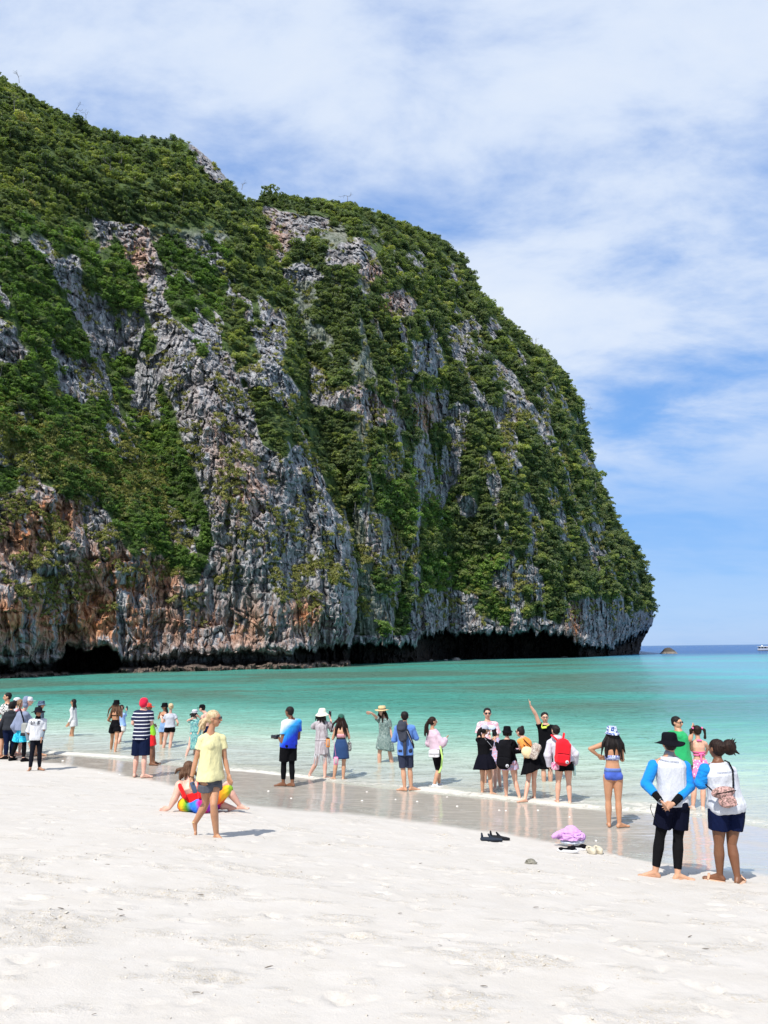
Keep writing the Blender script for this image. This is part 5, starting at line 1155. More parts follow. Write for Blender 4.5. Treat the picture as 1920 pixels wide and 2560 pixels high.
for a_, b2 in zip(pts[:-1], pts[1:]): S.cone(a_, b2, .006, .006, k=6)
S.obj('loop', black, b_)
# 11 black bucket hat, denim shorts
f = Fig('woman in black bucket hat, patterned bikini top and denim shorts facing the camera', [(403, 1862), (412, 1862)], 1755, yaw=165, sex='f', skin='tan', vox=.013, hat=.03, water=1862, hyaw=130, J={'cx': 407, 'elR': (396, 1796, -.05), 'wrR': (398, 1788, -.12)})
f.hat('bucket', black); f.hair('long', 'black', L=.16, width=.3); f.face(); f.bandring(.60, .80, C_('bikini_print', (.03, .02, .02), 'floral', (.6, .35, .05), (.5, .05, .06), 3), 'bikini_top'); f.legs(C_('light_denim', (.20, .33, .55)), .35, g=.016, flare=.02, top=.3)
# 12 blond, grey tee
f = Fig('woman with pinned up blond hair in pale grey T-shirt and short black shorts', [(406, 1886), (423, 1887)], 1757, yaw=15, sex='f', skin='pink', vox=.012, hyaw=30, J={'cx': 422, 'nk': (426, 1783), 'hd': (427, 1767), 'elR': (445, 1807, 0), 'wrR': (444, 1812, .2), 'elL': (407, 1806, .02), 'wrL': (404, 1796, .2)})
f.hair('bun', 'blond'); f.tee(C_('pale_grey_tee', (.46, .48, .54)), hem=.02, sleeve=.45, g=.022, armg=.022, flare=.02); f.legs(black, .28, g=.010, flare=.006)
# 13 floral dress and white fedora
f = Fig('woman in green and purple patterned dress and white fedora with hands behind her neck', [(464, 1898), (484, 1897)], 1770, yaw=-8, sex='f', skin='pink', vox=.012, hat=.03, w=1.1, J={'cx': 487, 'nk': (488, 1797), 'hd': (487, 1784), 'elL': (469, 1802, .06), 'wrL': (478, 1797, -.1), 'elR': (508, 1800, .05), 'wrR': (498, 1793, -.08)})
dp = C_('dress_print', (.06, .25, .26), 'swirl', (.25, .52, .45), (.22, .13, .28), 2.0); f.hat('fedora', white, charcoal); f.hair('long', 'black', L=.07, width=.2); f.tee(dp, hem=.1, sleeve=.6, g=.022, armg=.02, name='bodice'); f.skirt(dp, .35, .20, .022, 7, .08, 'dress_skirt')
# 14 man behind the walker
f = Fig('bare shouldered man in black cap bending his head behind the walking woman', [(508, 1893), (520, 1893)], 1759, yaw=60, skin='pink', vox=.013, hyaw=75, hp=.5, J={'cx': 517, 'nk': (516, 1784), 'hd': (505, 1771)})
f.hair('short', 'black'); f.hat('cap', black); f.face(); f.legs(navy, .8)
# 16 seated woman
f = Fig('seated woman with wavy brown hair, red swimsuit top and rainbow wrap leaning back', [(486, 2030)], 1897, yaw=-18, sex='f', skin='pink', vox=.009, H=1.66, seat=True, w=1.5,
        J={'hip': (488, 2008, 0), 'nk': (473, 1950, -.03), 'hd': (473, 1920, 0), 'shL': (450, 1956, -.05), 'elL': (440, 1990, -.12), 'wrL': (424, 2021, -.18), 'haL': (402, 2026, -.20), 'shR': (503, 1958, .05), 'elR': (533, 1985, .15), 'wrR': (560, 1962, .28), 'haR': (573, 1955, .30),
           'knR': (570, 1973, .32), 'anR': (600, 2014, .36), 'toR': (617, 2021, .34), 'knL': (545, 2012, .36), 'anL': (578, 2018, .40), 'toL': (590, 2021, .45)})
f.hair('long', 'brown', L=.10, width=.36, messy=.05, vox=.009); f.glasses()
redm = C_('red_swim', (.72, .010, .012)); f.bandring(.08, .50, redm, 'swimsuit_back', .014)
for a_, b2, c_ in (((447, 1957, -.05), (452, 1970, -.17), (462, 1992, -.20)), ((496, 1950, -.02), (499, 1968, -.15), (500, 1992, -.18))):
    f.tube([f.P(*a_), f.P(*b2), f.P(*c_)], .034, redm, 'swimsuit_strap')
rb = C_('rainbow_cloth', (1, 1, 1), 'rainbow', scale=.20); H = f.H; S = Shape(); f.tor(S, -.14, .18, .03)
for sd in 'LR': S.cone(f.j['hp' + sd], f.j['kn' + sd], .155, .088, mid=(.5, .135)); S.ell(f.j['hp' + sd] - V3([0, 0, .01]), (.17, .17, .14)); S.ell(f.j['hp' + sd] - f.f * .03 * H * f.w + V3([0, 0, .012 * H]), (.15, .15, .12))
S.cone(f.j['knR'], f.j['knL'], .07, .06); S.cone((f.j['hip'] + f.j['knR']) / 2, f.j['knL'], .09, .06); S.obj('rainbow_wrap', rb, f.root, .011, 3, fold=.008, fsc=8, stretch=(1, 1, 1))
f.face(True, True)
# 15 walking woman
f = Fig('blond woman in pale yellow T-shirt and grey shorts walking barefoot across the sand', [(541, 2098), (489, 2086)], 1774, yaw=-128, sex='f', skin='tan', vox=.0085, w=.92, hyaw=-97,
        J={'hip': (526, 1949, 0), 'nk': (527, 1829, 0), 'hd': (536, 1797, 0), 'shR': (505, 1840, -.05), 'shL': (556, 1838, .07), 'elR': (490, 1898, -.05), 'wrR': (478, 1948, -.08), 'haR': (480, 1965, -.10), 'elL': (562, 1897, .08), 'wrL': (571, 1934, .05), 'haL': (575, 1950, .03),
           'knL': (534, 2011, -.10), 'anL': (541, 2088, 0.0), 'toL': (555, 2100, -.08), 'knR': (515, 2008, .02), 'anR': (487, 2058, .10), 'toR': (489, 2082, .10)})
f.hair('short', 'blond', vox=.008); S = Shape(); S.ell(f.hd((0, -.42, .0)), V3((.14, .16, .16)) * f.hh, f.hfr)
g_ = np.random.default_rng(2)
for k in range(14): v_ = g_.normal(0, .02, 3); p0 = f.hd((0, -.45, .02)); S.cone(p0, p0 - f.hfr[1] * .05 - V3([0, 0, .06]) + v_, .024, .022, k=6); S.cone(p0 - f.hfr[1] * .05 - V3([0, 0, .06]) + v_, p0 - f.hfr[1] * .055 - V3([0, 0, .155]) + v_ * 1.8, .022, .006, k=6)
S.obj('ponytail', HR['blond'], f.root, .008, 1, fold=.003, fsc=30, stretch=(1, 1, .2)); f.glasses(frame=C_('tortoise', (.10, .03, .015), rough=.3)); f.face(False, True)
f.tee(C_('pale_yellow_cloth', (.68, .63, .34)), hem=-.01, sleeve=.50, g=.018, armg=.014, flare=.045, neck=.92, fold=.010, vox=.009); f.legs(C_('grey_shorts_cloth', (.085, .09, .11)), .34, g=.018, flare=.022, top=.12)
f.cuff('R', .86, .90, black, 'bracelet', .008); f.tube([f.j['anR'] + V3([math.cos(a) * .036, math.sin(a) * .036, .02 + .008 * math.cos(a)]) for a in np.linspace(0, 6.28, 11)], .005, C_('gold_chain', (.75, .6, .3), rough=.3), 'anklet')
phone(f, f.P(484, 1969, -.14), FR(-25, 0) @ np.array(Matrix.Rotation(R(20), 3, 'Y')), 'dark blue phone in the hand of the walking woman', mat=flat('phone_blue', (.06, .09, .16), .3))
# 17 photographer
f = Fig('man in white to blue fading shirt and black shorts over leggings holding a camera', [(708, 1966), (731, 1967)], 1765, yaw=35, skin='brown', vox=.010, hyaw=55, w=1.05, toes={'L': (-.95, .1, 0), 'R': (-.85, .4, 0)}, J={'cx': 721, 'nk': (729, 1797), 'hd': (723, 1780), 'elL': (706, 1855, -.12), 'wrL': (699, 1848, .12), 'haL': (696, 1843, .2), 'elR': (746, 1845, .1), 'wrR': (730, 1842, .3)})
f.hair('short', 'black'); f.face(True, False); f.tee(C_('fade_shirt', (.64, .66, .70), 'grad', (.02, .33, .72), (.006, .03, .45), loc=(0, 0, 1.45)), hem=-.12, sleeve=.58, g=.026, armg=.022, flare=.03, fold=.008)
f.legs(black, .80, g=.022, flare=.03, fold=.006); f.legs(black, 1.80, g=.005, flare=0, name='leggings')
o_ = f.P(692, 1842, .15); b_ = worn('camera', 'black camera with lens held by the man in the blue fading shirt', 'camera', V3(o_) + f.base)
relobj(Shape().box(o_, (.14, .08, .10), FR(60), .2), 'camera_body', phone_m, b_, o_); relobj(Shape().cone(V3(o_), V3(o_) + V3([-.13, .03, 0]), .040, .043, flat=True, k=16), 'lens', lens_m, b_, o_)
S = Shape(); S.cone(f.j['nk'] + V3([-.05, .0, .03]), f.j['nk'] + V3([-.11, .06, -.06]), .012, .012, k=6); S.cone(f.j['nk'] + V3([-.11, .06, -.06]), f.P(699, 1838, .18), .012, .012, k=6); S.cone(f.j['nk'] + V3([-.06, -.04, .03]), f.j['nk'] + V3([.03, -.07, .03]), .012, .012, k=6); relobj(S, 'neck_strap', black, b_, o_)
# 18 white lace dress
f = Fig('woman in white lace dress with long fringe and cream sun hat holding up a phone', [(774, 1943), (812, 1948)], 1768, yaw=-18, sex='f', skin='pink', vox=.010, hat=.04, hyaw=-35, J={'cx': 805, 'nk': (803, 1800), 'hd': (806, 1786), 'shL': (790, 1805), 'shR': (820, 1805), 'elR': (830, 1822, .08), 'wrR': (827, 1800, .25), 'haR': (825, 1792, .28), 'elL': (785, 1816, .12), 'wrL': (805, 1795, .32), 'knL': (790, 1908, .02)})
la = C_('lace_cloth', (.64, .63, .65), 'lace', (.30, .26, .28), None, .8); f.hair('long', 'black', L=.12, width=.28); f.hat('sun', C_('cream_cloth', (.78, .74, .60))); f.tee(la, hem=.1, sleeve=1.35, g=.020, armg=.035, name='bodice', fold=.008); f.bandring(.36, .42, white, 'waistband', .024)
f.skirt(la, .38, .345, .018, 6, .05, 'dress_skirt'); S = Shape(); g_ = np.random.default_rng(4)
for k in range(54):
    a = k / 54 * 2 * math.pi; p0 = V3([f.j['hip'][0] + math.cos(a) * .19, f.j['hip'][1] + math.sin(a) * .14, .36 * f.H]); sw = g_.normal(0, .02); S.cone(p0, p0 + V3([math.cos(a) * .02 + sw, math.sin(a) * .02, -g_.uniform(.20, .30)]), .0065, .004, k=5)
S.obj('fringe', white, f.root)
phone(f, f.P(825, 1785, .3), FR(-20), 'black phone held up by the woman in the white lace dress')
o_ = f.P(820, 1857, -.22); b_ = worn('phone_pouch', 'orange framed phone pouch hanging at the white lace dress', 'pouch', V3(o_) + f.base); orm = C_('orange_cloth', (.80, .28, .06)); relobj(Shape().box(o_, (.10, .02, .22), FR(-10), .3), 'pouch', orm, b_, o_); relobj(Shape().box(V3(o_) - V3([0, .012, .0]), (.065, .01, .15), FR(-10), .3), 'window', C_('clear_grey', (.45, .28, .2), rough=.2), b_, o_); relobj(Shape().box(V3(o_) + V3([0, 0, .115]), (.085, .03, .03), FR(-10), .3), 'clip', black, b_, o_); relobj(Shape().cone(V3(o_) + V3([0, 0, .12]), f.P(812, 1812, -.16), .004, .004, k=5), 'cord', white, b_, o_)
# 19 green cap
f = Fig('woman in green cap with long curly brown hair, pink strapless top and denim skirt', [(835, 1951), (858, 1952)], 1785, yaw=-5, sex='f', skin='warm', vox=.010, hat=.01, toes={'L': (-.7, .5, 0)}, J={'cx': 853, 'elL': (832, 1847, .03), 'wrL': (838, 1836, .2), 'elR': (873, 1845, .03), 'wrR': (868, 1832, .2)})
f.hair('long', 'dbrown', L=.26, width=.42, messy=.07); f.hat('cap', C_('green_cloth', (.02, .10, .07))); f.bandring(.42, .60, C_('pink_top_cloth', (.78, .38, .42)), 'strapless_top', .010); f.bandring(.30, .42, charcoal, 'waistband', .012)
f.skirt(C_('denim', (.018, .050, .14)), .34, .335, .030, 3, .02, 'denim_skirt')
o_ = f.P(874, 1866, .05); b_ = worn('shoulder_bag', 'black and white patterned bag at the side of the denim skirt', 'bag', V3(o_) + f.base); relobj(Shape().box(o_, (.09, .12, .22), FR(10), .4), 'bag_body', C_('bw_bag', (.05, .05, .05), 'swirl', (.5, .5, .48), (.05, .05, .05), 4), b_, o_, .01, 2); relobj(Shape().cone(V3(o_) + V3([0, 0, .1]), f.P(869, 1838, -.02), .008, .008, k=6), 'strap', black, b_, o_)
o_ = f.P(840, 1902, -.16); b_ = worn('phone_pouch', 'pink framed clear phone pouch hanging below the denim skirt', 'pouch', V3(o_) + f.base); pkm = C_('hot_pink_cloth', (.85, .25, .45)); relobj(Shape().box(o_, (.11, .018, .19), FR(-5), .3), 'pouch', pkm, b_, o_); relobj(Shape().box(V3(o_) - V3([0, .012, 0]), (.075, .01, .14), FR(-5), .3), 'window', C_('clear_pane', (.42, .36, .38), rough=.2), b_, o_); relobj(Shape().cone(V3(o_) + V3([0, 0, .09]), f.P(834, 1850, -.08), .004, .004, k=5), 'cord', pkm, b_, o_)
# 20 straw hat in the water
f = Fig('woman in straw hat and grey green patterned dress wading with one arm stretched out', [(948, 1908), (984, 1908)], 1763, yaw=160, sex='f', skin='fair', vox=.012, hat=.03, water=1907, hyaw=140, J={'cx': 963, 'nk': (960, 1794), 'hd': (954.5, 1778), 'elR': (938, 1790, -.15), 'wrR': (928, 1782, -.3), 'haR': (919, 1781, -.36), 'elL': (976, 1824, 0), 'wrL': (979, 1843, -.05), 'knR': (949, 1880, -.02), 'knL': (974, 1880, -.02)})
gp = C_('sage_print', (.10, .155, .145), 'floral', (.55, .60, .56), (.42, .50, .47), 2.2); f.hair('long', 'dbrown', L=.17, width=.4)
S = Shape()
for sg in (-1, 1):
    for k in range(3): p0 = f.hd((sg * (.30 + .03 * k), .10, -.05)); S.cone(p0, p0 - V3([0, 0, .17]) + f.hfr[1] * .05, .020, .020, k=6); S.cone(p0 - V3([0, 0, .17]) + f.hfr[1] * .05, p0 - V3([0, 0, .34]) + f.hfr[1] * .04 + V3([.01 * k, 0, 0]), .020, .008, k=6)
S.obj('front_hair', HR['dbrown'], f.hairo, .011, 1, fold=.003); f.glasses(); f.face(False); f.hat('straw', C_('straw', (.66, .48, .25)), black); f.tee(gp, hem=.2, sleeve=.65, g=.014, armg=.022, name='bodice'); f.skirt(gp, .42, .36, .050, 6, .10, 'dress_skirt', tilt=.03)
# 21 blue rash guard
f = Fig('man in light blue long sleeved shirt with a grey jacket slung over his shoulder', [(1012, 1978), (1028, 1977)], 1779, yaw=0, skin='warm', vox=.010, toes={'L': (-.8, .5, 0), 'R': (.95, .25, 0)}, J={'cx': 1013.5, 'elL': (985, 1850, .02), 'wrL': (996, 1848, .26), 'elR': (1041, 1845, .02), 'wrR': (1030, 1842, .28)})
f.hair('short', 'black'); f.tee(C_('periwinkle_cloth', (.10, .22, .56)), hem=-.22, sleeve=2, g=.026, armg=.014, flare=.02, fold=.007); f.legs(C_('slate_shorts', (.030, .036, .065)), .90, g=.014, flare=.014)
dg_ = C_('jacket_grey', (.045, .050, .068)); o_ = f.P(1005, 1840, -.15); b_ = worn('jacket', 'dark grey jacket hanging over the shoulder of the man in the light blue shirt', 'jacket', V3(o_) + f.base)
S = Shape(); q_ = [f.P(1003, 1806, -.04), f.P(1003, 1818, -.17), f.P(1006, 1846, -.19)]; S.cone(q_[0], q_[1], .075, .11, sq=.5); S.cone(q_[1], q_[2], .115, .085, sq=.5); S.cone(f.P(1012, 1808, -.10), f.P(1012, 1846, -.19), .05, .06); S.cone(f.P(1012, 1846, -.19), f.P(1012, 1888, -.20), .045, .035, sq=.6); S.ell(f.P(1006, 1850, -.20), (.06, .04, .05)); relobj(S, 'jacket_body', dg_, b_, o_, .011, 2, .012)
relobj(Shape().cone(f.P(1018, 1826, -.17), f.P(1033, 1862, -.16), .032, .026).cone(f.P(1033, 1862, -.16), f.P(1035, 1870, -.15), .026, .014), 'sleeve', C_('jacket_dark', (.02, .02, .025)), b_, o_, .011, 2, .006); relobj(Shape().cone(f.P(1017.5, 1828, -.205), f.P(1030, 1856, -.195), .006, .006, k=6), 'piping', C_('grey_piping', (.32, .33, .36)), b_, o_)
# 22 pink blouse
f = Fig('woman with ponytail in sheer pink blouse and black leggings with a neon stripe', [(1085, 1971), (1098, 1968)], 1789, yaw=-62, sex='f', skin='warm', vox=.010, hyaw=-75, hp=-.1, toes={'L': (.95, -.25, 0), 'R': (.95, -.1, 0)}, J={'hip': (1093, 1878, 0), 'nk': (1081, 1823), 'hd': (1083, 1804), 'shL': (1073, 1832, .05), 'shR': (1090, 1832, -.1), 'elR': (1107, 1858, -.12), 'wrR': (1114, 1848, .02), 'elL': (1072, 1858, .1), 'wrL': (1090, 1858, .3), 'knR': (1096, 1925, -.05), 'knL': (1096, 1925, .05)})
f.hair('tail', 'dbrown', L=.24); f.glasses(white); f.tee(C_('blush_cloth', (.62, .46, .54)), hem=.10, sleeve=1.9, g=.030, armg=.042, flare=.02, name='blouse', fold=.010); f.legs(black, .98, g=.014, flare=.004, top=.3, name='leggings')
S = Shape(); q_ = [f.P(1100.5, 1867, -.16), f.P(1106, 1892, -.17), f.P(1103, 1920, -.13), f.P(1098, 1931, -.12)]
for a_, b2 in zip(q_[:-1], q_[1:]): S.cone(a_, b2, .026, .024, sq=.5)
S.obj('neon_stripe', C_('neon_cloth', (.55, .85, .25)), f.root, .010, 1); f.shoes(white)
o_ = f.P(1085, 1884, -.24); b_ = worn('handbag', 'small white flap handbag on the hip of the woman in the pink blouse', 'bag', V3(o_) + f.base); relobj(Shape().box(o_, (.25, .09, .17), FR(-12, 0), .35), 'bag_body', flat('white_leather', (.78, .78, .80), .35), b_, o_, .008, 1); relobj(Shape().box(V3(o_) + V3([0, -.045, .03]), (.24, .025, .10), FR(-12), .35), 'flap', flat('white_leather_flap', (.74, .74, .77), .35), b_, o_); relobj(Shape().ell(V3(o_) + V3([0, -.06, -.02]), (.012, .006, .012)), 'clasp', metal_m, b_, o_); relobj(Shape().cone(V3(o_) + V3([.11, 0, .05]), f.P(1101, 1864, -.1), .008, .008, k=6), 'strap', white, b_, o_)
# 23 floral shirt man facing us
f = Fig('man in pink floral shirt and sunglasses facing the camera above the group', [(1212, 1962), (1226, 1962)], 1770, yaw=178, skin='fair', vox=.011, water=1958, J={'cx': 1219, 'nk': (1219, 1803), 'elR': (1196, 1838, 0), 'wrR': (1200, 1860, -.15), 'elL': (1244, 1838, 0), 'wrL': (1238, 1858, -.15)})
f.hair('short', 'black'); f.glasses(); f.face(False); f.tee(C_('floral_shirt', (.72, .66, .68), 'swirl', (.70, .28, .33), (.32, .48, .62), 2.2), hem=-.12, sleeve=.85, g=.030, armg=.035, flare=.03); f.legs(navy, .9, g=.02)
# 24 black flared dress
f = Fig('woman in grey mesh cap, black flared swim dress and dark ponytail facing right', [(1206, 1986), (1229, 1990)], 1809, yaw=-40, sex='f', skin='warm', vox=.010, hat=.01, hyaw=-60, hp=.3, toes={'R': (.95, .1, 0)}, J={'cx': 1212, 'nk': (1206, 1842), 'hd': (1212, 1825), 'elR': (1226, 1866, -.05), 'wrR': (1232, 1852, .12), 'elL': (1205, 1866, .1), 'wrL': (1228, 1850, .25), 'hip': (1212, 1900)})
f.hair('tail', 'black', L=.13); f.hat('cap', C_('mesh_grey', (.42, .43, .50))); f.glasses(); f.tee(black, hem=.1, sleeve=1.9, g=.014, armg=.016, name='bodice'); f.skirt(C_('black_skirt', (.004, .004, .009)), .42, .375, .075, 6, .13, 'dress_skirt')
f.cuff('R', .05, .10, C_('grey_piping', (.32, .33, .36)), 'sleeve_stripe', .02); f.tube([f.j['nk'] + V3([.04, -.10, -.02]), f.P(1226, 1862, -.16), f.P(1233, 1872, -.12), f.P(1238, 1857, -.1)], .005, C_('grey_piping', (.32, .33, .36)), 'lanyard')
# 24b light blue cap behind
f = Fig('woman in pale blue cap half hidden between the black dress and black backpack', [(1238, 1978), (1251, 1976)], 1811, yaw=60, sex='f', skin='pink', vox=.011, hat=.01, hyaw=75, hp=.4, J={'cx': 1244, 'nk': (1240, 1843), 'hd': (1230, 1826), 'elL': (1236, 1860, -.1), 'wrL': (1228, 1845, .0), 'elR': (1246, 1862, .1), 'wrR': (1234, 1850, .2)})
f.hat('cap', C_('ice_cloth', (.50, .58, .74))); f.hair('long', 'black', L=.10, width=.25); f.tee(C_('pink_swirl', (.60, .30, .36), 'swirl', (.35, .42, .65), (.70, .55, .60), 2), hem=-.1, sleeve=1.9, g=.012, name='rash_guard'); f.legs(C_('pink_swirl', (.6, .3, .36)), .40, g=.016, flare=.02)
o_ = f.P(1231, 1838, -.12); b_ = worn('water_bottle', 'small clear green water bottle held between the two women with caps', 'bottle', V3(o_) + f.base); relobj(Shape().cone(V3(o_) - V3([0, 0, .08]), V3(o_) + V3([-.02, 0, .05]), .030, .030, mid=(.9, .028)), 'bottle_body', flat('clear_green', (.42, .62, .52), .15), b_, o_); relobj(Shape().cone(V3(o_) + V3([-.02, 0, .06]), V3(o_) + V3([-.025, 0, .10]), .015, .014), 'bottle_cap', white, b_, o_)
# 25 black bucket hat and backpack
f = Fig('person in black bucket hat and black rash guard with pink floral side shorts', [(1266, 1996), (1299, 2000)], 1812, yaw=-6, sex='f', skin='fair', vox=.010, hat=.03, w=1.12, J={'cx': 1272, 'nk': (1268, 1847), 'hd': (1268, 1830), 'elL': (1246, 1872, .05), 'wrL': (1240, 1856, .2), 'elR': (1293, 1870, .05), 'wrR': (1290, 1880, .26), 'knR': (1288, 1952, 0)})
f.hat('bucket', black); f.hair('bob', 'black', L=.05); f.tee(black, hem=-.1, sleeve=1.95, g=.016, armg=.012, name='rash_guard'); psw = C_('pink_swirl', (.6, .3, .36)); f.legs(psw, .36, g=.018, flare=.025)
f.cuff('R', -.2, .5, psw, 'sleeve_panel', .018)
def backpack(o_, base, label, w_, d_, h_, mat, fr, logo, straps, panel=None, mat2=None):
    b_ = worn('backpack', label, 'backpack', V3(o_) + base); S = Shape().box(o_, (w_, d_, h_), fr, .45); S.ell(V3(o_) + V3(fr[2]) * h_ * .36, (w_ * .44, d_ * .5, h_ * .22), fr); S.ell(V3(o_) - V3(fr[2]) * h_ * .22, (w_ * .55, d_ * .62, h_ * .28), fr); relobj(S, 'bag_body', mat, b_, o_, .010, 3, .005)
    pk = relobj(Shape().box(V3(o_) - V3(fr[1]) * d_ * .52 - V3(fr[2]) * h_ * .22, (w_ * .82, d_ * .3, h_ * .36), fr, .4), 'front_pocket', mat2 or mat, b_, o_, .010, 2, .003)
    relobj(Shape().cone(V3(o_) - V3(fr[1]) * d_ * .50 - V3(fr[2]) * h_ * .02 - V3(fr[0]) * w_ * .36, V3(o_) - V3(fr[1]) * d_ * .50 - V3(fr[2]) * h_ * .02 + V3(fr[0]) * w_ * .36, .006, .006, k=6), 'zip', black, b_, o_)
    if logo is not None:
        c = V3(o_) - V3(fr[1]) * (d_ * .70) + V3(fr[0]) * logo[0] * w_ + V3(fr[2]) * logo[1] * h_
        relobj(Shape().cone(c, c - V3(fr[1]) * .008, .035, .034, flat=True, k=20), 'round_badge', white, b_, o_)
        S = Shape(); n_ = 5
        for k in range(n_): a = k / n_ * 2 * math.pi + math.pi / 2; S.cone(c - V3(fr[1]) * .010, c - V3(fr[1]) * .010 + V3(fr[0]) * math.cos(a) * .016 + V3(fr[2]) * math.sin(a) * .016, .006, .002, k=6)
        relobj(S, 'badge_star', black, b_, o_)
    for pts in straps:
        S = Shape()
        for a_, b2 in zip(pts[:-1], pts[1:]): S.cone(a_, b2, .026, .026, sq=.5)
        relobj(S, 'shoulder_strap', mat, b_, o_, .010, 1)
    return b_
lg = backpack(f.P(1260, 1889, -.24), f.base, 'black backpack with a round white badge worn by the person in the black bucket hat', .29, .15, .56, C_('backpack_black', (.006, .006, .008)), FR(-4) @ np.array(Matrix.Rotation(R(-6), 3, 'Y')), (.25, -.34), [[f.P(1252, 1852, -.10), f.P(1256, 1868, -.18)], [f.P(1280, 1852, -.10), f.P(1270, 1868, -.18)]])
# 26 orange top and printed bag
f = Fig('woman with black top bun in orange and black top and short frilled black skirt', [(1313, 2006), (1336, 2000)], 1818, yaw=25, sex='f', skin='fair', vox=.010, hyaw=50, hp=.4, hat=-.02, toes={'L': (-.9, -.1, 0)}, J={'hip': (1330, 1900, 0), 'nk': (1307, 1843, .02), 'hd': (1300, 1830, .05), 'shL': (1298, 1848, 0), 'shR': (1320, 1846, .05), 'elL': (1302, 1878, .08), 'wrL': (1288, 1880, .25), 'elR': (1328, 1875, .25), 'wrR': (1300, 1872, .35), 'knL': (1321, 1950, -.02), 'knR': (1335, 1950, .05)})
f.hair('topbun', 'black'); f.glasses(); f.tee(orm, hem=.1, sleeve=.15, g=.012, armg=.008, name='swim_top'); f.cuff('L', -.7, .95, black, 'sleeve', .014); f.cuff('R', -.7, .95, black, 'sleeve', .014); f.skirt(black, .32, .405, .065, 9, .14, 'frilled_skirt'); 
S = Shape(); k_ = 56; 
f.skirt(orm, .04, .398, .074, 9, .14, 'skirt_trim', g=.010) if False else None
o_ = f.P(1337, 1878, -.22); b_ = worn('drawstring_bag', 'cream drawstring bag with small printed figures on the back of the bun haired woman', 'bag', V3(o_) + f.base)
fr_ = FR(10) @ np.eye(3); fr_ = np.stack([V3([.88, 0, -.47]), V3([0, 1, 0]), V3([.47, 0, .88])])
relobj(Shape().box(o_, (.19, .11, .34), fr_, .4), 'bag_body', C_('figure_print', (.58, .54, .48), 'swirl', (.25, .19, .16), (.50, .36, .28), 3.0), b_, o_, .010, 2, .004); o2 = f.P(1319, 1881, -.20); relobj(Shape().ell(o2, (.14, .08, .12), fr_), 'bag_side', C_('butter_cloth', (.78, .62, .36)), b_, o_, .010, 2, .004)
for a_ in ([f.P(1309, 1848, -.10), f.P(1328, 1868, -.18)], [f.P(1309, 1862, -.12), f.P(1327, 1880, -.20)]): relobj(Shape().cone(a_[0], a_[1], .010, .010, k=6), 'strap', black, b_, o_)
# 27 man waving
f = Fig('man in glasses and black T-shirt raising one arm in a victory sign', [(1360, 1962), (1376, 1962)], 1781, yaw=178, skin='fair', vox=.010, water=1955, J={'cx': 1366, 'nk': (1365, 1811), 'hd': (1362, 1794), 'shR': (1351, 1815, 0), 'elR': (1340, 1787, -.05), 'wrR': (1327, 1766, -.10), 'haR': (1323, 1753, -.12), 'fing': {'R': (0, 1, 1, 0)}})
f.hair('short', 'black'); f.face(); f.tee(black, hem=-.12, sleeve=.35, g=.022, armg=.022, flare=.02); f.legs(black, .98, g=.02)
S = Shape()
for sg in (-1, 1):
    pts = [f.hd((sg * .155 + math.cos(a) * .12, .42, .05 + math.sin(a) * .085)) for a in np.linspace(0, 6.28, 11)]
    for a_, b2 in zip(pts[:-1], pts[1:]): S.cone(a_, b2, .0035, .0035, k=5)
S.cone(f.hd((-.04, .43, .06)), f.hd((.04, .43, .06)), .003, .003, k=5); S.obj('eyeglasses', C_('thin_frame', (.12, .12, .12), rough=.3), f.root)
f.tube([f.j['nk'] + V3([-.10, -.06, .03]), f.P(1354, 1818, -.15), f.P(1366, 1816, -.17), f.P(1373, 1812, -.14)], .009, C_('yellow_neon', (.62, .80, .10)), 'snorkel_strap'); f.tube([f.P(1356, 1820, -.16), f.P(1365, 1819, -.18)], .018, C_('yellow_neon', (.62, .80, .10)), 'snorkel_mask')
# 28 red backpack
f = Fig('person in pale grey hooded jacket with black hair bun and black shorts', [(1394, 2010), (1425, 2012)], 1810, yaw=-3, sex='f', skin='fair', vox=.010, hyaw=25, hp=.3, hat=.0, w=1.1, J={'cx': 1409, 'nk': (1391, 1842, .03), 'hd': (1388, 1826, .05), 'shL': (1374, 1852, 0), 'shR': (1414, 1850, 0), 'elL': (1369, 1888, .0), 'wrL': (1374, 1918, .05), 'elR': (1438, 1885, .0), 'wrR': (1437, 1910, .08)})
hg = C_('pale_jacket', (.56, .55, .62)); f.hair('bun', 'black'); jk = f.tee(hg, hem=-.02, sleeve=1.95, g=.034, armg=.036, flare=.03, name='jacket', fold=.010); f.legs(black, .33, g=.016, flare=.02); Shape().ell(f.j['nk'] - V3([0, .04, .02]), (.12, .10, .06)).obj('hood', hg, jk, .010, 2, fold=.008)
Shape().box(f.P(1388, 1915, -.16), (.16, .05, .16), FR(0), .4).obj('shirt_tail', C_('fuchsia_print', (.62, .10, .28), 'swirl', (.8, .6, .68), (.05, .03, .06), 3), f.root, .010, 2, fold=.006)
redb = C_('red_bag_cloth', (.70, .010, .022)); backpack(f.P(1407, 1882, -.28), f.base, 'bright red backpack with a round white badge at its lower corner', .31, .17, .50, redb, FR(-4) @ np.array(Matrix.Rotation(R(-7), 3, 'Y')), (.26, -.32), [[f.P(1379, 1838, -.10), f.P(1390, 1847, -.19), f.P(1398, 1858, -.24)], [f.P(1410, 1834, -.10), f.P(1408, 1848, -.19), f.P(1406, 1858, -.24)]])
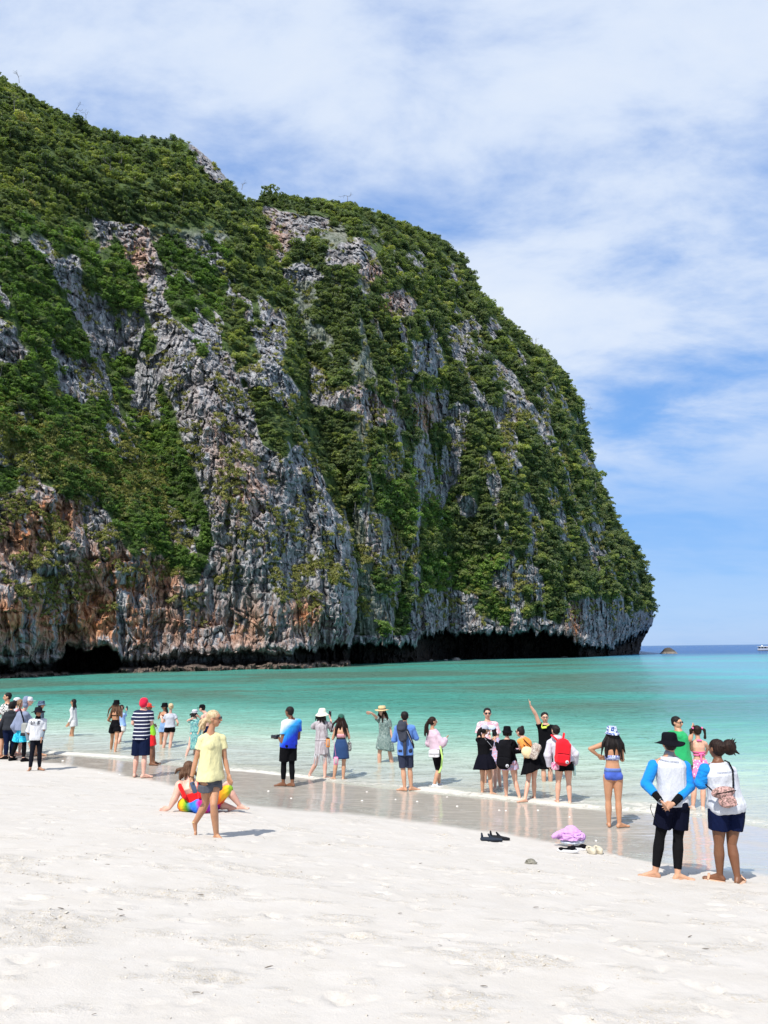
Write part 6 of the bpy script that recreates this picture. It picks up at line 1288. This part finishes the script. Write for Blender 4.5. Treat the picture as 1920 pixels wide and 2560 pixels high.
o_ = f.P(1436, 1924, -.02); b_ = worn('water_bottle', 'clear plastic water bottle hanging from the hand of the person with the red backpack', 'bottle', V3(o_) + f.base); relobj(Shape().cone(V3(o_) + V3([0, 0, .06]), V3(o_) - V3([0, 0, .10]), .026, .030), 'bottle_body', flat('clear_aqua', (.45, .66, .60), .12), b_, o_); relobj(Shape().cone(V3(o_) + V3([0, 0, .08]), V3(o_) + V3([0, 0, .11]), .014, .014), 'bottle_cap', white, b_, o_)
# 29 bikini woman
f = Fig('woman in blue patterned bikini and blue and white bucket hat, seen from behind', [(1523, 2068), (1549, 2070)], 1813, yaw=-2, sex='f', skin='tan', vox=.009, hat=.03, toes={'L': (.2, .95, 0), 'R': (.9, .35, 0)}, J={'cx': 1530, 'nk': (1529, 1853), 'hd': (1530, 1835), 'shL': (1508, 1854, 0), 'shR': (1551, 1856, 0), 'elL': (1475, 1872, -.02), 'wrL': (1494, 1888, .03), 'haL': (1506, 1893, .06), 'elR': (1556, 1900, .02), 'wrR': (1548, 1872, .2)})
bw = C_('wave_print', (.70, .74, .80), 'swirl', (.03, .06, .22), (.20, .28, .55), 1.3); f.hair('long', 'black', L=.235, width=.42, messy=.03); f.hat('bucket', bw); bp = C_('bikini_floral', (.60, .66, .80), 'swirl', (.03, .06, .34), (.60, .66, .80), 3.2); f.bandring(.46, .60, bp, 'bikini_top', .008)
f.bandring(.12, .22, C_('bikini_waist', (.12, .20, .50)), 'bikini_waistband', .008); S = Shape(); f.tor(S, -.13, .15, .007)
for sd in 'LR': S.ell(f.j['hp' + sd] - f.f * .030 * f.H + f.u * .014 * f.H, (.044 * f.H + .007, .046 * f.H + .007, .046 * f.H), np.stack([f.r, f.f, f.u]))
S.obj('bikini_bottom', C_('bikini_blue', (.05, .10, .42), 'plain'), f.root, .009, 2); f.cuff('R', .0, .9, navy, 'arm_sleeve', .006); f.cuff('R', .3, .95, navy, 'arm_sleeve_upper', .008, 'upper')
# 30 green tank man
f = Fig('man in sunglasses and green tank top turning round beside the girl in pink', [(1700, 2026), (1712, 2026)], 1791, yaw=-50, skin='warm', vox=.010, hyaw=-140, J={'cx': 1703, 'nk': (1696, 1826), 'hd': (1693, 1807), 'shR': (1700, 1834, -.12), 'elR': (1725, 1849, -.1), 'wrR': (1731, 1829, .05), 'haR': (1733, 1818, .06)})
f.hair('short', 'black', width=.3); f.glasses(); f.face(False); f.tee(C_('grass_green', (.02, .36, .12)), hem=-.12, sleeve=.0, g=.022, armg=.004, flare=.05, sleeves='', name='tank_top'); f.legs(C_('grey_trunks', (.33, .34, .37)), .9, g=.02, flare=.02)
# 31 girl in pink bikini with pigtails
f = Fig('girl with two dark pigtails in pink halter bikini and daisy print skirt', [(1733, 2027), (1758, 2029)], 1814, yaw=-3, sex='f', skin='fair', vox=.010, w=.95, toes={'L': (-.2, .9, 0)}, J={'cx': 1749, 'elL': (1727, 1872, .05), 'wrL': (1735, 1880, .2), 'elR': (1770, 1870, .05), 'wrR': (1766, 1880, .2)})
f.hair('short', 'dbrown'); pnk = C_('hot_pink_plain', (.85, .16, .38)); S = Shape()
for sg in (-1, 1):
    q_ = [f.hd((sg * .36, -.16, .28)), f.hd((sg * .62, -.18, .12)), f.hd((sg * .66, -.18, -.22)), f.hd((sg * .62, -.18, -.58))]; S.cone(q_[0], q_[1], .020, .032); S.cone(q_[1], q_[2], .032, .022); S.cone(q_[2], q_[3], .018, .030); 
S.obj('pigtails', HR['dbrown'], f.hairo, .009, 1, fold=.004)
for sg in (-1, 1):
    Shape().ell(f.hd((sg * .42, -.17, .28)), V3((.09, .12, .12)) * f.hh, f.hfr).obj('hair_tie', pnk, f.hairo)
f.bandring(.50, .56, pnk, 'bikini_strap', .010); f.bandring(.40, .46, pnk, 'bikini_strap', .010); Shape().cone(f.torso_ring(.48, .07, .05, .03, 20)[15] + V3([-.03, 0, 0]), f.torso_ring(.48, .07, .05, .03, 20)[15] + V3([.05, 0, .01]), .02, .015).cone(f.torso_ring(.48, .07, .05, .03, 20)[15], f.torso_ring(.25, .07, .05, .03, 20)[15], .016, .022).obj('bow', pnk, f.root, .010, 1)
Shape().cone(f.torso_ring(.98, .04, .035, .01, 20)[15] - V3([.03, 0, 0]), f.torso_ring(.98, .04, .035, .01, 20)[15] + V3([.04, 0, .0]), .022, .018).obj('neck_bow', pnk, f.root, .010, 1)
f.skirt(C_('daisy_print', (.85, .22, .42), 'floral', (.85, .84, .82), (.85, .80, .80), 1.1), .26, .400, .032, 5, .07, 'daisy_skirt'); f.shoes(C_('pale_sandal', (.62, .45, .38)))
# 32 guide man
f = Fig('man in wide black hat, white shirt with blue sleeves and navy shorts with clasped hands', [(1640, 2190), (1704, 2200)], 1829, yaw=-4, skin='warm', vox=.008, hat=.03, w=1.06, toes={'L': (-.9, .35, 0), 'R': (.95, -.02, 0)},
        J={'cx': 1675, 'nk': (1674, 1889, 0), 'hd': (1674, 1861, .02), 'shL': (1633, 1904, 0), 'shR': (1712, 1906, 0), 'elL': (1615, 1960, -.02), 'wrL': (1650, 2000, -.20), 'haL': (1668, 2018, -.27), 'elR': (1724, 1965, -.02), 'wrR': (1684, 2009, -.20), 'haR': (1664, 2019, -.24), 'knL': (1650, 2090, .02), 'knR': (1695, 2094, .02), 'anL': (1638, 2181, 0), 'anR': (1694, 2188, -.06)})
azure = C_('azure_cloth', (.006, .22, .62)); f.hair('short', 'black'); t32 = f.tee(C_('guide_white', (.56, .58, .63)), hem=-.05, sleeve=1.62, g=.022, armg=.018, flare=.02, name='shirt', slname=azure, fold=.004); f.cuff('L', .55, 1.0, black, 'wrist_sleeve', .012); f.cuff('R', .55, 1.0, black, 'wrist_sleeve', .012)
Shape().cone(f.j['nk'] - V3([0, 0, .01]), f.j['nk'] + V3([0, 0, .012]), .080, .068).obj('collar', C_('collar_grey', (.24, .25, .28)), f.root, .008, 1)
f.legs(C_('guide_navy', (.003, .004, .014)), .72, g=.022, flare=.022, fold=.006, vox=.009); f.legs(C_('legging_black', (.006, .006, .007)), 1.84, g=.006, flare=0, name='leggings', fold=.001); f.hat('wide', C_('hat_black', (.005, .005, .008)))
S = Shape().cone(f.j['wrL'] * 1.0, f.j['wrL'] + (f.j['haL'] - f.j['wrL']) * .10, .033, .033); S.obj('watch', phone_m, f.root)
pr = flat('guide_print', (.16, .18, .26), .7); text_on(t32, 'YOUR EXPERIENCE, OUR PASSION', f.P(1662, 1899.5, 0), V3([1, 0, -.11]), (.11, 0, 1), .02, pr, f.root, (0, 1, 0), width=.26, off=.012)
Shape().cone(f.P(1628, 2010, -.02), f.P(1626, 2022, -.03), .004, .004).cone(f.P(1626, 2022, -.03), f.P(1633, 2040, -.10), .004, .004).cone(f.P(1633, 2040, -.1), f.P(1650, 2066, -.12), .004, .004).obj('cord', black, f.root)
# 33 guide woman
f = Fig('woman with loose black bun, white shirt, navy shorts and beige slippers', [(1801, 2204), (1845, 2210)], 1841, yaw=4, sex='f', skin='brown', vox=.008, w=1.16, hyaw=28, toes={'L': (-.75, .55, 0), 'R': (.62, .72, 0)},
        J={'cx': 1806, 'nk': (1795, 1904, 0), 'hd': (1790, 1872, .02), 'shL': (1762, 1914, 0), 'shR': (1828, 1918, 0), 'elL': (1752, 1957, .03), 'wrL': (1775, 1948, .24), 'elR': (1836, 1962, .05), 'wrR': (1805, 1952, .26), 'knL': (1797, 2110, .0), 'knR': (1829, 2110, .0)})
f.hair('bun', 'dbrown', vox=.008, messy=.05); S = Shape(); g_ = np.random.default_rng(8); c_ = f.P(1823, 1868, -.06)
S.cone(f.hd((0, -.35, .1)), c_, .065, .070); S.ell(c_, (.085, .075, .095))
for k in range(16): d_ = g_.normal(size=3) * V3([1, .6, 1]); d_ /= np.linalg.norm(d_); d_[0] += .5; S.cone(V3(c_) + d_ * .05, V3(c_) + d_ * g_.uniform(.10, .15), .018, .003, k=6)
S.obj('loose_bun', HR['dbrown'], f.hairo, .007, 1, fold=.004, fsc=26)
t33 = f.tee(C_('guide_white', (.8, .8, .8)), hem=-.14, sleeve=1.1, g=.028, armg=.026, flare=.03, name='shirt', slname=azure, sleeves='L', fold=.009); S = Shape(); e_ = f.j['shR'] * .05 + f.j['elR'] * .95; S.ell(f.j['shR'], (.065,) * 3); S.cone(f.j['shR'], e_, .064, .066, flat=True); S.obj('sleeve', C_('guide_white', (.8, .8, .8)), f.root, .008, 2, fold=.006)
f.legs(C_('guide_navy2', (.004, .008, .036)), .60, g=.020, flare=.018, fold=.006, vox=.009); f.shoes(C_('beige_rubber', (.58, .36, .24)), C_('beige_rubber', (.58, .36, .24)), 'slipper')
text_on(t33, 'YOUR EXPERIENCE, OUR PASSION', f.P(1805, 1926, 0), V3([1, 0, .06]), (-.06, 0, 1), .02, pr, f.root, (0, 1, 0), width=.235, off=.012)
o_ = f.P(1813, 1994, -.24); b_ = worn('crossbody_bag', 'pink brown patterned crossbody bag on the back of the woman in the white shirt', 'bag', V3(o_) + f.base)
bgm = C_('bag_pattern', (.20, .13, .11), 'swirl', (.55, .33, .30), (.05, .04, .04), 3.4); fr_ = np.stack([V3([.96, 0, .12]), V3([0, 1, 0]), V3([-.12, 0, .96])])
relobj(Shape().ell(V3(o_) + V3([-.02, 0, .06]), (.15, .05, .07), fr_).ell(V3(o_) + V3([.02, 0, -.04]), (.11, .055, .08), fr_), 'bag_body', bgm, b_, o_, .008, 2, .003); relobj(Shape().box(V3(o_) + V3([.025, -.055, -.05]), (.17, .03, .10), fr_, .5), 'front_pocket', bgm, b_, o_, .006, 2, .002); relobj(Shape().cone(V3(o_) + V3([-.12, -.045, .05]), V3(o_) + V3([.11, -.045, .085]), .006, .006, k=6), 'zip', black, b_, o_)
relobj(Shape().cone(V3(o_) + V3([-.12, .02, .06]), f.P(1765, 1962, -.16), .012, .012, sq=.5).cone(V3(o_) + V3([.11, .02, .08]), f.P(1833, 1955, -.19), .013, .013, sq=.5).cone(f.P(1833, 1955, -.19), f.P(1832, 1925, -.16), .013, .013, sq=.5).cone(f.P(1832, 1925, -.16), f.P(1822, 1906, -.10), .013, .013, sq=.5).cone(f.P(1822, 1906, -.10), f.P(1812, 1901, .02), .013, .013, sq=.5), 'strap', black, b_, o_, .007, 1)

# ------------------------------------------------------------------ things left on the sand
def ground_at(px_, py_): x, d, z = on_ground(px_, py_); return V3([x, d, z])
def shoe_obj(name, c, yaw, L_, kind, mats, label, group=None, parent=None):
    fr = FR(yaw); k = 22; th = np.arange(k) * 2 * math.pi / k
    t = empty(name, tuple(c), label=label, category='shoe', **({'group': group} if group else {}))
    def outline(q, z, wmul=1): return np.stack([(np.cos(a) * L_ / 2 * q) * fr[0] + np.sin(a) * L_ * (.19 + .03 * math.cos(a)) * q * wmul * fr[1] + V3([0, 0, z]) for a in th])
    if kind == 'sandal':
        Shape().rings([outline(.94, 0), outline(1, .012), outline(1.0, .035), outline(.92, .04)]).obj('sole', mats[1], t); Shape().rings([outline(.90, .038), outline(.88, .046)]).obj('footbed', mats[0], t)
        S = Shape(); S.ell(fr[0] * .05 + V3([0, 0, .045]), (.065, .058, .038), fr); S.obj('strap', mats[0], t, .007, 1)
        S = Shape(); S.ell(-fr[0] * .09 + V3([0, 0, .040]), (.045, .050, .022), fr); S.obj('heel_strap', mats[0], t, .006, 1)
    elif kind == 'clog':
        S = Shape().rings([outline(.92, 0), outline(1, .015), outline(1, .035)]); S.ell(fr[0] * L_ * .20 + V3([0, 0, .045]), (L_ * .29, L_ * .20, .042), fr)
        for a in np.linspace(math.pi * .55, math.pi * 1.45, 9): S.ell((np.cos(a) * L_ * .44) * fr[0] + np.sin(a) * L_ * .17 * fr[1] + V3([0, 0, .045]), (.016, .016, .028))
        b = S.obj('upper', mats[0], t, .006, 2); Shape().ell(-fr[0] * L_ * .16 + V3([0, 0, .045]), (L_ * .26, L_ * .135, .018), fr).obj('insole', mats[1], t)
        for sg in (-1, 1): Shape().ell(fr[0] * L_ * -.02 + fr[1] * sg * L_ * .17 + V3([0, 0, .062]), (.008,) * 3).obj('rivet', metal_m, t)
    else:  # soft water shoe lying flat, opening standing up
        S = Shape(); S.cone(-fr[0] * L_ * .42 + V3([0, 0, .03]), fr[0] * L_ * .42 + V3([0, 0, .022]), .042, .026, ax=fr[1], sq=.75, mid=(.5, .046)); b = S.obj('upper', mats[0], t, .007, 2, fold=.003)
        S = Shape(); S.cone(-fr[0] * L_ * .44 + V3([0, 0, .03]), -fr[0] * L_ * .46 + V3([0, 0, .105]), .036, .020, ax=fr[1], sq=.7); S.cone(-fr[0] * L_ * .02 + V3([0, 0, .04]), -fr[0] * L_ * .15 + V3([0, 0, .095]), .036, .020, ax=fr[1], sq=.7); S.obj('heel_tab', mats[0], t, .006, 1); Shape().rings([outline(.93, -.002), outline(.98, .008), outline(.95, .014)]).obj('sole', mats[1], t)
    return t
dark = C_('neoprene', (.028, .036, .052)); rub = C_('rubber_black', (.012, .013, .016), rough=.5)
shoe_obj('water_shoe', ground_at(1230, 2103), -6, .33, 'soft', (dark, rub), 'black soft water shoe on the sand, nearer one with standing heel tab', None)
shoe_obj('water_shoe', ground_at(1250, 2099), -22, .32, 'soft', (rub, rub), 'black soft water shoe lying behind its twin with the toe pointing right')
soleW = flat('white_rubber', (.74, .74, .76), .5)
shoe_obj('sandal', ground_at(1420, 2130), -10, .30, 'sandal', (black, soleW), 'black strapped sandal with thick white sole in front of the lilac clothes'); shoe_obj('sandal', ground_at(1449, 2125), -6, .28, 'sandal', (black, soleW), 'black and white sandal partly under the folded clothes, nearer the beige clogs')
bei = flat('beige_clog', (.56, .50, .38), .55); oli = flat('olive_lining', (.16, .15, .08), .8)
shoe_obj('clog', ground_at(1478, 2132), -82, .26, 'clog', (bei, oli), 'beige clog, the one beside the sandals'); shoe_obj('clog', ground_at(1496, 2131), -86, .26, 'clog', (bei, oli), 'beige clog, the outer one of the pair away from the sandals')
def heap(name, label, c, size, mat, seed, amp=.5, part='cloth'):
    t = empty(name, tuple(c), label=label, category='clothes'); bm = bmesh.new(); bmesh.ops.create_icosphere(bm, subdivisions=5, radius=1)
    for v in bm.verts:
        n_ = mnoise.noise(v.co * 1.3 + Vector((seed, 0, 0))); rd = 1 - abs(mnoise.noise(Vector((v.co.x * 2.0, v.co.y * 2.6, v.co.z * 3.2)) + Vector((n_ * 1.4 + seed, 0, 0)))) * 2; v.co *= 1 + amp * (.35 * n_ + .26 * rd); v.co.z = max(v.co.z, -.35)
        v.co = Vector((v.co.x * size[0], v.co.y * size[1], (v.co.z + .35) * size[2]))
    me = bpy.data.meshes.new(part); bm.to_mesh(me); bm.free(); me.polygons.foreach_set('use_smooth', [True] * len(me.polygons)); link(part, me, mat, t); return t
g1_ = ground_at(1430, 2118)
t = heap('folded_shirt', 'white folded shirt between the lilac clothes and the sandals', g1_ + V3([.02, .05, .055]), (.17, .12, .05), C_('folded_white', (.62, .67, .76)), 4.0, .35)
t = heap('lilac_hoodie', 'crumpled lilac hooded top lying on the sandals', g1_ + V3([0, .05, .11]), (.165, .13, .11), C_('lilac_cloth', (.62, .34, .66)), 7.3, .95)
S = Shape().cone((-.10, -.02, .07), (-.20, -.03, .075), .045, .040, mid=(.5, .045)).cone((-.20, -.03, .075), (-.26, -.03, .04), .042, .036); S.obj('sleeve', C_('lilac_cloth', (.6, .3, .6)), t, .008, 2, fold=.007, fsc=14)
S = Shape(); q_ = [V3([math.cos(a) * (.08 - .006 * i), -.07 + .03 * math.sin(a * .5), .10 + math.sin(a) * (.045 - .003 * i)]) for i, a in enumerate(np.linspace(-.5, 5.2, 13))]
for a_, b2 in zip(q_[:-1], q_[1:]): S.cone(a_, b2, .020, .020)
S.obj('twisted_sleeve', C_('lilac_cloth', (.6, .3, .6)), t, .008, 2, fold=.004, fsc=18)
x_ = ground_at(1327, 2160); link('beach_stone', rock_mesh(11, .075, .05, .038, 3, .35), plain_rock('coral_stone', (.16, .15, .11), (.36, .34, .28)), label='small grey green coral stone alone on the dry sand', category='stone').location = tuple(x_ + V3([0, 0, .02]))
shellm = flat('shell_white', (.80, .76, .70), .5); sh_ = [(157, 1902), (247, 1933), (254, 1935), (299, 1937), (671, 1978), (728, 1996), (917, 1980), (905, 2002), (989, 1999), (1043, 2004), (1118, 1993), (1143, 2016), (1265, 2027), (1248, 2026), (1345, 2026), (1424, 2043), (1490, 2102), (1490, 2115), (660, 1953), (916, 1983), (1091, 2009), (1160, 2004)]
shm = rock_mesh(6, .022, .016, .008, 2, .4); shm.materials.append(shellm)
for i, (a_, b2) in enumerate(sh_[:18]):
    p_ = ground_at(a_, b2); o = bpy.data.objects.new('shell', shm); sc.collection.objects.link(o); o.location = tuple(p_ + V3([0, 0, .004])); s_ = 1.0 * p_[1] / 14; o.scale = (s_, s_, s_); o.rotation_euler = (0, 0, i * 1.7); o['label'] = 'tiny white coral piece on the wet sand'; o['category'] = 'coral piece'; o['group'] = 'white coral pieces on the wet sand'
# bits of leaf and coral on the dry sand
bits = [(155, 2074), (362, 2112), (150, 2210), (195, 2162), (268, 2163), (366, 2155), (20, 2160), (70, 2210), (465, 2262), (502, 2239), (474, 2287), (300, 2275), (305, 2291), (152, 2273), (312, 2421), (365, 2416), (353, 2475), (490, 2484), (235, 2538), (868, 2520), (672, 2420), (820, 2182), (1345, 2149), (1210, 2468), (1260, 2435), (1100, 2365), (1000, 2285), (1340, 2270), (1725, 2343), (1765, 2374), (1530, 2341), (1670, 2290), (1385, 2516), (1180, 2500), (1050, 2160)]
bt_m = flat('dry_leaf', (.14, .115, .09), .9)
bm = bmesh.new(); vs = [bm.verts.new(p) for p in ((-1, 0, 0), (-.4, .16, .10), (.4, .12, .14), (1, 0, .04), (.4, -.14, .10), (-.4, -.18, .06))]; bm.faces.new(vs); r_ = bmesh.ops.extrude_face_region(bm, geom=bm.faces[:]); bmesh.ops.translate(bm, verts=[v for v in r_['geom'] if isinstance(v, bmesh.types.BMVert)], vec=(0, 0, .12)); bmesh.ops.recalc_face_normals(bm, faces=bm.faces[:]); bme = bpy.data.meshes.new('leaf_bit'); bm.to_mesh(bme); bm.free(); bme.materials.append(bt_m)
for i, (a_, b2) in enumerate(bits):
    p_ = ground_at(a_, b2); o = bpy.data.objects.new('leaf_bit', bme); sc.collection.objects.link(o); s_ = random.uniform(.010, .030); o.location = tuple(p_ + V3([0, 0, .005])); o.scale = (s_, s_, s_ * .8); o.rotation_euler = (random.uniform(-.2, .2), random.uniform(-.2, .2), random.uniform(-.5, .5)); o['label'] = 'dark dry leaf fragment lying on the white sand'; o['category'] = 'leaf fragment'; o['group'] = 'dry leaf fragments on the sand'

# crumbs and little clods kicked up on the trampled sand
crm = MT('sand_crumb'); crm.col(crm.mix(crm.noise(crm.coord(), 40, 3), (.49, .445, .375), (.54, .50, .445))); crm.set(Roughness=.95); crm.b.inputs['Specular IOR Level'].default_value = .1
col_c = bpy.data.collections.new('crumb_library')
for k in range(4):
    me = rock_mesh(20 + k, 1.0, .8, .55, 1, .45); me.materials.append(crm.m); col_c.objects.link(bpy.data.objects.new('crumb_%d' % k, me))
i0 = (ys > 4.2) & (ys < 13.0); j0 = (xs > -5.5) & (xs < 6.5); Zs = Z[np.ix_(i0, j0)]; Xs = X[np.ix_(i0, j0)]; Ys_ = Y[np.ix_(i0, j0)]; ts_ = tr[np.ix_(i0, j0)]; ds_ = dry[np.ix_(i0, j0)]
spot = smooth(fbm(np.stack([Xs * 2.2, Ys_ * 3.4, 0 * Xs], -1), 4, 500), .30, .62)
pr = ((.02 + ts_ * .8 + spot * 1.2) * ds_).ravel() / (Ys_.ravel() ** .5); pr /= pr.sum(); nC = 6500; sel = rnd.choice(len(pr), nC, p=pr)
rc = rnd.gamma(2.0, .0017, nC) + .0015
pc = np.stack([Xs.ravel()[sel] + rnd.uniform(-.02, .02, nC), Ys_.ravel()[sel] + rnd.uniform(-.02, .02, nC), Zs.ravel()[sel] + rc * .1], -1)
scatter('sand_crumbs', pc, np.stack([rc * 1.3, rc * 1.3, rc], -1), rnd.integers(0, 4, nC), col_c, 'small crumbs of trampled white sand', .5)
